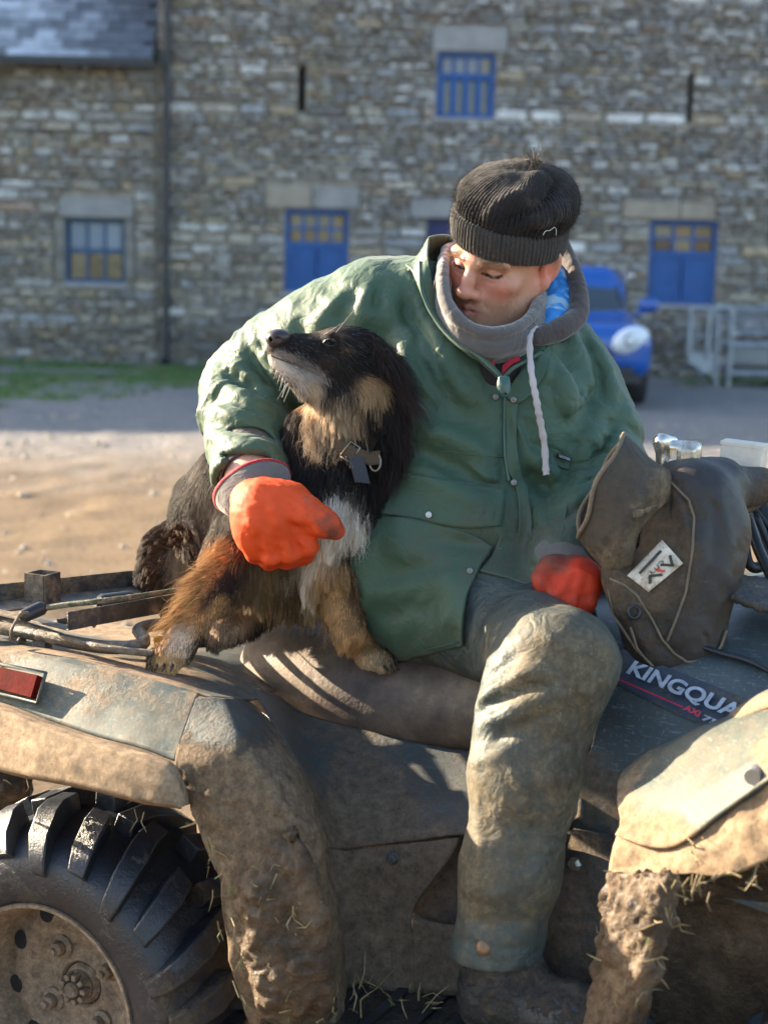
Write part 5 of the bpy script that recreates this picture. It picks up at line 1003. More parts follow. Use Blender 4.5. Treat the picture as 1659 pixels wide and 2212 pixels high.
folds(J, [
 ([(900, 640), (945, 740), (985, 830), (1040, 890)], .030, .010), ([(880, 700), (930, 810), (1000, 900), (1075, 930)], .028, -.012), ([(840, 640), (850, 690), (900, 760)], .016, .010), ([(870, 620), (885, 690), (930, 745)], .014, -.010), ([(800, 620), (790, 660), (800, 700)], .014, .010), ([(770, 630), (745, 665), (735, 700)], .014, -.009), ([(740, 635), (700, 680), (675, 720)], .013, .009), ([(830, 610), (810, 640), (812, 670)], .011, -.008),
 ([(560, 745), (600, 790), (640, 850)], .018, .016), ([(530, 760), (560, 800), (600, 850)], .014, -.012), ([(500, 775), (550, 820), (600, 868)], .016, .013), ([(480, 800), (530, 835), (580, 872)], .011, -.013), ([(462, 830), (520, 852), (600, 892)], .015, .013), ([(450, 862), (510, 872), (580, 905)], .010, -.012), ([(445, 885), (500, 892), (560, 905)], .013, .010), ([(447, 920), (500, 918), (570, 930), (606, 950)], .010, -.009), ([(452, 950), (510, 945), (600, 970)], .013, .007), ([(460, 985), (520, 975), (600, 985)], .009, -.006), ([(560, 735), (580, 770), (600, 800)], .010, -.010), ([(590, 720), (620, 770), (650, 830)], .014, -.012),
 ([(640, 700), (655, 740), (660, 790)], .014, -.008), ([(690, 690), (700, 730)], .016, .008),
 ([(1225, 720), (1255, 790), (1275, 870)], .016, .012), ([(1205, 740), (1240, 820), (1262, 880)], .012, -.012), ([(1250, 720), (1290, 790), (1300, 880)], .013, -.010), ([(1270, 730), (1310, 800), (1325, 880)], .014, .009),
 ([(1284, 821), (1263, 874), (1240, 940), (1226, 1000), (1216, 1070)], .013, -.024), ([(1300, 880), (1285, 930), (1250, 985)], .015, .012), ([(1330, 900), (1310, 960), (1265, 1010)], .012, -.010), ([(1340, 930), (1320, 990), (1270, 1040)], .015, .012), ([(1338, 965), (1300, 1025), (1240, 1060)], .011, -.012), ([(1325, 1010), (1280, 1060), (1225, 1090)], .015, .011), ([(1310, 1060), (1270, 1095), (1220, 1115)], .011, -.011), ([(1300, 1095), (1260, 1130), (1215, 1150)], .015, .009),
 ([(1270, 840), (1245, 880), (1215, 905)], .010, .012), ([(1265, 870), (1230, 900), (1200, 960)], .011, -.010), ([(1180, 800), (1200, 870), (1215, 930)], .022, -.010), ([(1210, 790), (1225, 850), (1225, 900)], .015, .008),
 ([(870, 1000), (960, 1050), (1060, 1090)], .022, .012), ([(880, 960), (960, 1005), (1050, 1045), (1085, 1060)], .018, -.012), ([(900, 920), (980, 950), (1060, 985)], .018, .009), ([(1140, 980), (1180, 1010), (1215, 1040)], .014, .012), ([(1135, 1010), (1170, 1045), (1205, 1075)], .012, -.013), ([(1150, 950), (1185, 975), (1218, 995)], .012, -.010), ([(1130, 1060), (1160, 1100), (1190, 1150)], .014, .008),
 ([(950, 700), (980, 770), (1040, 840)], .018, .006), ([(1150, 860), (1140, 930), (1150, 990)], .016, -.008), ([(1090, 860), (1088, 950), (1090, 1050)], .010, -.008), ([(905, 700), (940, 760), (960, 830)], .013, -.008), ([(860, 720), (880, 780), (930, 850)], .014, .008), ([(1100, 900), (1130, 940), (1150, 1000)], .010, .006), ([(900, 860), (960, 900), (1040, 930)], .012, -.007), ([(1165, 740), (1180, 800), (1185, 860)], .012, .006), ([(1000, 1000), (1050, 1030), (1085, 1040)], .010, .007), ([(880, 1160), (960, 1180), (1040, 1190)], .014, -.008), ([(860, 1190), (930, 1215), (1020, 1220)], .016, .007)], 1.95)
V, q = J.mesh(0); V = relax(V, q, 1, .35); _N = vnormals(V, q)
def ridged(p, s_, o=2): return 1 - np.abs(fbm(p, s_, o)) * 1.4
_arm = [P(800, 690, 2.74), P(700, 735, 2.77), P(615, 790, 2.81), P(545, 832, 2.83), P(523, 880, 2.78), P(530, 940, 2.70), P(545, 1030, 2.585)]; _arl = [P(1262, 830, 2.71), P(1290, 930, 2.68), P(1285, 1040, 2.63), P(1258, 1130, 2.55), P(1222, 1215, 2.47)]
def along(V, L):
    best = None; acc = 0.0
    for i in range(len(L) - 1):
        d, t = segd(V, L[i], L[i + 1]); sl_ = np.linalg.norm(L[i + 1] - L[i]); st = acc + t * sl_; acc += sl_
        best = (d, st) if best is None else (np.minimum(best[0], d), np.where(d < best[0], st, best[1]))
    return best
dw = .0030 * fbm(V, 9, 2) + .0008 * fbm(V, 40, 2)
for L_, c_, wd_ in ((_arm, .30, .17), (_arl, .18, .14)):
    d_, t_ = along(V, L_); m_ = sstep(.125, .085, d_) * np.exp(-((t_ - c_) / wd_) ** 2); q3 = np.stack([t_ * 1.0, V[:, 2] * .30 + V[:, 0] * .2, V[:, 1] * .30], 1); dw = dw + m_ * (.0085 * np.clip(ridged(q3, 21, 2), -.4, 1) + .0035 * np.clip(ridged(q3 + 3, 46, 2), -.3, 1) - .005)
q3 = np.stack([V[:, 0] * 1.0 + V[:, 2] * .45, V[:, 1] * .6, V[:, 2] * .30 - V[:, 0] * .15], 1); tor = sstep(-.02, .08, V[:, 0]); dw = dw + tor * (.0050 * np.clip(ridged(q3, 13, 2), -.3, 1) - .002) + .0022 * np.clip(ridged(V[:, [2, 0, 1]] * np.array([1, .45, .5]), 30, 2), 0, 1)
dw = dw + .011 * crumple(V, 7, 3) + .0055 * crumple(V, 19, 9); V = V + _N * dw[:, None]
def jmud(V): return {'mud': np.clip(.20 + .42 * sstep(1.25, .98, V[:, 2]) * sstep(-.06, .06, V[:, 0]) + .30 * vnoise(V, 4.2), 0, 1)}
jacket = obj('jacket', V, q, M_JKT, person, True, jmud(V))
# solid to lay the lower panels on: jacket over the thigh
TR = SDF((-.14, 2.05, .28), (.52, 3.02, 1.0), .0043)
TR.chain([P(930, 1290, 2.62), P(1040, 1318, 2.53), P(1130, 1378, 2.45), A(1206, 1438, .36)], [.114, .103, .087, .077], .03)
TR.chain([A(1206, 1438, .36), A(1160, 1525, .39), A(1133, 1680, .43), A(1103, 1870, .46), A(1070, 2060, .475)], [.077, .079, .071, .066, .063], .03)
TR.ell(P(985, 1330, 2.66), (.17, .14, .10), None, .03); kl = Q(.70, -.30, .92); TR.chain([P(1060, 1290, 2.74), kl, Q(.66, -.37, .60), Q(.64, -.40, .40)], [.10, .088, .075, .068], .03)
hem = A(1070, 2066, .475); TR.plane(hem, (.06, -.05, -1), .004); TR.cap(hem + np.array([0, 0, -.1]), hem + np.array([.002, 0, .02]), .050, .050, .004, 's')
folds(TR, [([(1013, 1540), (1050, 1500), (1110, 1465), (1190, 1440)], .012, .020), ([(1010, 1556), (1055, 1525), (1120, 1492), (1200, 1470)], .008, -.020), ([(1014, 1580), (1075, 1550), (1140, 1522), (1225, 1500)], .012, .018), ([(1012, 1524), (1040, 1478), (1080, 1440), (1130, 1410)], .008, -.016), ([(1000, 1500), (1030, 1455), (1080, 1415)], .011, .014), ([(1005, 1620), (1070, 1600), (1130, 1570), (1180, 1545)], .009, -.012), ([(1005, 1650), (1060, 1640), (1120, 1605)], .012, .011), ([(1090, 1640), (1130, 1700), (1150, 1790)], .012, .008), ([(1180, 1620), (1190, 1750), (1170, 1880)], .014, .008), ([(1140, 1660), (1150, 1780), (1130, 1900)], .010, -.007), ([(1030, 1700), (1040, 1820), (1030, 1950)], .013, .007), ([(990, 1920), (1050, 1938), (1130, 1920)], .011, .007), ([(985, 1985), (1060, 2000), (1150, 1985)], .009, -.007), ([(1090, 1300), (1160, 1350), (1220, 1400)], .03, .005), ([(1230, 1480), (1262, 1560), (1245, 1660)], .013, -.008), ([(890, 1440), (940, 1480), (1000, 1520)], .014, .010), ([(880, 1460), (930, 1498), (985, 1530)], .008, -.010), ([(970, 2030), (1050, 2046), (1160, 2052)], .005, -.004)], 1.0)
V, q = TR.mesh(0); V = relax(V, q, 1, .35); V = V + vnormals(V, q) * (.0035 * fbm(V, 8, 2) + .0010 * fbm(V, 32, 2) + .0022 * np.clip(ridged(V * np.array([.5, .6, 1.0]) + V[:, [2, 2, 0]] * np.array([.2, .1, .3]), 16, 2), -.2, 1) + .010 * crumple(V, 8, 5) + .0040 * crumple(V, 21, 6))[:, None]
kn = A(1230, 1450, .42); md = np.clip(.34 + .55 * np.exp(-((V - kn) ** 2).sum(1) / .012) + .35 * sstep(.85, .72, V[:, 2]) * sstep(.48, .60, V[:, 2]) + .2 * vnoise(V, 6), 0, 1)
trousers = obj('trousers', V, q, M_TRS, person, True, {'mud': md})
for p_ in on(TR, [(1046, 2047), (1047, 2047)], .002)[:1]: MB().lathe([(0, .004), (.005, .0045), (.009, .003), (.011, 0), (.011, -.002)], p_, frame(CAM - p_), 18).build('press_stud', simple('rusty stud', (.24, .13, .07), .5, .5), trousers, True)
# boots
def boot(foot, shin, nm='boot'):
    s = SDF(np.minimum(foot, shin) - .24, np.maximum(foot, shin) + .24, .006); toe = foot + QF * .19 + np.array([0, 0, -.012])
    s.cap(shin, foot + np.array([0, 0, .05]), .062, .056, .03); s.cap(foot + np.array([0, 0, .0]) - QF * .02, foot + QF * .10, .05, .047, .03); s.cap(foot + QF * .10, toe, .047, .042, .02); s.fold([foot + QN * .07 + np.array([0, 0, .06]) + QF * .03, foot + QN * .06 + np.array([0, 0, .05]) + QF * .07], .012, -.006)
    s.plane(foot + np.array([0, 0, -.046]), (0, 0, -1), .008); V, q = s.mesh(1); V = V + vnormals(V, q) * (.003 * fbm(V, 14, 3))[:, None]; o = obj(nm, V, q, M_BOOT, person)
    MB().box(foot + QF * .075 + np.array([0, 0, -.052]), (.155, .048, .011), np.stack([QF, QN, (0, 0, 1)], 1), .006).build('sole', M_BLK, o)
ft = A(1085, 2165, .475); boot(ft, A(1072, 2040, .475)); boot(Q(.66, -.42, .385), Q(.645, -.40, .46))
# ---- jacket details, laid on the jacket
K2 = SDF((-.36, 2.05, .74), (.47, 3.02, 1.54), .006)    # jacket and thigh together
for S_ in (J, TR):
    a = S_; gx = [np.clip(np.round((K2.ax[k] - a.lo[k]) / a.v).astype(int), 0, a.n[k] - 1) for k in range(3)]; inb = [(K2.ax[k] >= a.lo[k]) & (K2.ax[k] <= a.lo[k] + (a.n[k] - 1) * a.v) for k in range(3)]
    sub = a.D[np.ix_(*gx)]; sub = np.where(inb[0][:, None, None] & inb[1][None, :, None] & inb[2][None, None, :], sub, .15); h = np.maximum(.03 - np.abs(K2.D - sub), 0); K2.D = np.minimum(K2.D, sub) - h * h / .12
folds(K2, [([(760, 1250), (850, 1235), (960, 1215), (1030, 1210)], .016, -.014), ([(765, 1290), (870, 1275), (1000, 1240)], .015, .014), ([(785, 1335), (880, 1318), (1000, 1290)], .013, -.010), ([(890, 1150), (872, 1250), (862, 1400)], .015, .011), ([(950, 1170), (932, 1280), (925, 1400)], .011, -.010), ([(830, 1140), (812, 1250), (820, 1380)], .012, -.009), ([(800, 1180), (900, 1170), (1000, 1180)], .012, .008)])
skirt = laid('skirt_panel', K2, [[(750, 1150), (810, 1120), (900, 1122), (1000, 1150), (1065, 1180)], [(750, 1220), (812, 1200), (900, 1195), (985, 1205), (1035, 1226)], [(756, 1290), (815, 1290), (890, 1285), (960, 1285), (1012, 1282)], [(775, 1345), (825, 1360), (885, 1358), (950, 1350), (1001, 1338)], [(800, 1392), (848, 1426), (900, 1420), (955, 1408), (994, 1397)]], M_JKT, jacket, .012, 8, 8, .004,
             lambda V: .004 * np.sin(V[:, 0] * 40 + V[:, 2] * 30) + .003 * fbm(V, 14, 2) + .006 * np.clip(1 - np.abs(fbm(np.stack([V[:, 0] * .9 - V[:, 2] * .6, V[:, 1] * .4, V[:, 0] * .3 + V[:, 2] * .3], 1), 17, 2)) * 1.5, -.3, 1) - .002 + .009 * crumple(V, 9, 12) + .003 * crumple(V, 24, 13), jmud)
laid('skirt_panel', K2, [[(1085, 1150), (1120, 1150), (1160, 1150), (1195, 1150)], [(1060, 1205), (1110, 1225), (1150, 1215), (1190, 1200)], [(1035, 1232), (1100, 1248), (1140, 1262), (1170, 1240)]], M_JKT, jacket, .008, 6, 6, .004, None, jmud)
fl_ = laid('pocket_flap', J, [[(852, 1020), (930, 1030), (1010, 1042), (1090, 1055)], [(826, 1070), (920, 1078), (1010, 1088), (1091, 1100)], [(822, 1108), (900, 1122), (1000, 1142), (1084, 1136)]], M_JKT, jacket, .009, 6, 6, .004, None, jmud)
laid('pocket_flap', J, [[(1184, 1072), (1210, 1080), (1226, 1088)], [(1182, 1110), (1208, 1125), (1220, 1135)], [(1190, 1140), (1208, 1155), (1214, 1160)]], M_JKT, jacket, .008, 5, 5, .004, None, jmud)
laid('chest_flap', J, [[(1190, 968), (1215, 975), (1232, 978)], [(1188, 984), (1212, 992), (1231, 996)], [(1190, 1000), (1213, 1010), (1230, 1014)]], M_JKT, jacket, .006, 5, 4, .003, None, jmud)
laid('placket', J, [[(1090, 862), (1102, 866), (1118, 872)], [(1093, 930), (1103, 935), (1114, 940)], [(1096, 1010), (1112, 1015), (1126, 1020)], [(1115, 1050), (1128, 1052), (1140, 1055)], [(1122, 1120), (1134, 1122), (1148, 1124)], [(1113, 1190), (1130, 1195), (1152, 1200)], [(1102, 1232), (1130, 1248), (1160, 1256)]], M_JKT, jacket, .009, 5, 8, .003, lambda V: .0018 * fbm(V, 30, 2), jmud)
laid('lapel', J, [[(1150, 770), (1172, 762), (1192, 728)], [(1125, 800), (1160, 800), (1186, 770)], [(1105, 830), (1140, 835), (1172, 815)], [(1095, 860), (1118, 872), (1150, 850)]], M_JKT, jacket, .010, 6, 6, .003, lambda V: .002 * fbm(V, 20, 2), jmud)
def seam(name, L, r_=.0012, mat=M_JKT, lift=.0, src=None): MB().tube(spline(on(src or J, L, lift, 2), 3), r_, 6).build(name, mat, jacket, True)
seam('yoke_seam', [(893, 967), (950, 973), (1020, 982), (1088, 988)]); seam('hem_seam', [(812, 1388), (850, 1412), (900, 1408), (955, 1396), (990, 1386)], .001, M_JKT, .014, K2)
ziL = on(J, [(913, 567), (915, 630), (945, 693), (987, 738), (1039, 773), (1078, 812), (1088, 822)], .004, 4)
def teeth(name, L, r_=.0032, step=.0042):
    L = spline(L, 4); d = np.concatenate([[0], np.cumsum(np.linalg.norm(np.diff(L, axis=0), axis=1))]); mb = MB(); t = 0.0
    while t < d[-1]:
        p = np.array([np.interp(t, d, L[:, k]) for k in range(3)]); mb.box(p, (r_, r_, r_ * .45), rotm(0, 0, .3)); t += step
    o = mb.build(name, M_ZIP, jacket); o['kind'] = 'stuff'; return o
def pl3(L):
    out = []
    for px, py, Y in L:
        hh = J.hit(px, py); out.append(P(px, py, min(Y, hh[1] - .006) if hh is not None else Y))
    return out
# collar (stands up round the neck), zip edges, red lining
col_o = pl3([(876, 572, 2.74), (893, 590, 2.67), (915, 640, 2.625), (945, 700, 2.585), (987, 744, 2.555), (1039, 780, 2.535), (1080, 818, 2.525)])
col_t = pl3([(906, 552, 2.72), (912, 566, 2.655), (916, 632, 2.605), (946, 692, 2.568), (988, 737, 2.545), (1040, 772, 2.53), (1084, 814, 2.52)])
col_in = pl3([(928, 516, 2.71), (926, 552, 2.65), (938, 640, 2.61), (962, 700, 2.578), (1000, 744, 2.555), (1046, 778, 2.54), (1088, 818, 2.53)])
patch('collar', [col_o, col_t, col_in], M_JKT, jacket, 6, 6, .003, lambda V: .0015 * fbm(V, 25, 2), False, jmud)
patch('collar', [pl3([(930, 512, 2.71), (958, 509, 2.74), (990, 512, 2.80)]), pl3([(905, 556, 2.74), (940, 560, 2.80), (990, 565, 2.84)]), pl3([(880, 580, 2.78), (930, 590, 2.82), (990, 600, 2.85)])], M_JKT, jacket, 6, 6, .004, None, False, jmud)
teeth('zip_teeth', [p + np.array([-.002, -.005, 0]) for p in col_t[1:]])
ziR = pl3([(1088, 814, 2.518), (1109, 794, 2.53), (1141, 777, 2.545), (1172, 759, 2.57)]); teeth('zip_teeth', ziR)
patch('red_lining', [pl3([(943, 672, 2.60), (962, 712, 2.58), (1000, 752, 2.557), (1066, 798, 2.54)]), pl3([(962, 674, 2.605), (976, 708, 2.585), (1006, 746, 2.562), (1068, 789, 2.545)]), pl3([(976, 690, 2.62), (984, 718, 2.60), (1008, 742, 2.58), (1068, 784, 2.56)])], M_REDC, jacket, 6, 4, .003)
patch('red_lining', [pl3([(1084, 812, 2.528), (1104, 790, 2.538), (1124, 780, 2.55)]), pl3([(1086, 792, 2.54), (1102, 777, 2.548), (1120, 771, 2.556)])], M_REDC, jacket, 6, 4, .003)
p_ = P(1088, 828, 2.505); blob('zip_slider', M_ZIP, jacket, [lambda s: s.box(p_, (.008, .003, .011), None, .002, .002), lambda s: s.cap(p_ + np.array([0, -.005, -.004]), p_ + np.array([.002, -.006, -.016]), .004, .005), lambda s: s.cap(p_ + np.array([.002, -.01, -.016]), p_ + np.array([.002, 0, -.016]), .0025, .0025, .001, 's')], p_ - .03, p_ + .03, .0012)
MB().tube(spline(on(J, [(1092, 845), (1091, 870), (1090, 930), (1092, 985), (1100, 1040)], .004, 3), 3), .0035, 6, flat=.6).build('zip', M_ZIP, jacket, True)
for (px, py, m_, src, lf) in ((1071, 857, M_STUD, J, .003), (1109, 863, M_STUD, J, .012), (1110, 1042, M_STUD, J, .014), (1078, 1190, M_STUD, J, .012), (1139, 1207, M_BRASS, J, .014), (926, 1112, simple('pale stud', (.55, .55, .52), .4, .2), J, .014), (1015, 1233, M_STUD, K2, .016)):
    h = on(src, [(px, py), (px + 1, py)], lf)
    if h: MB().lathe([(0, .002), (.002, .002), (.003, .0008), (.0042, .002), (.0052, .0006), (.0052, -.004)], h[0], frame(CAM - h[0]), 18).build('press_stud', m_, jacket, True)
zb_ = on(J, [(1112, 1205), (1110, 1232)], .013); p2 = zb_[-1] if zb_ else P(1110, 1230, 2.47); blob('zip_slider', M_ZIP, jacket, [lambda s: s.box(p2, (.007, .004, .012), rotm(0, 0, .15), .002, .002), lambda s: s.cap(p2 + np.array([.0, -.004, -.012]), p2 + np.array([.006, -.004, -.026]), .0045, .006)], p2 - .04, p2 + .04, .0014)
lb = laid('label', J, [[(1205, 978), (1233, 988)], [(1205, 988), (1233, 998)]], simple('black label', (.012, .012, .014), .6, bump=0), jacket, .013, 4, 3, .001)
def flat_text(body, pa, pb, up, mat, parent, name='lettering', lift=.001, shear=0.0):
    cu = bpy.data.curves.new(name, 'FONT'); cu.body = body; cu.size = 1; cu.offset = .01; o = bpy.data.objects.new(name, cu); COL.objects.link(o); bpy.context.view_layer.update(); wdt = max(o.dimensions.x, .01)
    dg = bpy.context.evaluated_depsgraph_get(); me = bpy.data.meshes.new_from_object(o.evaluated_get(dg)); bpy.data.objects.remove(o); V = np.empty(len(me.vertices) * 3, np.float32); me.vertices.foreach_get('co', V); V = V.reshape(-1, 3); X = pb - pa; Z = CAM - pa; Z /= np.linalg.norm(Z)
    W = pa + V[:, :1] / wdt * X + V[:, 1:2] / .73 * (up + X / np.linalg.norm(X) * np.linalg.norm(up) * shear) + Z * lift; me.vertices.foreach_set('co', W.astype(np.float32).ravel()); me.materials.clear(); me.materials.append(mat); o = bpy.data.objects.new(name, me); link(o, parent); return o
h = on(J, [(1208, 987), (1231, 995.5)], .0155); M_WHT = simple('white print', (.55, .55, .53), .6, bump=0)
flat_text('DICSTERE', h[0], h[-1], (P(1208, 981, 2.5) - P(1208, 987, 2.5)), M_WHT, jacket)
# ---- hoodie, drawstring, snood
blob('hoodie', M_INNER, person, [lambda s: s.cap(P(1072, 735, 2.71), P(1070, 790, 2.69), .066, .080, .02), lambda s: s.ell(P(1070, 800, 2.66), (.09, .11, .055), None, .03)], (-.02, 2.4, 1.2), (.36, 2.9, 1.5), .006)
MB().lathe([(.054, -.10), (.0545, -.02), (.0535, .004), (.051, .006), (.049, .002), (.049, -.10)], wr, frame(ax_), 28).build('hoodie_sleeve', M_HOOD, bpy.data.objects['hoodie'], True)
hoodie = bpy.data.objects['hoodie']
hr = spline(PL([(1196, 480, 2.80), (1222, 545, 2.76), (1240, 590, 2.72), (1251, 640, 2.68), (1247, 682, 2.645), (1215, 708, 2.61), (1180, 722, 2.59), (1150, 728, 2.575)]), 6)
s = SDF(hr.min(0) - .06, hr.max(0) + .06, .0035); s.chain(list(hr), list(np.interp(np.linspace(0, 1, len(hr)), [0, .4, .7, 1], [.009, .012, .015, .010])), .01)
for t in np.linspace(.1, .9, 16): i = int(t * (len(hr) - 1)); s.fold([hr[i] + np.array([-.02, -.02, .005]), hr[i] + np.array([.005, -.02, -.012])], .006, -.002)
s.fold([p + np.array([.006, -.014, -.004]) for p in hr[8:]], .004, -.003)
V, q = s.mesh(1); obj('hood_rim', V, q, M_HOOD, hoodie, True, {'mud': .35 + .3 * vnoise(V, 20)})
M_LIN = NT('blue camouflage hood lining'); _n = M_LIN.noise(22, 2, .4, dist=1.2, stretch=(1, 1, 1.6)); M_LIN.set(color=M_LIN.ramp(_n, [(.40, (.012, .10, .30)), (.47, (.02, .17, .46)), (.55, (.03, .21, .54)), (.60, (.25, .40, .52))]), rough=.85); M_LIN.bump(M_LIN.noise(14, 3), .4, .01); M_LIN = M_LIN.m
patch('hood_lining', [PL([(1160, 560, 2.78), (1168, 610, 2.70), (1170, 655, 2.655), (1160, 715, 2.60)]), PL([(1190, 560, 2.76), (1195, 610, 2.69), (1196, 655, 2.64), (1178, 712, 2.595)]), PL([(1215, 560, 2.76), (1222, 605, 2.715), (1228, 655, 2.665), (1205, 702, 2.615)]), PL([(1226, 540, 2.78), (1240, 595, 2.74), (1248, 650, 2.69), (1226, 692, 2.63)])], M_LIN, hoodie, 8, 8, .003, lambda V: .004 * np.sin(V[:, 2] * 90 + V[:, 0] * 50) + .002 * fbm(V, 30, 2))
dsl = spline(PL([(1160, 704, 2.552), (1150, 715, 2.545), (1144, 735, 2.535), (1146, 787, 2.515), (1152, 830, 2.50), (1158, 860, 2.495), (1163, 890, 2.495), (1168, 915, 2.50), (1176, 961, 2.505), (1179, 1013, 2.505), (1180, 1026, 2.503)]), 5)
dsl = [p if i < 12 else (lambda h_: h_ if h_ is not None else p)(None) for i, p in enumerate(dsl)]
MB().tube(dsl, [.0028 + .0032 * min(1, i / 12) + (.001 * math.sin(i * 1.7)) for i in range(len(dsl))], 8, flat=.4).build('drawstring', cloth('pale drawstring', (.42, .39, .40), (.2, .15, .12), .1, .9, 500, wscale=.6), hoodie, True)
# snood as a swept fold of fleece round the neck
sn_top = PL([(966, 540, 2.72), (957, 576, 2.63), (958, 630, 2.575), (974, 674, 2.547), (1012, 708, 2.532), (1070, 721, 2.53), (1128, 702, 2.56), (1160, 662, 2.62), (1168, 618, 2.70), (1160, 576, 2.79), (1100, 546, 2.85), (1010, 526, 2.82)])
sn_mid = PL([(964, 566, 2.74), (956, 610, 2.65), (962, 668, 2.59), (986, 710, 2.557), (1028, 742, 2.54), (1078, 749, 2.54), (1134, 728, 2.57), (1164, 682, 2.63), (1172, 632, 2.71), (1160, 586, 2.80), (1100, 560, 2.86), (1010, 545, 2.83)])
sn_bot = PL([(972, 606, 2.76), (970, 656, 2.67), (978, 700, 2.61), (1006, 736, 2.577), (1050, 759, 2.562), (1088, 758, 2.562), (1134, 740, 2.59), (1160, 699, 2.65), (1168, 649, 2.73), (1156, 609, 2.80), (1100, 584, 2.84), (1020, 574, 2.82)])
s = SDF((.02, 2.40, 1.24), (.32, 2.92, 1.52), .0035)
for L, r_ in ((sn_top, .0075), (sn_mid, .0115), (sn_bot, .0125)):
    c_ = spline(L + [L[0]], 5); s.chain(list(c_), [r_] * len(c_), .012)
for a_, b_ in ((sn_top, sn_mid), (sn_mid, sn_bot)):
    c_ = spline([(p + q_) / 2 + np.array([0, -.012, 0]) for p, q_ in zip(a_, b_)][:9], 5); s.fold(list(c_), .005, -.004, False)
c_ = spline([(p * .45 + q_ * .55) + np.array([0, -.018, 0]) for p, q_ in zip(sn_mid, sn_bot)][1:8], 5); s.fold(list(c_), .0045, -.004); c_ = spline([(p * .8 + q_ * .2) + np.array([0, -.02, 0]) for p, q_ in zip(sn_mid, sn_bot)][1:8], 5); s.fold(list(c_), .005, -.003)
s.cap(P(1066, 560, 2.69), P(1066, 700, 2.70), .070, .062, .008, 's')
V, q = s.mesh(1); V = V + vnormals(V, q) * (.0012 * fbm(V, 40, 3))[:, None]; obj('snood', V, q, M_SNOOD, person, True, {'mud': .4 + .3 * vnoise(V, 15)})
# ---- head (with neck and the body under the clothes: one mesh)
HM = rotm(R(-38), R(15), R(14)); HS = .97; HO = P(1029, 576, 2.605) - HM @ np.array([0, -.083, 0]) * HS
def HW(p): return (np.asarray(p) * HS) @ HM.T + HO
h = SDF((-.10, -.14, -.20), (.10, .125, .14), .0019)
h.ell((0, .012, .035), (.076, .098, .095), None, .02); h.ell((0, -.032, -.03), (.062, .056, .080), None, .03); h.ell((0, -.045, -.082), (.046, .042, .036), None, .03)
for sx in (-1, 1):
    h.cap((sx * .060, .004, -.045), (sx * .050, -.025, -.082), .016, .016, .03); h.cap((sx * .050, -.025, -.082), (sx * .016, -.074, -.104), .015, .014, .028)
    h.ell((sx * .046, -.062, -.026), (.020, .019, .016), None, .020); h.ell((sx * .034, -.068, -.055), (.017, .015, .022), None, .02)
    h.cap((sx * .048, -.073, .013), (sx * .014, -.090, .010), .0105, .0100, .010)
    h.ell((sx * .032, -.100, -.003), (.019, .0155, .0105), None, .010, 's'); h.ell((sx * .0315, -.0745, -.003), (.0150, .0125, .0110), None, .003)
    h.fold([(sx * .017, -.100, -.046), (sx * .028, -.093, -.058), (sx * .034, -.085, -.076)], .0055, -.0048)
    h.ell((sx * .0145, -.1005, -.0435), (.0090, .0110, .0086), None, .005); h.fold([(sx * .019, -.104, -.036), (sx * .0225, -.098, -.042), (sx * .021, -.094, -.049)], .0028, -.0026); h.ell((sx * .0075, -.1065, -.0525), (.0038, .005, .003), None, .002, 's')
    er = rotm(sx * -.45, -.2, sx * .12); h.ell((sx * .084, .018, -.006), (.0065, .019, .031), er, .006); h.ell((sx * .0885, .014, -.004), (.005, .010, .018), er, .004, 's'); h.ell((sx * .080, .009, -.035), (.0068, .0095, .012), er, .006)
    h.fold([(sx * .0835, .026, -.02), (sx * .086, .033, .0), (sx * .084, .026, .022)], .0035, .002)
h.ell((0, -.088, .012), (.015, .012, .014), None, .015); h.cap((0, -.0935, .004), (0, -.110, -.034), .0078, .0100, .010); h.ell((0, -.1125, -.0405), (.0138, .0120, .0112), None, .006); h.ell((0, -.102, -.020), (.011, .010, .012), None, .01)
h.ell((0, -.080, -.068), (.030, .019, .026), None, .02); h.cap((-.021, -.0905, -.0710), (0, -.1000, -.0680), .0042, .0054, .004); h.cap((.021, -.0905, -.0710), (0, -.1000, -.0680), .0042, .0054, .004)
h.cap((-.018, -.0905, -.0800), (0, -.0985, -.0812), .0052, .0074, .005); h.cap((.018, -.0905, -.0800), (0, -.0985, -.0812), .0052, .0074, .005)
h.fold([(-.026, -.0865, -.0745), (-.012, -.0975, -.0745), (0, -.1015, -.0745), (.012, -.0975, -.0745), (.026, -.0865, -.0745)], .0022, -.0042); h.fold([(-.012, -.093, -.0895), (.012, -.093, -.0895)], .006, -.004); h.fold([(0, -.1, -.055), (0, -.102, -.063)], .003, -.0016)
h.ell((0, -.080, -.112), (.023, .018, .017), None, .02); h.ell((0, -.045, -.102), (.045, .043, .029), None, .03); h.fold([(0, -.097, .008), (0, -.099, .019)], .002, -.0014); h.cap((0, .015, -.06), (0, .045, -.20), .056, .060, .03)
def FS(L):                                       # lay a line on the front of the face
    out = []
    for x_, z_ in L:
        ix, iz = int(round((x_ - h.lo[0]) / h.v)), int(round((z_ - h.lo[2]) / h.v)); col_ = h.D[ix, :, iz]; k_ = int(np.argmax(col_ < 0)); out.append((x_, h.lo[1] + k_ * h.v, z_))
    return out
_fl = []
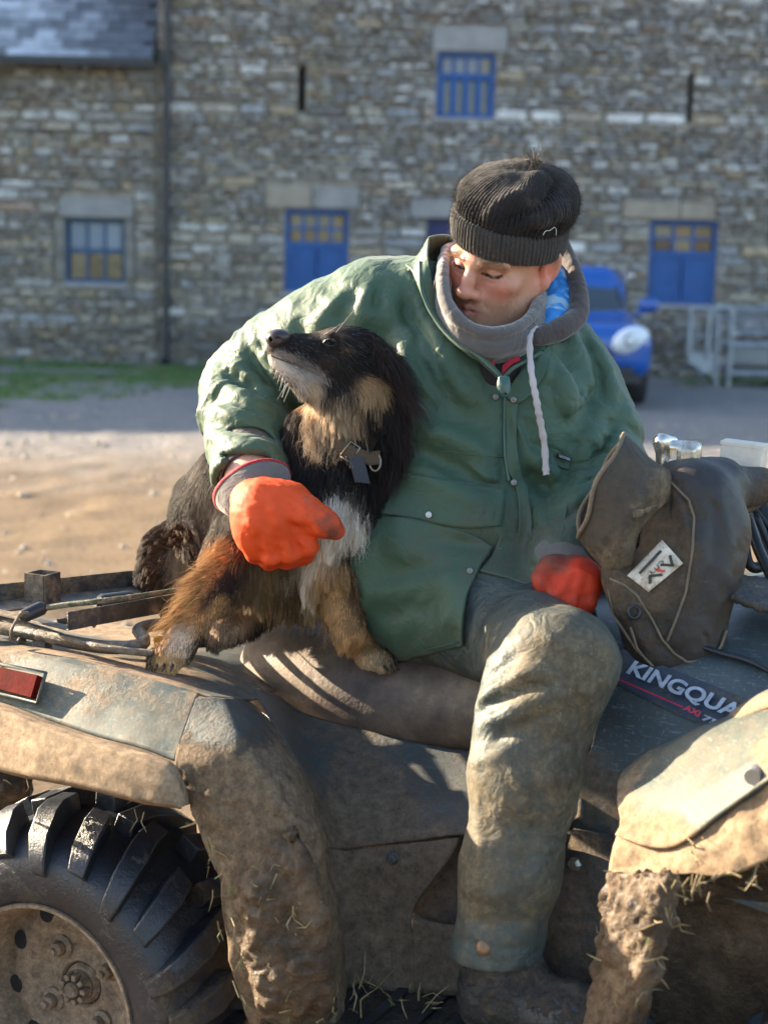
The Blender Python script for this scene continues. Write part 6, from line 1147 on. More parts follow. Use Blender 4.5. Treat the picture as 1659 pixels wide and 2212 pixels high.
for sx in (-1, 1):
    fe = FS([(sx * .031, -.0085)])[0]; h.ell((fe[0], fe[1], fe[2]), (.0118, .0052, .0025), rotm(0, 0, sx * .12), .0012, 's')
    _fl += [(FS([(sx * .016, -.0055), (sx * .022, -.0085), (sx * .030, -.0100), (sx * .039, -.0090), (sx * .047, -.0045)]), .0020, -.0040), (FS([(sx * .016, .0010), (sx * .024, .0045), (sx * .035, .0055), (sx * .048, .0010)]), .0024, -.0036), (FS([(sx * .018, -.0165), (sx * .030, -.0205), (sx * .044, -.0165)]), .0030, -.0024), (FS([(sx * .015, -.013), (sx * .026, -.0145), (sx * .040, -.013)]), .003, .0012)]
    for dz in (-.006, -.013, .003): _fl.append((FS([(sx * .050, -.008 + dz * .2), (sx * .056, -.012 + dz), (sx * .061, -.017 + dz * 1.5)]), .0018, -.0016))
    _fl.append((FS([(sx * .010, .006), (sx * .012, .016), (sx * .010, .022)]), .002, -.0014))
for l_, r_, a_ in _fl: h.fold(l_, r_, a_)
V, q = h.mesh(1); hl = V.copy(); V[:, 2] = np.where(V[:, 2] < 0, V[:, 2] * (1 - .05 * sstep(.06, -.02, V[:, 1]) * sstep(-.105, -.08, V[:, 2])), V[:, 2])
xz = np.stack([np.abs(hl[:, 0]), np.where(hl[:, 1] < -.05, 0, 1), hl[:, 2]], 1)
skin = np.tile(np.array([.50, .255, .168]), (len(V), 1))
def tint(mask, c): global skin; skin = skin * (1 - mask[:, None]) + np.array(c) * mask[:, None]
def blobm(c, r_): return np.exp(-(((hl - np.array(c)) / np.array(r_)) ** 2).sum(1))
ax = np.abs(hl[:, 0]); sym = hl.copy(); sym[:, 0] = ax
bs = lambda c, r_: np.exp(-(((sym - np.array(c)) / np.array(r_)) ** 2).sum(1))
tint(.60 * bs((.042, -.075, -.034), (.026, .03, .020)), (.46, .085, .06)); tint(.6 * bs((0, -.112, -.036), (.016, .02, .022)), (.54, .165, .125)); tint(.8 * bs((.079, .015, -.012), (.014, .03, .03)), (.62, .17, .12)); tint(.35 * bs((.02, -.09, -.018), (.03, .02, .01)), (.50, .22, .17))
nz = .5 + .5 * fbm(hl, 500, 2); beard = np.clip(bs((.0, -.085, -.098), (.036, .04, .022)) * 1.1 + .9 * bs((.0, -.095, -.060), (.026, .02, .008)) + .75 * bs((.05, -.02, -.075), (.025, .05, .032)), 0, 1) * (1 - bs((0, -.095, -.076), (.024, .02, .0085)))
tint(beard * np.clip(.22 + .5 * nz, 0, .7), (.27, .165, .10)); tint(np.clip(1.15 * bs((0, -.097, -.0755), (.0225, .014, .0095)), 0, .92), (.42, .115, .095)); tint(.8 * bs((0, -.1, -.0745), (.024, .02, .0016)), (.13, .04, .035))
lash = np.exp(-(polyd(xz, [np.array(p) for p in ((.016, 0, -.0055), (.022, 0, -.0085), (.030, 0, -.0100), (.039, 0, -.0090), (.047, 0, -.0045))]) / .0019) ** 2); tint(.9 * lash, (.035, .022, .018)); brow = np.exp(-(polyd(xz, [np.array(p) for p in ((.012, 0, .0125), (.03, 0, .0165), (.051, 0, .012))]) / .0045) ** 2); tint(brow * np.clip(.15 + .55 * nz, 0, .7), (.22, .125, .065))
tint(.55 * np.exp(-(polyd(xz, [np.array(p) for p in ((.014, 0, .0), (.030, 0, .004), (.046, 0, .0))]) / .006) ** 2), (.33, .15, .11)); tint(.4 * np.exp(-(polyd(xz, [np.array(p) for p in ((.016, 0, -.0165), (.030, 0, -.0195), (.044, 0, -.016))]) / .004) ** 2), (.36, .15, .12))
tint(np.clip(.25 * (vnoise(hl, 120)), 0, .25), (.64, .27, .2))
HV = HW(V)
eyes_ = []
for sx in (-1, 1):
    th2 = np.linspace(0, np.pi, 15); ph2 = np.linspace(0, 2 * np.pi, 25); gz = np.array([-.22, -.80, -.42]); gz /= np.linalg.norm(gz); Mg = frame(gz, (1, 0, 0)); ep = np.array([[[math.sin(a_) * math.cos(b_), math.sin(a_) * math.sin(b_), math.cos(a_)] for b_ in ph2] for a_ in th2]); EV = (ep.reshape(-1, 3) * .0110) @ Mg.T + np.array([sx * .031, -.0742, -.0050]); ii, jj = np.meshgrid(np.arange(14), np.arange(24), indexing='ij'); a_ = (ii * 25 + jj).ravel(); eyes_.append((EV, np.stack([a_, a_ + 1, a_ + 26, a_ + 25], 1), np.repeat(th2, 25)))
b = SDF((-.36, 2.1, .38), (.47, 3.0, 1.45), .009)
b.ell(P(1040, 860, 2.70), (.15, .10, .16)); b.ell(P(1010, 1120, 2.65), (.14, .11, .16)); b.cap(P(1060, 800, 2.70), P(1068, 690, 2.69), .06, .055); b.chain([P(840, 700, 2.74), P(560, 840, 2.82), P(528, 900, 2.77), P(545, 1036, 2.572), P(572, 1090, 2.50)], [.055, .048, .046, .041, .036]); b.chain([P(1240, 790, 2.72), P(1288, 1030, 2.64), P(1225, 1215, 2.47), P(1230, 1250, 2.46)], [.055, .045, .036, .034])
b.chain([P(960, 1300, 2.64), P(1090, 1350, 2.50), A(1200, 1428, .35), A(1072, 2080, .475), ft + np.array([0, 0, -.01]), ft + QF * .12 + np.array([0, 0, -.012])], [.07, .06, .05, .04, .035, .03]); b.chain([P(1060, 1290, 2.74), kl, Q(.645, -.40, .45), Q(.66, -.42, .385), Q(.78, -.42, .37)], [.075, .058, .045, .032, .028])
BV, bq = b.mesh(1); bq = np.asarray(bq); body = obj('body', np.concatenate([HV, BV]), np.concatenate([q, bq + len(HV)]), None, person, True, {'Col': np.concatenate([skin, np.tile([.55, .29, .21], (len(BV), 1))])})
for EV, ef, tt in eyes_: obj('eye', HW(EV), ef, None, body, True, {'Col': np.where((tt < .22)[:, None], (.01, .01, .012), np.where((tt < .5)[:, None], (.06, .08, .10), (.26, .22, .20)))}).data.materials.append(bpy.data.materials.get('eyeball') or (lambda t_: (t_.set(color=t_.attr('Col', 'Color'), rough=.08, spec=.6), t_.m)[1])(NT('eyeball')))
M_SKIN = NT('skin'); _c = M_SKIN.attr('Col', 'Color'); M_SKIN.set(color=_c, rough=.48, sss=.12, spec=.4); M_SKIN.b.inputs['Subsurface Radius'].default_value = (.010, .004, .002); M_SKIN.b.inputs['Subsurface Scale'].default_value = .6; _x = M_SKIN.bump(M_SKIN.noise(420, 3), .22, .0008); M_SKIN.bump(M_SKIN.noise(90, 4), .12, .002, _x); body.data.materials.append(M_SKIN.m)
# stubble and brows
def strands(name, pts, tips, col_, mat, parent, r0=.0002, r1=.0001, mids=None, attr=True):
    n = len(pts); k = 3 if mids is None else mids.shape[1] + 2
    cv = bpy.data.hair_curves.new(name); cv.add_curves([k] * n)
    if mids is None: mids = ((pts + tips) / 2)[:, None]
    pos = np.concatenate([pts[:, None], mids, tips[:, None]], 1).reshape(-1, 3).astype(np.float32); cv.attributes['position'].data.foreach_set('vector', pos.ravel())
    ra = cv.attributes.new('radius', 'FLOAT', 'POINT'); rr = np.linspace(1, 0, k)[None] * (np.asarray(r0).reshape(-1, 1) - r1) + r1; ra.data.foreach_set('value', np.broadcast_to(rr, (n, k)).astype(np.float32).ravel())
    if attr: ca = cv.attributes.new('Col', 'FLOAT_COLOR', 'CURVE'); ca.data.foreach_set('color', np.concatenate([col_, np.ones((n, 1))], 1).astype(np.float32).ravel())
    cv.materials.append(mat); o = bpy.data.objects.new(name, cv); link(o, parent); return o
def hair_mat(name, rough=.45, spec=.3):
    t = NT(name); t.set(color=t.attr('Col', 'Color'), rough=rough, spec=spec); return t.m
M_HAIR = hair_mat('hair')
nrm = vnormals(V, q) @ HM.T; rg = np.random.default_rng(5); wgt = beard * .9 + brow * 1.6 + lash * 2.0; idx = rg.choice(len(V), 5200, p=wgt / wgt.sum()); bp = HV[idx] + rg.normal(0, .0007, (5200, 3)); ln = np.where(brow[idx] > .2, .006, np.where(lash[idx] > .4, .005, .0025)) * rg.uniform(.6, 1.3, 5200)
dr = nrm[idx] * .5 + (HM @ np.array([0, -.1, -.8])) + rg.normal(0, .25, (5200, 3)); side = np.sign(hl[idx, 0])[:, None] * (HM @ np.array([1., .1, .1]))[None]; dr = np.where((brow[idx] > .2)[:, None], nrm[idx] * .25 + side * .9 + rg.normal(0, .15, (5200, 3)), dr); dr = np.where((lash[idx] > .4)[:, None], nrm[idx] * .7 + HM @ np.array([0, -.5, -.6]), dr); dr /= np.linalg.norm(dr, axis=1, keepdims=True)
strands('stubble', bp, bp + dr * ln[:, None], np.where((lash[idx] > .4)[:, None], (.03, .02, .015), rg.choice(np.array([[.24, .145, .08], [.15, .09, .05], [.32, .21, .12]]), 5200)), M_HAIR, body, .00016, .00006)
# ---- hat: ribbed turn-up and slouched crown
def hatmesh():
    n = 384; th = np.linspace(0, 2 * np.pi, n, endpoint=False)
    def ring(rx, ry, c, tilt, rib, nr, ph=0.0, wob=0.0):
        rb = 1 + 1.35 * rib * (np.abs(np.sin(th * nr / 2 + ph)) ** .7 - .5) + wob * np.sin(th * 3 + ph * 2) + wob * .6 * np.sin(th * 5 + 1 + ph)
        p = np.stack([rx * np.cos(th) * rb, ry * np.sin(th) * rb, np.zeros(n)], 1); return p @ rotm(0, tilt[0], tilt[1]).T + np.array(c)
    B = [ring(.083, .100, (0, .010, .020), (-.06, .13), .010, 84), ring(.088, .106, (0, .010, .018), (-.06, .13), .025, 84), ring(.0925, .1105, (0, .010, .025), (-.06, .13), .030, 84), ring(.0945, .1125, (0, .010, .042), (-.06, .13), .030, 84), ring(.0945, .1125, (.0, .010, .060), (-.06, .13), .030, 84), ring(.092, .110, (0, .010, .068), (-.06, .13), .022, 84), ring(.087, .105, (0, .011, .070), (-.06, .13), .01, 84)]
    Cc = []
    prof = [(0, .086, .104, .055), (.10, .093, .109, .066), (.22, .0985, .114, .078), (.36, .100, .115, .092), (.5, .097, .111, .106), (.63, .088, .100, .120), (.75, .071, .079, .134), (.86, .047, .051, .146), (.94, .024, .025, .152), (1.0, .006, .006, .152)]
    for t, rx, ry, z in [tuple(np.interp(u, [p[0] for p in prof], [p[k] for p in prof]) if k else u for k in range(4)) for u in np.linspace(0, 1, 40)]:
        Cc.append(ring(rx, ry, (.010 * t + .012 * t * t, .012 + .022 * t, z), (-.06 + .10 * t, .13 - .02 * t), .032 * (1 - .3 * t), 84, .9 * t * t * 6, .012 * t))
    return B, Cc
def hatobj(name, rings, mat, parent, disp):
    n = len(rings[0]); V = np.concatenate(rings); m = len(rings); i, j = np.meshgrid(np.arange(m - 1), np.arange(n), indexing='ij'); a = (i * n + j).ravel(); b_ = (i * n + (j + 1) % n).ravel(); Fq = np.stack([a, b_, b_ + n, a + n], 1); V = V + vnormals(V, Fq) * disp(V)[:, None]; return obj(name, HW(V), Fq, mat, parent, True, {'mud': .4 + .3 * vnoise(V, 25)})
Bb, Cc = hatmesh()
def hdent(V):
    d = .0025 * fbm(V, 22, 2) + .0012 * fbm(V, 70, 2)
    for L, r_, a_ in (([(.02, -.09, .10), (.05, -.04, .135), (.04, .03, .158)], .014, .007), ([(.05, -.085, .09), (.08, -.03, .115), (.07, .03, .145)], .012, -.010), ([(.085, -.04, .09), (.10, .01, .105)], .014, .007), ([(.0, .0, .165), (.06, .04, .155)], .010, -.012), ([(-.03, -.05, .15), (.02, -.01, .162), (.05, .0, .158)], .012, .006), ([(.075, -.06, .072), (.10, .0, .075)], .010, -.006)): d = d + a_ * np.exp(-(polyd(V, [np.array(p) for p in L]) / r_) ** 2)
    return d
hat = hatobj('hat', Cc, M_HAT, person, hdent); hatobj('turn_up', Bb, M_BAND, hat, lambda V: .0008 * fbm(V, 90, 2))
wool = []
for nm, rings, c_, nn, ln_ in (('hat_fuzz', Cc, (.035, .028, .025), 9000, .0045), ('hat_fuzz', Bb[1:6], (.12, .11, .10), 6000, .0035)):
    rr = np.stack(rings); m, n = rr.shape[:2]; i = rg.integers(0, m - 1, nn); j = rg.integers(0, n - 1, nn); f = rg.random((nn, 1)); p0 = rr[i, j] * (1 - f) + rr[i + 1, j] * f; p0 = p0 + (hdent(p0)[:, None] * 0); ctr = np.array([0, .012, .06]); no = p0 - ctr; no /= np.linalg.norm(no, axis=1, keepdims=True); dv = no + rg.normal(0, .6, (nn, 3)); W0 = HW(p0 - no * .001); strands(nm, W0, W0 + (dv @ HM.T) * ln_ * rg.uniform(.5, 1.4, (nn, 1)), np.tile(c_, (nn, 1)) * rg.uniform(.6, 1.5, (nn, 1)), M_HAIR, hat, .00013, .00006)
ap = HW((.024, .036, .154)); tp = np.array([ap + rg.normal(0, .004, 3) for _ in range(40)]); strands('hat_tuft', tp, tp + np.array([0, -.002, .016]) + rg.normal(0, .006, (40, 3)), np.tile((.03, .026, .024), (40, 1)), M_HAIR, hat, .0006, .0003)
th_ = spline([HW((.098, -.055, .073)), HW((.099, -.05, .079)), HW((.099, -.035, .077)), HW((.1005, -.025, .080)), HW((.1005, -.018, .072)), HW((.1, -.016, .064))], 5); MB().tube([p + np.array([.004, -.008, 0]) for p in th_], .0005, 5).build('loose_thread', simple('pale thread', (.6, .58, .55), .8, bump=0), hat, True)
# ---- gloves
g = SDF(P(590, 1140, 2.46) - .17, P(590, 1140, 2.46) + .17, .0028); gd = .012
g.ell(P(597, 1122, 2.452), (.070, .034, .058), rotm(0, 0, R(22)), .02); g.cap(P(560, 1085, 2.50), P(600, 1120, 2.46), .045, .05, .03); g.ell(P(575, 1155, 2.455), (.045, .03, .035), None, .03)
for k_, m_, e_, r_ in (((640, 1140, 2.435), (662, 1180, 2.43), (652, 1196, 2.47), .0185), ((610, 1160, 2.432), (628, 1192, 2.432), (618, 1204, 2.475), .019), ((575, 1162, 2.436), (588, 1196, 2.436), (582, 1206, 2.48), .0185), ((545, 1150, 2.445), (552, 1186, 2.447), (552, 1196, 2.49), .017)): g.chain([P(*k_), P(*m_), P(*e_), P(e_[0] - 8, e_[1] - 6, e_[2] + .03)], [r_ * 1.05, r_, r_ * .95, r_ * .8], .006)
g.chain([P(625, 1095, 2.45), P(670, 1112, 2.425), P(703, 1132, 2.415), P(726, 1148, 2.42)], [.030, .0225, .0195, .0145], .016)
for L, r_, a_ in (([(600, 1210), (597, 1185), (590, 1155)], .0070, -.018), ([(643, 1206), (641, 1182), (630, 1150)], .0070, -.018), ([(564, 1206), (562, 1182), (556, 1152)], .0070, -.016), ([(677, 1146), (662, 1140), (640, 1142), (620, 1130)], .008, -.011), ([(560, 1090), (580, 1120), (575, 1150)], .008, -.004), ([(530, 1120), (550, 1140), (560, 1165)], .008, .004), ([(620, 1080), (630, 1110), (650, 1130)], .008, .003), ([(590, 1085), (605, 1115), (600, 1150)], .010, .004), ([(655, 1085), (680, 1105), (700, 1115)], .006, -.003)): folds(g, [(L, r_, a_)])
V, q = g.mesh(1); V = V + vnormals(V, q) * (.0008 * fbm(V, 45, 3) + .0085 * crumple(V, 24, 4) + .0030 * crumple(V, 60, 8))[:, None]; ti = P(720, 1150, 2.40); glove = obj('glove', V, q, M_GLV, person, True, {'mud': np.clip(.30 + .5 * np.exp(-((V - ti) ** 2).sum(1) / .0010) + .3 * sstep(1.0, .96, V[:, 2]) + .25 * vnoise(V, 18), 0, 1)})
tag(glove, 'bright orange glove laid on the dog')
gx = P(598, 1116, 2.455) - P(545, 1035, 2.58); gx /= np.linalg.norm(gx); c0 = P(553, 1066, 2.515); upv = np.array([.35, -.2, .9]); Mc = frame(gx + np.array([.1, -.1, -.25]), (1, 0, .35))
def ovl(pr, c, M, sx=1.0, sy=.72, n=48):
    mb = MB(); mb.lathe(pr, (0, 0, 0), np.eye(3), n); V = np.array(mb.V) * np.array([sx, sy, 1]); V = V + .0015 * np.stack([vnoise(V, 40), vnoise(V + 9, 40), vnoise(V + 17, 40)], 1); mb.V = [tuple(v) for v in (V @ np.asarray(M).T + c)]; return mb
ovl([(.040, .030), (.050, .018), (.058, .004), (.063, -.010), (.0645, -.016), (.063, -.019), (.060, -.016), (.054, .0), (.046, .016)], c0, Mc).build('knitted_cuff', M_KNIT, glove, True)
ovl([(.0655, -.0155), (.067, -.0175), (.067, -.0205), (.0655, -.0225), (.0625, -.0225), (.0610, -.0205), (.0612, -.0175)], c0, Mc).build('cuff_binding', M_REDC, glove, True)
# left glove, a loose fist on the thigh
g = SDF(P(1232, 1268, 2.405) - .12, P(1232, 1268, 2.405) + .12, .0028)
g.ell(P(1245, 1262, 2.385), (.045, .036, .036), rotm(.3, 0, -.3), .02); g.cap(P(1225, 1225, 2.435), P(1245, 1255, 2.415), .036, .038, .02)
for a_, b_, c_, r_ in (((1200, 1232, 2.395), (1178, 1262, 2.380), (1190, 1276, 2.385), .0165), ((1222, 1245, 2.383), (1206, 1280, 2.367), (1212, 1296, 2.375), .0175), ((1250, 1255, 2.380), (1232, 1295, 2.363), (1236, 1310, 2.375), .0175), ((1280, 1262, 2.385), (1266, 1300, 2.370), (1266, 1312, 2.385), .016)): g.chain([P(*a_), P(*b_), P(*c_)], [r_ * 1.1, r_, r_ * .85], .004)
g.chain([P(1215, 1222, 2.415), P(1188, 1228, 2.395), P(1168, 1250, 2.385)], [.022, .017, .014], .012)
folds(g, [([(1193, 1285), (1207, 1250), (1222, 1228)], .0065, -.018), ([(1222, 1308), (1234, 1265), (1243, 1236)], .0065, -.018), ([(1254, 1316), (1262, 1272), (1268, 1244)], .0065, -.018), ([(1180, 1240), (1200, 1236), (1215, 1240)], .006, -.010), ([(1240, 1225), (1262, 1240), (1285, 1245)], .008, .004)])
V, q = g.mesh(1); V = V + vnormals(V, q) * (.0010 * fbm(V, 45, 3) + .0048 * crumple(V, 28, 14))[:, None]; gl2 = obj('glove', V, q, M_GLV2, person, True, {'mud': np.clip(.45 + .5 * vnoise(V, 18), 0, 1)}); tag(gl2, 'dirty red glove closed on the thigh')
ovl([(.040, .026), (.045, .01), (.046, -.008), (.044, -.02), (.04, -.03)], P(1218, 1212, 2.440), frame(P(1245, 1262, 2.415) - P(1215, 1205, 2.455), (1, 0, .2)), 1, .85).build('knitted_cuff', M_KNIT, gl2, True)

# ================================================================ handlebar muff
M_NEO = dirty('dark neoprene', (.016, .014, .015), (.075, .050, .029), .5, .40, 5, fine=160, bump=.25, bdist=.002, mudattr='mud')
M_CUFF = dirty('ribbed cuff cloth', (.042, .034, .026), (.135, .098, .060), .8, .55, 6, fine=120, bump=.2, bdist=.002, mudattr='mud'); M_PIPING = simple('worn tan piping', (.15, .115, .078), .85, var=.25, scale=40)
muff = empty('handlebar_muff', P(1480, 1230, 2.36), 'muddy black handlebar muff with tan piping and white label on the bar', 'handlebar muff')
S = SDF(P(1290, 1480, 2.36) * np.array([1, 0, 1]) + np.array([-.02, 2.22, -.03]), P(1670, 985, 2.36) * np.array([1, 0, 1]) + np.array([.03, 2.56, .03]), .0032)
S.ell(P(1505, 1150, 2.37), (.078, .055, .105), rotm(0, 0, R(-8)), .03); S.ell(P(1468, 1290, 2.345), (.083, .052, .105), rotm(0, 0, R(10)), .04); S.ell(P(1470, 1398, 2.34), (.066, .042, .056), rotm(0, 0, R(14)), .04); S.cap(P(1400, 1380, 2.335), P(1440, 1440, 2.335), .03, .025, .03); S.cap(P(1520, 1060, 2.39), P(1640, 1050, 2.47), .040, .030, .03); S.ell(P(1440, 1140, 2.38), (.03, .035, .08), rotm(0, 0, R(-26)), .03); S.ell(P(1345, 1280, 2.35), (.026, .035, .06), rotm(0, 0, R(-20)), .03); S.cap(P(1455, 1030, 2.40), P(1560, 1032, 2.42), .022, .03, .02)
folds(S, [([(1431, 1010), (1446, 1060), (1444, 1095), (1430, 1150), (1380, 1200), (1320, 1246)], .010, -.008), ([(1447, 1035), (1452, 1085), (1440, 1140)], .007, .006), ([(1447, 1040), (1487, 1080), (1499, 1117), (1496, 1188), (1481, 1280), (1459, 1342), (1441, 1385)], .006, -.006), ([(1500, 1020), (1530, 1060), (1560, 1090), (1575, 1180), (1560, 1290), (1535, 1380)], .016, .006), ([(1525, 1050), (1545, 1110), (1540, 1200), (1520, 1290), (1500, 1390)], .012, -.006), ([(1470, 1100), (1460, 1150), (1470, 1200), (1455, 1260)], .014, -.008), ([(1460, 1060), (1475, 1120), (1470, 1150)], .010, .007), ([(1520, 1365), (1528, 1385), (1532, 1410)], .003, -.006), ([(1400, 1330), (1420, 1370), (1440, 1400), (1480, 1425)], .010, -.006), ([(1350, 1290), (1370, 1350), (1400, 1410)], .014, .006)])
V, q = S.mesh(1); V = V + vnormals(V, q) * (.0030 * fbm(V, 12, 2) + .0008 * fbm(V, 50, 2) + .008 * crumple(V, 10, 21) + .002 * crumple(V, 30, 22))[:, None]
hang = obj('hand_cover', V, q, M_NEO, muff, True, {'mud': np.clip(.30 + .35 * sstep(.02, -.1, V[:, 0] - P(1480, 1200, 2.36)[0]) + .3 * vnoise(V, 9) + .2 * sstep(1.0, .86, V[:, 2]), 0, 1)})
def ringpts(ca, ax, dep, far, n=36):
    out = []
    for k in range(n):
        t = 2 * math.pi * k / n; c, s_ = math.cos(t), math.sin(t); f = (1 + s_) / 2; wv_ = 7 * math.sin(2.2 * t + .6) + 4 * math.sin(5 * t)     # s_ = 1: far side
        out.append(P(ca[0] + wv_ + ax[0] * c + far[0] * f, ca[1] + .5 * wv_ + ax[1] * c + far[1] * f, ca[2] + dep * s_))
    return out + [out[0]]
rr_ = [ringpts((1298, 1046, 2.36), (50, -112), .050, (-9, 2)), ringpts((1318, 1068, 2.358), (52, -114), .054, (-6, 2)), ringpts((1345, 1098, 2.355), (55, -115), .056, (-3, 0)), ringpts((1375, 1127, 2.355), (64, -117), .060, (0, 0)), ringpts((1398, 1150, 2.37), (60, -108), .046, (0, 0))]
patch('cuff', rr_, M_CUFF, muff, 4, 10, .005, lambda V: .0030 * fbm(V, 11, 2) + .008 * crumple(V, 11, 31) + .003 * crumple(V, 28, 32) + .0006 * np.sin((V @ (CR * .75 + CU * -.65)) * 2200), False, at_mud(lambda V: np.clip(.45 + .5 * vnoise(V, 9), 0, 1)))
MB().tube(rr_[0], .0034, 8, caps=False).build('cuff_edge', M_PIPING, muff, True)
def pipe(L, r_=.0021, lift=.001): MB().tube(spline(on(S, L, lift, 3), 3), r_, 8).build('piping', M_PIPING, muff, True)
pipe([(1447, 1040), (1487, 1080), (1499, 1117), (1496, 1188), (1481, 1280), (1459, 1342), (1441, 1385)]); pipe([(1318, 1250), (1350, 1265), (1376, 1286), (1407, 1336), (1431, 1382), (1456, 1412), (1484, 1430), (1528, 1428), (1556, 1398), (1570, 1362)]); pipe([(1312, 1262), (1326, 1330), (1372, 1400), (1410, 1440)], .0022); pipe([(1362, 1356), (1376, 1400), (1398, 1430)], .002)
cl = on(S, [(1370, 1323), (1371, 1323)], .002)[0]; MB().lathe([(.006, 0), (.0075, .003), (.010, .003), (.0115, 0), (.010, -.002)], cl, frame(CAM - cl), 20).build('eyelet', M_BLK, muff, True)
loop = [P(1300 + 14 * math.cos(t), 1090 + 16 * math.sin(t), 2.335 + .004 * math.sin(t)) for t in np.linspace(0.5, 5.2, 14)]; MB().tube(loop, .004, 8).build('cuff_toggle', M_PIPING, muff, True)
MB().add(on(S, [(1428, 1024), (1436, 1018), (1450, 1036), (1442, 1044)], .0035), [(0, 1, 2, 3)]).build('care_print', simple('worn white print', (.35, .36, .38), .7), muff, fix=False)
# flap running on along the bar
patch('bar_flap', [PL([(1535, 1010, 2.42), (1590, 1006, 2.45), (1636, 1012, 2.47)]), PL([(1560, 1050, 2.40), (1610, 1048, 2.43), (1657, 1060, 2.46)]), PL([(1590, 1110, 2.41), (1612, 1112, 2.43), (1640, 1098, 2.46)])], M_NEO, muff, 8, 8, .006, lambda V: .002 * fbm(V, 20, 2), False, at_mud(lambda V: .35 + 0 * V[:, 0]))
# white label
M_LAB = dirty('white label', (.60, .53, .44), (.30, .21, .12), .6, .22, 25, fine=120, bump=.1); lab = laid('label', S, [[(1430, 1166), (1476, 1217)], [(1355, 1243), (1401, 1279)]], M_LAB, muff, .004, 10, 12, .001)
def inlab(zx, zy): return (zx * .11 + 1327.2, zy * .11 + 1136.4)
LBP = np.array([v.co for v in lab.data.vertices]); lc = LBP.mean(0); ln = CAM - lc; ln /= np.linalg.norm(ln)
u_, s_, vt = np.linalg.svd(LBP - lc); pn = vt[2] * np.sign(vt[2] @ ln)
def onlab(zx, zy, lift=.0035): px, py = inlab(zx, zy); d = ray(px, py); return CAM + d * (((lc + pn * lift - CAM) @ pn) / (d @ pn))
def stroke(a, b, wz, mat, name='logo_bar'):
    a = np.array(a, float); b = np.array(b, float); d = (b - a) / np.linalg.norm(b - a); n_ = np.array([-d[1], d[0]]) * wz / 2; MB().prism([onlab(*(a + n_)), onlab(*(b + n_)), onlab(*(b - n_)), onlab(*(a - n_))], pn * .0006).build(name, mat, muff)
M_INK = simple('faded black ink', (.035, .032, .03), .7, bump=0); M_INKR = simple('faded red ink', (.55, .06, .04), .7, bump=0)
stroke((915, 485), (490, 935), 52, M_INK); stroke((1090, 572), (1140, 780), 58, M_INK); stroke((905, 760), (1170, 775), 52, M_INK); stroke((698, 1135), (700, 985), 62, M_INK); stroke((672, 988), (940, 955), 50, M_INK); stroke((830, 835), (900, 885), 75, M_INKR); stroke((905, 890), (990, 880), 45, M_INKR)
flat_text('CITY', onlab(935, 655, .0042), onlab(665, 925, .0042), onlab(935 + 58, 655 + 62, .0042) - onlab(935, 655, .0042), M_INK, muff, 'lettering', .0002)

# ================================================================ the dog
dog = empty('dog', P(600, 1400, 2.6) * np.array([1, 1, 0]) + np.array([0, 0, .80]), 'black and tan sheepdog with white chest sitting behind the rider with raised muzzle', 'dog')
pA, pB, pH = A(372, 1436, .385), A(806, 1436, .17), A(486, 1366, .24)
pA[2] += .012; pB[2] += .008
D = SDF((-.50, 2.30, .74), (.14, 3.02, 1.40), .0042)
E_ = lambda px, py, Y, r_, rot=None, k=.03: D.ell(P(px, py, Y), r_, rot, k)
# trunk
D.chain([P(790, 890, 2.60), P(772, 985, 2.62), P(735, 1080, 2.62)], [.074, .086, .094], .04); E_(690, 980, 2.65, (.065, .06, .085), None, .04); D.chain([P(725, 1085, 2.62), P(640, 1070, 2.70), P(545, 1060, 2.80), P(475, 1095, 2.86)], [.090, .098, .092, .084], .05)
E_(468, 1150, 2.85, (.072, .08, .085), None, .04); E_(640, 1180, 2.66, (.10, .09, .075), None, .04); E_(585, 1165, 2.62, (.06, .055, .075), None, .04)
# neck and head
D.chain([P(762, 790, 2.555), P(785, 840, 2.57), P(790, 900, 2.60)], [.047, .063, .080], .03)
E_(752, 765, 2.555, (.050, .046, .043), rotm(0, 0, R(-14)), .025); E_(724, 775, 2.545, (.038, .040, .036), None, .025)
D.chain([P(715, 764, 2.545), P(668, 765, 2.533), P(620, 757, 2.522), P(603, 750, 2.518)], [.036, .0285, .0225, .0185], .02)
D.chain([P(712, 812, 2.552), P(660, 806, 2.538), P(620, 790, 2.526), P(604, 778, 2.523)], [.033, .0265, .0195, .0150], .014)
E_(722, 732, 2.515, (.017, .012, .012), None, .012); D.cap(P(735, 830, 2.55), P(700, 830, 2.555), .03, .022, .02)
# legs
D.chain([P(590, 1140, 2.60), P(530, 1205, 2.56), P(470, 1275, 2.525), P(415, 1350, 2.49), P(390, 1390, 2.475), pA + np.array([.002, 0, .014])], [.055, .042, .028, .021, .0175, .0175], .025)
D.chain([P(712, 1180, 2.57), P(722, 1240, 2.545), P(740, 1310, 2.53), P(757, 1365, 2.515), pB + np.array([-.022, .012, .035]), pB + np.array([-.012, .004, .012])], [.046, .034, .023, .0185, .0185, .019], .025)
for c, d in ((pA, np.array([-.25, -.75, -.1])), (pB, np.array([.75, -.55, -.08]))):
    d = d / np.linalg.norm(d); sd = np.cross(d, (0, 0, 1)); sd /= np.linalg.norm(sd); D.ell(c + d * .008 + np.array([0, 0, .010]), (.030, .030, .019), None, .015)
    for k in (-1.5, -.5, .5, 1.5): D.cap(c + sd * k * .011 + np.array([0, 0, .009]), c + d * (.032 - .003 * abs(k)) + sd * k * .0125 + np.array([0, 0, .001]), .0105, .0095, .006)
E_(520, 1215, 2.70, (.065, .07, .085), None, .03); D.chain([P(520, 1250, 2.68), P(545, 1300, 2.64), P(500, 1345, 2.60)], [.05, .035, .026], .025)
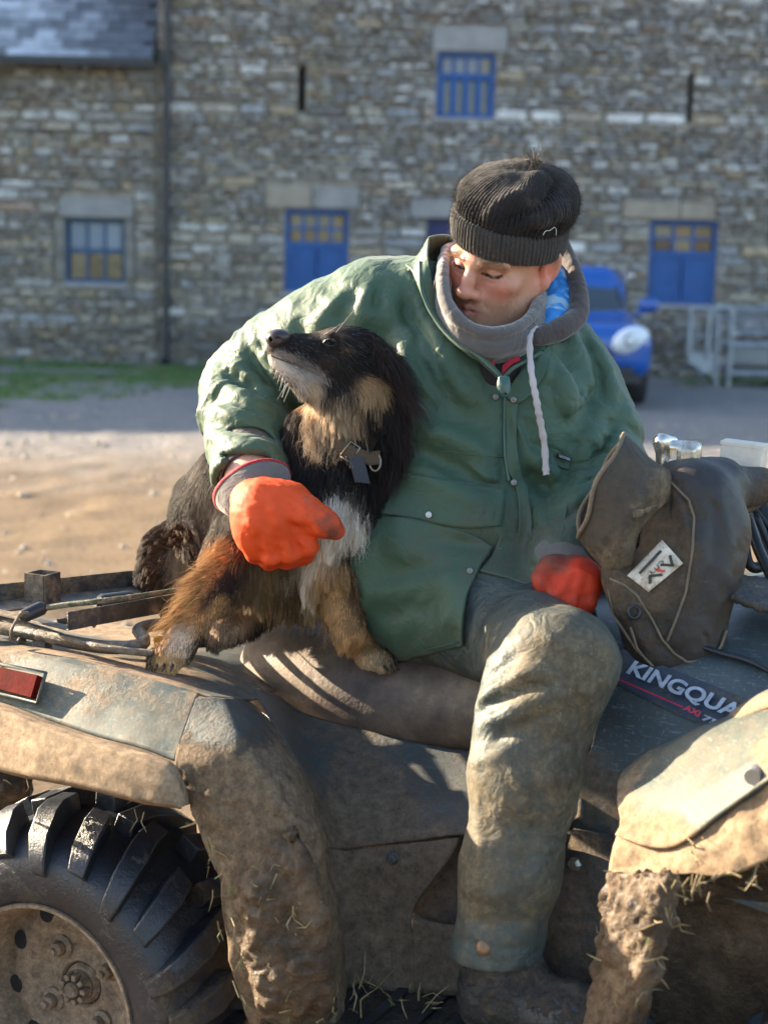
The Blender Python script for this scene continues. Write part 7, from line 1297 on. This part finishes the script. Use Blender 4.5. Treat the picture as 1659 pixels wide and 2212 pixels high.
dh = np.array([-.75, -.6, -.1]); dh /= np.linalg.norm(dh); sd = np.cross(dh, (0, 0, 1)); pH = P(488, 1358, 2.585); D.ell(pH, (.028, .028, .02), None, .015)
for k in (-1.5, -.5, .5, 1.5): D.cap(pH + sd * k * .010, pH + dh * .024 + sd * k * .012 + np.array([0, 0, -.01]), .010, .009, .006)
D.chain([P(430, 1165, 2.92), P(392, 1160, 2.90), P(362, 1190, 2.87), P(352, 1240, 2.85), P(372, 1290, 2.83)], [.035, .034, .040, .036, .022], .02)
# face detail
folds(D, [([(582, 768), (608, 777), (640, 788), (668, 800), (690, 811)], .004, -.007), ([(640, 730), (665, 722), (690, 722)], .010, -.004), ([(698, 738), (712, 743), (730, 748)], .004, -.003), ([(700, 728), (715, 726), (735, 735)], .005, .003)])
V, q = keep_main(*D.mesh(1)); N_ = vnormals(V, q)
def proj2(V): v = V - CAM; d = v @ _f; return CX + FPX * (v @ CR) / d, CY - FPX * (v @ CU) / d
def coat(V, rg, jit=True):
    px, py = proj2(V); n = len(V); j = (lambda s: rg.normal(0, s, n)) if jit else (lambda s: 0); px = px + j(7); py = py + j(7)
    c = np.tile(np.array([.016, .0125, .0115]), (n, 1)) * (1 + .5 * vnoise(V, 30))[:, None]
    def el(cx, cy, rx, ry, a=0.0, soft=.35): ca, sa = math.cos(a), math.sin(a); dx, dy = px - cx, py - cy; r_ = np.sqrt(((dx * ca + dy * sa) / rx) ** 2 + ((-dx * sa + dy * ca) / ry) ** 2); return sstep(1 + soft, 1 - soft, r_)
    def put(m, col_): nonlocal c; c = c * (1 - m[:, None]) + np.array(col_) * m[:, None]
    def line(L, w_, soft=.5): pp = np.stack([px, py, px * 0], 1); d = polyd(pp, [np.array([a, b, 0.0]) for a, b in L]) / w_; return sstep(1 + soft, 1 - soft, d)
    put(el(470, 1050, 85, 90) * .7, (.060, .043, .034)); put(el(430, 1110, 60, 70) * .6, (.095, .075, .060))  # brown-grey rump, lightened with a sunlit sheen painted into the coat
    put(el(600, 1250, 95, 75) * .55, (.12, .075, .036)); put(line([(575, 1200), (620, 1290), (700, 1290)], 45) * .4, (.16, .10, .05))
    # face
    put(line([(592, 780), (640, 805), (690, 820)], 12) * .8, (.36, .33, .30)); put(line([(600, 762), (650, 780), (685, 800)], 8) * .6, (.30, .27, .245)); put(line([(590, 775), (612, 800), (650, 832)], 11) * .9, (.55, .49, .42))
    put(el(798, 836, 36, 24, .3) * .9, (.32, .20, .10)); put(el(742, 880, 44, 28, .2) * .75, (.33, .24, .15)); put(line([(672, 838), (690, 880), (700, 920)], 15) * .85, (.55, .43, .30)); put(line([(700, 890), (735, 920), (760, 945)], 19) * .7, (.38, .28, .18)); put(line([(650, 860), (668, 900), (690, 930)], 14) * .8, (.22, .115, .055))
    put(el(735, 724, 13, 6, .2) * .6, (.15, .09, .05)); put(el(737, 750, 14, 6, .2) * .7, (.20, .12, .065)); put(el(700, 715, 20, 5) * .5, (.10, .07, .05))
    # chest blaze
    put(line([(745, 1080), (720, 1130), (690, 1190), (660, 1215)], 36) * .95, (.60, .52, .42)); put(line([(760, 1110), (790, 1130)], 22) * .8, (.50, .42, .33))
    # near foreleg
    put(line([(480, 1190), (430, 1260), (395, 1330), (375, 1390)], 34) * .95, (.36, .175, .060)); put(line([(530, 1210), (490, 1260), (455, 1310)], 21) * .92, (.022, .016, .014)); put(line([(480, 1300), (440, 1340), (400, 1380)], 15) * .85, (.40, .22, .09)); put(line([(395, 1370), (385, 1400)], 24) * .9, (.52, .40, .29)); put(el(365, 1432, 42, 26) * .9, (.50, .31, .14))
    # far foreleg
    put(line([(715, 1240), (735, 1310), (755, 1370), (790, 1410)], 34) * .95, (.37, .20, .085)); put(el(812, 1432, 42, 24) * .9, (.42, .29, .17)); put(line([(748, 1250), (762, 1320)], 8) * .6, (.10, .06, .035))
    put(line([(540, 1300), (500, 1350)], 26) * .9, (.24, .14, .075)); put(el(482, 1362, 34, 26) * .9, (.26, .17, .105))
    put(line([(395, 1140), (345, 1170), (335, 1240), (360, 1290)], 22) * .85, (.085, .042, .022)); put(line([(385, 1200), (390, 1260)], 18) * .85, (.30, .23, .15)); put(el(400, 1165, 22, 18) * .5, (.12, .05, .02))
    return c
bd = obj('body', V, q, hair_mat('dog skin with painted shade', .8, .15), dog, True, {'Col': coat(V, np.random.default_rng(1), False) * (lambda a_, b_: .5 + .4 * sstep(900, 830, b_) * (a_ < 800) + .55 * (a_ < 560) * sstep(1180, 1120, b_))(*proj2(V))[:, None]})  # coat colour darkened on the skin to paint shade between the hairs
# ---- fur
def fur():
    rg = np.random.default_rng(42); nf = len(q); a_ = V[q[:, 0]]; ar = np.linalg.norm(np.cross(V[q[:, 2]] - a_, V[q[:, 3]] - V[q[:, 1]]), axis=1); fpx, fpy = proj2(V[q].mean(1)); fn = N_[q].mean(1); fc_ = V[q].mean(1); facing = ((CAM - fc_) * fn).sum(1) / np.linalg.norm(CAM - fc_, axis=1)
    wt = ar * np.where(facing > -.35, 1.0, .25) * np.where((fpx < 830) & (fpy < 900), 2.6, 1.0) * np.where((fpx < 700) & (fpy < 840), 1.5, 1.0) * np.where((fpy > 1180) & (facing > -.2), 2.2, 1.0)
    n = 190000; f = rg.choice(nf, n, p=wt / wt.sum()); w4 = rg.dirichlet([1, 1, 1, 1], n); p = (V[q[f]] * w4[:, :, None]).sum(1); no = (N_[q[f]] * w4[:, :, None]).sum(1); no /= np.linalg.norm(no, axis=1, keepdims=True); px, py = proj2(p)
    def seg(L, w_): pp = np.stack([px, py, px * 0], 1); return np.exp(-(polyd(pp, [np.array([a, b, 0.0]) for a, b in L]) / w_) ** 2)
    ln_ = np.full(n, .021)
    head = sstep(860, 820, py) * sstep(400, 560, px) * (px < 900); ln_ = ln_ * (1 - head) + head * np.interp(px, [585, 640, 700, 760, 830], [.0045, .0075, .0105, .0145, .022])
    ruff = seg([(715, 900), (750, 930), (800, 900), (850, 880), (840, 980), (760, 1010)], 50) * (1 - head); ln_ = ln_ * (1 - ruff) + .036 * ruff
    chest = seg([(700, 1120), (760, 1120)], 60); ln_ = ln_ * (1 - chest) + .042 * chest
    belly = seg([(590, 1235), (650, 1255), (720, 1250)], 50); ln_ = ln_ * (1 - belly) + .050 * belly
    segl = lambda L, a, b: sstep(b, a, polyd(np.stack([px, py, px * 0], 1), [np.array([x_, y_, 0.0]) for x_, y_ in L])); legA = segl([(490, 1250), (440, 1310), (392, 1375)], 30, 52); ln_ = ln_ * (1 - legA) + .0065 * legA; feather = seg([(500, 1180), (440, 1235), (400, 1300), (375, 1350)], 24); ln_ = ln_ * (1 - feather) + .022 * feather
    legB = segl([(725, 1265), (745, 1330), (768, 1385)], 26, 46); ln_ = ln_ * (1 - legB) + .0065 * legB; fB = seg([(712, 1300), (730, 1365), (748, 1395)], 13); ln_ = ln_ * (1 - fB) + .018 * fB
    paw = np.maximum.reduce([seg([(355, 1425), (385, 1425)], 34), seg([(795, 1425), (830, 1435)], 34), seg([(480, 1355), (495, 1355)], 34)]); ln_ = ln_ * (1 - paw) + .006 * paw
    tail = seg([(395, 1150), (350, 1180), (345, 1250), (370, 1290)], 40) * (px < 425); ln_ = ln_ * (1 - tail) + .024 * tail; rump = seg([(420, 1010), (430, 1080), (500, 1000)], 60) * (px < 560) * (py < 1160); ln_ = ln_ * (1 - rump) + .014 * rump
    ln_ = ln_ * rg.uniform(.55, 1.25, n)
    hd = P(830, 815, 2.60) - P(590, 735, 2.52); hd /= np.linalg.norm(hd); flow = np.tile(np.array([-.15, -.25, -1.0]), (n, 1))
    def blend(m, v): nonlocal flow; flow = flow * (1 - m[:, None]) + np.asarray(v) * m[:, None]
    blend(head, hd); blend(rump, (-.55, .15, -.8)); blend(legA, P(385, 1400, 2.47) - P(470, 1275, 2.525)); blend(feather, (-.85, -.2, -.22)); blend(legB, (.15, -.05, -1)); blend(fB, (-.5, -.2, -.85)); blend(belly, (.02, -.35, -1)); blend(ruff, (.12, -.35, -1.0)); blend(paw, (.0, -.5, -.8))
    tc = P(385, 1225, 2.86); blend(tail, np.array([0, 0, 0.])); flow = flow + tail[:, None] * ((p - tc) / (np.linalg.norm(p - tc, axis=1, keepdims=True) + 1e-6) + np.array([0, 0, -.25]))
    flow /= np.linalg.norm(flow, axis=1, keepdims=True) + 1e-9
    lift = .36 + .25 * ruff - .12 * (legA + legB + paw).clip(0, 1) + .2 * chest + .25 * feather + .3 * tail + .1 * belly - .02 * head - .12 * rump
    t = flow - (flow * no).sum(1, keepdims=True) * no * .85; t /= np.linalg.norm(t, axis=1, keepdims=True) + 1e-9; d = t + no * lift[:, None] + rg.normal(0, .13, (n, 3)) + .35 * np.stack([vnoise(p, 38), vnoise(p + 5, 38), vnoise(p + 11, 38)], 1); d /= np.linalg.norm(d, axis=1, keepdims=True)
    grav = np.array([0, 0, -1.0]); L = ln_[:, None]; wave = (.05 + .13 * (ruff + feather + belly).clip(0, 1))[:, None]; s1, s2 = rg.normal(0, 1, (n, 3)), rg.normal(0, 1, (n, 3)); gb = .34 * (1 - feather)[:, None]
    root = p - no * .001; m1 = root + d * L * .35 + L * wave * .35 * s1 * .6; m2 = root + d * L * .7 + grav * L * gb * .5 + L * wave * .6 * s2 * .6; tip = root + d * L * .95 + grav * L * gb + L * wave * s1 * .5
    # tufts: neighbouring hairs lean together
    from mathutils.kdtree import KDTree
    gi = rg.choice(n, 6000, replace=False); kd = KDTree(len(gi))
    for k, i in enumerate(gi): kd.insert(p[i], k)
    kd.balance(); near = np.array([kd.find(v)[1] for v in p]); g_ = gi[near]; ok = np.linalg.norm(p - p[g_], axis=1) < .02; cl = (np.clip(.45 + .4 * (ruff + belly + feather + tail + chest), .12, .80) * ok * (1 - .7 * head) * (1 - .75 * rump))[:, None]; off = (p - p[g_])
    tip = tip * (1 - cl) + (tip[g_] + off * .25) * cl; m2 = m2 * (1 - cl * .6) + (m2[g_] + off * .6) * cl * .6
    ct = rg.uniform(.75, 1.3, n)[g_][:, None]; col_ = coat(p, rg); col_ = col_ * (1 + .3 * sstep(.05, .2, col_.max(1)))[:, None] * rg.uniform(.85, 1.15, (n, 1)) * (1 + (ct - 1) * (1 - .6 * head[:, None])); tipc = (belly + feather).clip(0, 1)[:, None]; col_ = col_ * (1 - .35 * tipc) + np.array([.30, .18, .075]) * .35 * tipc
    grey = (rg.random(n) < .10 * head * (px > 620))[:, None]; col_ = np.where(grey, col_ * .5 + .08, col_)
    rad = np.where(px > 0, .00050, .0005) * (1 - .4 * head) ; t2 = NT('dog fur'); t2.set(color=t2.attr('Col', 'Color'), rough=.55, spec=.18); t2.b.inputs['Subsurface Weight'].default_value = 0
    strands('fur', root, tip, col_, t2.m, dog, rad, .00008, np.stack([m1, m2], 1)); return t2.m
M_FUR = fur()
# ---- nose, eye, mouth, ear fringe, whiskers, claws
M_NOSE = simple('wet dog nose', (.030, .022, .022), .32, var=.3, scale=200, bump=.4, bdist=.0008); nc = P(597, 731, 2.507)
blob('nose', M_NOSE, dog, [lambda s: s.ell(nc, (.0165, .0165, .0140), None, .004), lambda s: s.ell(P(608, 727, 2.507), (.0150, .0145, .0110), None, .006), lambda s: s.ell(P(589, 739, 2.506), (.006, .008, .008), None, .005), lambda s: s.ell(P(600, 733, 2.489), (.0058, .006, .0050), rotm(0, 0, .4), .002, 's'), lambda s: s.ell(P(586, 733, 2.497), (.0025, .006, .004), None, .002, 's'), lambda s: s.fold([P(587, 742, 2.497), P(586, 752, 2.50)], .002, -.002)], nc - .035, nc + .035, .0014)
ec = on(D, [(713, 740), (714, 740)], -.0066)[0]; M_EYE = NT('dog eye'); M_EYE.set(color=(.03, .07, .17), rough=.08, spec=.6); ey = blob('eye', M_EYE.m, dog, [lambda s: s.ell(ec, (.0075, .0075, .0072))], ec - .014, ec + .014, .0012)
el_ = [on(D, [(699, 741), (704, 735), (712, 732), (722, 736), (728, 744)], .001, 2), on(D, [(699, 741), (706, 745), (716, 747), (728, 744)], .001, 2)]; M_LID = simple('dark eyelid', (.012, .010, .010), .4, bump=0)
for L in el_: MB().tube(spline(L, 3), .0022, 6).build('eyelid', M_LID, ey, True)
M_LIP = simple('dark lip', (.055, .028, .024), .35, bump=0); MB().tube(spline(on(D, [(584, 767), (600, 774), (625, 783), (655, 794), (688, 812)], .0002, 3), 3), .0011, 6).build('lip', M_LIP, dog, True)
def fringe(name, L0, n, ln_, direc, cols, spread=.25, r_=.0003, wave=.10, seed=1, clump=9):
    rg = np.random.default_rng(seed); c = spline(PL(L0), 6); t = rg.random(n) * (len(c) - 1); i = t.astype(int).clip(0, len(c) - 2); f = (t - i)[:, None]; p = c[i] * (1 - f) + c[i + 1] * f + rg.normal(0, .006, (n, 3)); g = (t / (len(c) - 1) * clump).astype(int); gd = rg.normal(0, spread, (clump + 1, 3)); d = np.asarray(direc, float) + gd[g] + rg.normal(0, spread * .35, (n, 3)); d /= np.linalg.norm(d, axis=1, keepdims=True); L = (ln_ * rg.uniform(.45, 1.15, n))[:, None]; w1 = rg.normal(0, wave, (n, 3)); sag = np.array([0, 0, -.25])
    strands(name, p, p + d * L + sag * L + w1 * L * .6, np.asarray(cols)[rg.integers(0, len(cols), n)] * rg.uniform(.7, 1.3, (n, 1)), M_FUR, dog, r_, .00007, np.stack([p + d * L * .35 + w1 * L * .3, p + d * L * .7 + sag * L * .4 - w1 * L * .3], 1))
BLK = [(.016, .012, .012), (.022, .016, .015), (.035, .024, .022)]
fringe('ear', [(805, 742, 2.525), (825, 760, 2.512), (846, 785, 2.507), (862, 820, 2.51)], 2600, .038, (.70, -.10, -.80), BLK, .20, .00034, .12, 3, 16)
fringe('ruff', [(828, 812, 2.535), (852, 860, 2.535), (858, 920, 2.54), (842, 985, 2.55)], 2600, .060, (.22, -.25, -1.0), BLK + [(.03, .02, .018)], .22, .00036, .16, 13, 26)
fringe('ruff', [(640, 900, 2.60), (650, 960, 2.585), (680, 1010, 2.56), (740, 1040, 2.53), (800, 1030, 2.535)], 3000, .055, (.02, -.35, -1.0), BLK + [(.03, .02, .018)], .22, .00036, .16, 14, 34)
fringe('chest_tuft', [(700, 1085, 2.53), (735, 1080, 2.52), (770, 1095, 2.53), (790, 1120, 2.55)], 2200, .055, (.0, -.30, -1.0), [(.75, .68, .58), (.80, .74, .65), (.58, .50, .40)], .20, .00036, .14, 15, 26)
fringe('ear', [(850, 800, 2.51), (866, 835, 2.512), (872, 860, 2.518)], 500, .05, (.75, -.15, -.7), BLK + [(.06, .035, .03)], .22, .0003, .10, 4, 5)
fringe('leg_feather', [(500, 1190, 2.53), (452, 1240, 2.515), (415, 1300, 2.49), (385, 1350, 2.475)], 900, .050, (-.95, -.15, -.30), [(.42, .24, .085), (.34, .18, .06), (.22, .11, .04), (.50, .33, .14)], .13, .00032, .16, 5, 30)
fringe('belly_feather', [(560, 1215, 2.60), (610, 1240, 2.58), (670, 1250, 2.57), (715, 1245, 2.56)], 1100, .070, (.04, -.20, -1.0), [(.10, .06, .03), (.22, .13, .055), (.05, .03, .02), (.30, .19, .09)], .10, .00032, .14, 6, 34)
fringe('throat_feather', [(668, 900, 2.55), (690, 940, 2.545), (730, 955, 2.54), (780, 955, 2.54)], 900, .040, (.05, -.3, -1.0), [(.36, .26, .16), (.48, .38, .26), (.20, .11, .06), (.25, .2, .15)], .22, .0003, .25, 7, 24)
fringe('far_leg_feather', [(700, 1255, 2.56), (705, 1300, 2.55), (722, 1350, 2.535)], 260, .034, (-.3, -.2, -1.0), [(.36, .21, .09), (.24, .13, .06)], .12, .0003, .14, 8, 12)
rg = np.random.default_rng(9); wp = np.array([P(x, y, 2.507) for x, y in [(596 + 3 * k, 772 + 6 * k + (k % 3) * 4) for k in range(11)]]); wd_ = np.stack([rg.uniform(-.5, -.1, 11), rg.uniform(-.4, 0, 11), rg.uniform(-1, -.6, 11)], 1); strands('whiskers', wp, wp + wd_ * .03, np.tile((.7, .68, .64), (11, 1)), M_FUR, dog, .00025, .0001); wp = np.array([P(722, 722, 2.51), P(700, 722, 2.51)]); strands('whiskers', wp, wp + np.array([(.035, -.02, .045), (.03, -.02, .02)]), np.tile((.6, .5, .4), (2, 1)), M_FUR, dog, .00025, .0001)
M_CLAW = simple('dark claw', (.03, .022, .018), .4, bump=0)
for c, d in ((pA, np.array([-.25, -.75, -.1])), (pB, np.array([.75, -.55, -.08]))):
    d = d / np.linalg.norm(d); sd = np.cross(d, (0, 0, 1)); sd /= np.linalg.norm(sd)
    for k in (-1.5, -.5, .5, 1.5): b0 = c + d * (.040 - .003 * abs(k)) + sd * k * .0125; MB().tube([b0 + np.array([0, 0, .002]), b0 + d * .006 - np.array([0, 0, .001]), b0 + d * .010 - np.array([0, 0, .006])], [.0026, .0022, .0008], 7).build('claw', M_CLAW, dog, True)
# ---- collar with buckle, ring and hanging tag
M_WEB = cloth('brown webbing', (.075, .050, .030), (.16, .12, .08), .2, .9, 700, wscale=.6); M_METAL = simple('worn buckle metal', (.20, .18, .15), .45, .85, var=.2)
cs = on(D, [(722, 948), (745, 968), (770, 983), (800, 990), (820, 988)], .020, 5); up_ = CU * .011
cs = spline(cs, 2); rows = [[p - up_ for p in cs], [p + up_ for p in cs]]; collar = patch('collar', rows, M_WEB, dog, 1, 4, .003); 
bc = on(D, [(757, 976), (758, 976)], .021)[0]; fx = frame(CAM - bc, CR * .8 - CU * .55); bk = lambda x, y: bc + fx @ np.array([x, y, 0])
MB().tube([bk(-.009, -.014), bk(.009, -.014), bk(.009, .014), bk(-.009, .014), bk(-.009, -.014)], .0022, 8).build('buckle', M_METAL, collar, True); MB().tube([bk(0, -.014), bk(0, .014)], .0015, 8).build('buckle_bar', M_METAL, collar, True)
rc_ = on(D, [(810, 998), (811, 998)], .022)[0]; MB().tube([rc_ + CR * .009 * math.cos(t) + CU * .014 * math.sin(t) for t in np.linspace(0, 6.283, 22)], .0020, 8, caps=False).build('ring', M_METAL, collar, True)
ts = [on(D, [(768, 988), (769, 988)], .024)[0], on(D, [(776, 1015), (777, 1015)], .026)[0], on(D, [(783, 1044), (784, 1044)], .024)[0]]
patch('strap_end', [[p - CR * .012 + CU * .002 for p in ts], [p + CR * .012 for p in ts]], cloth('grey blue webbing', (.040, .045, .058), (.1, .08, .06), .2, .9, 700), collar, 6, 4, .003)
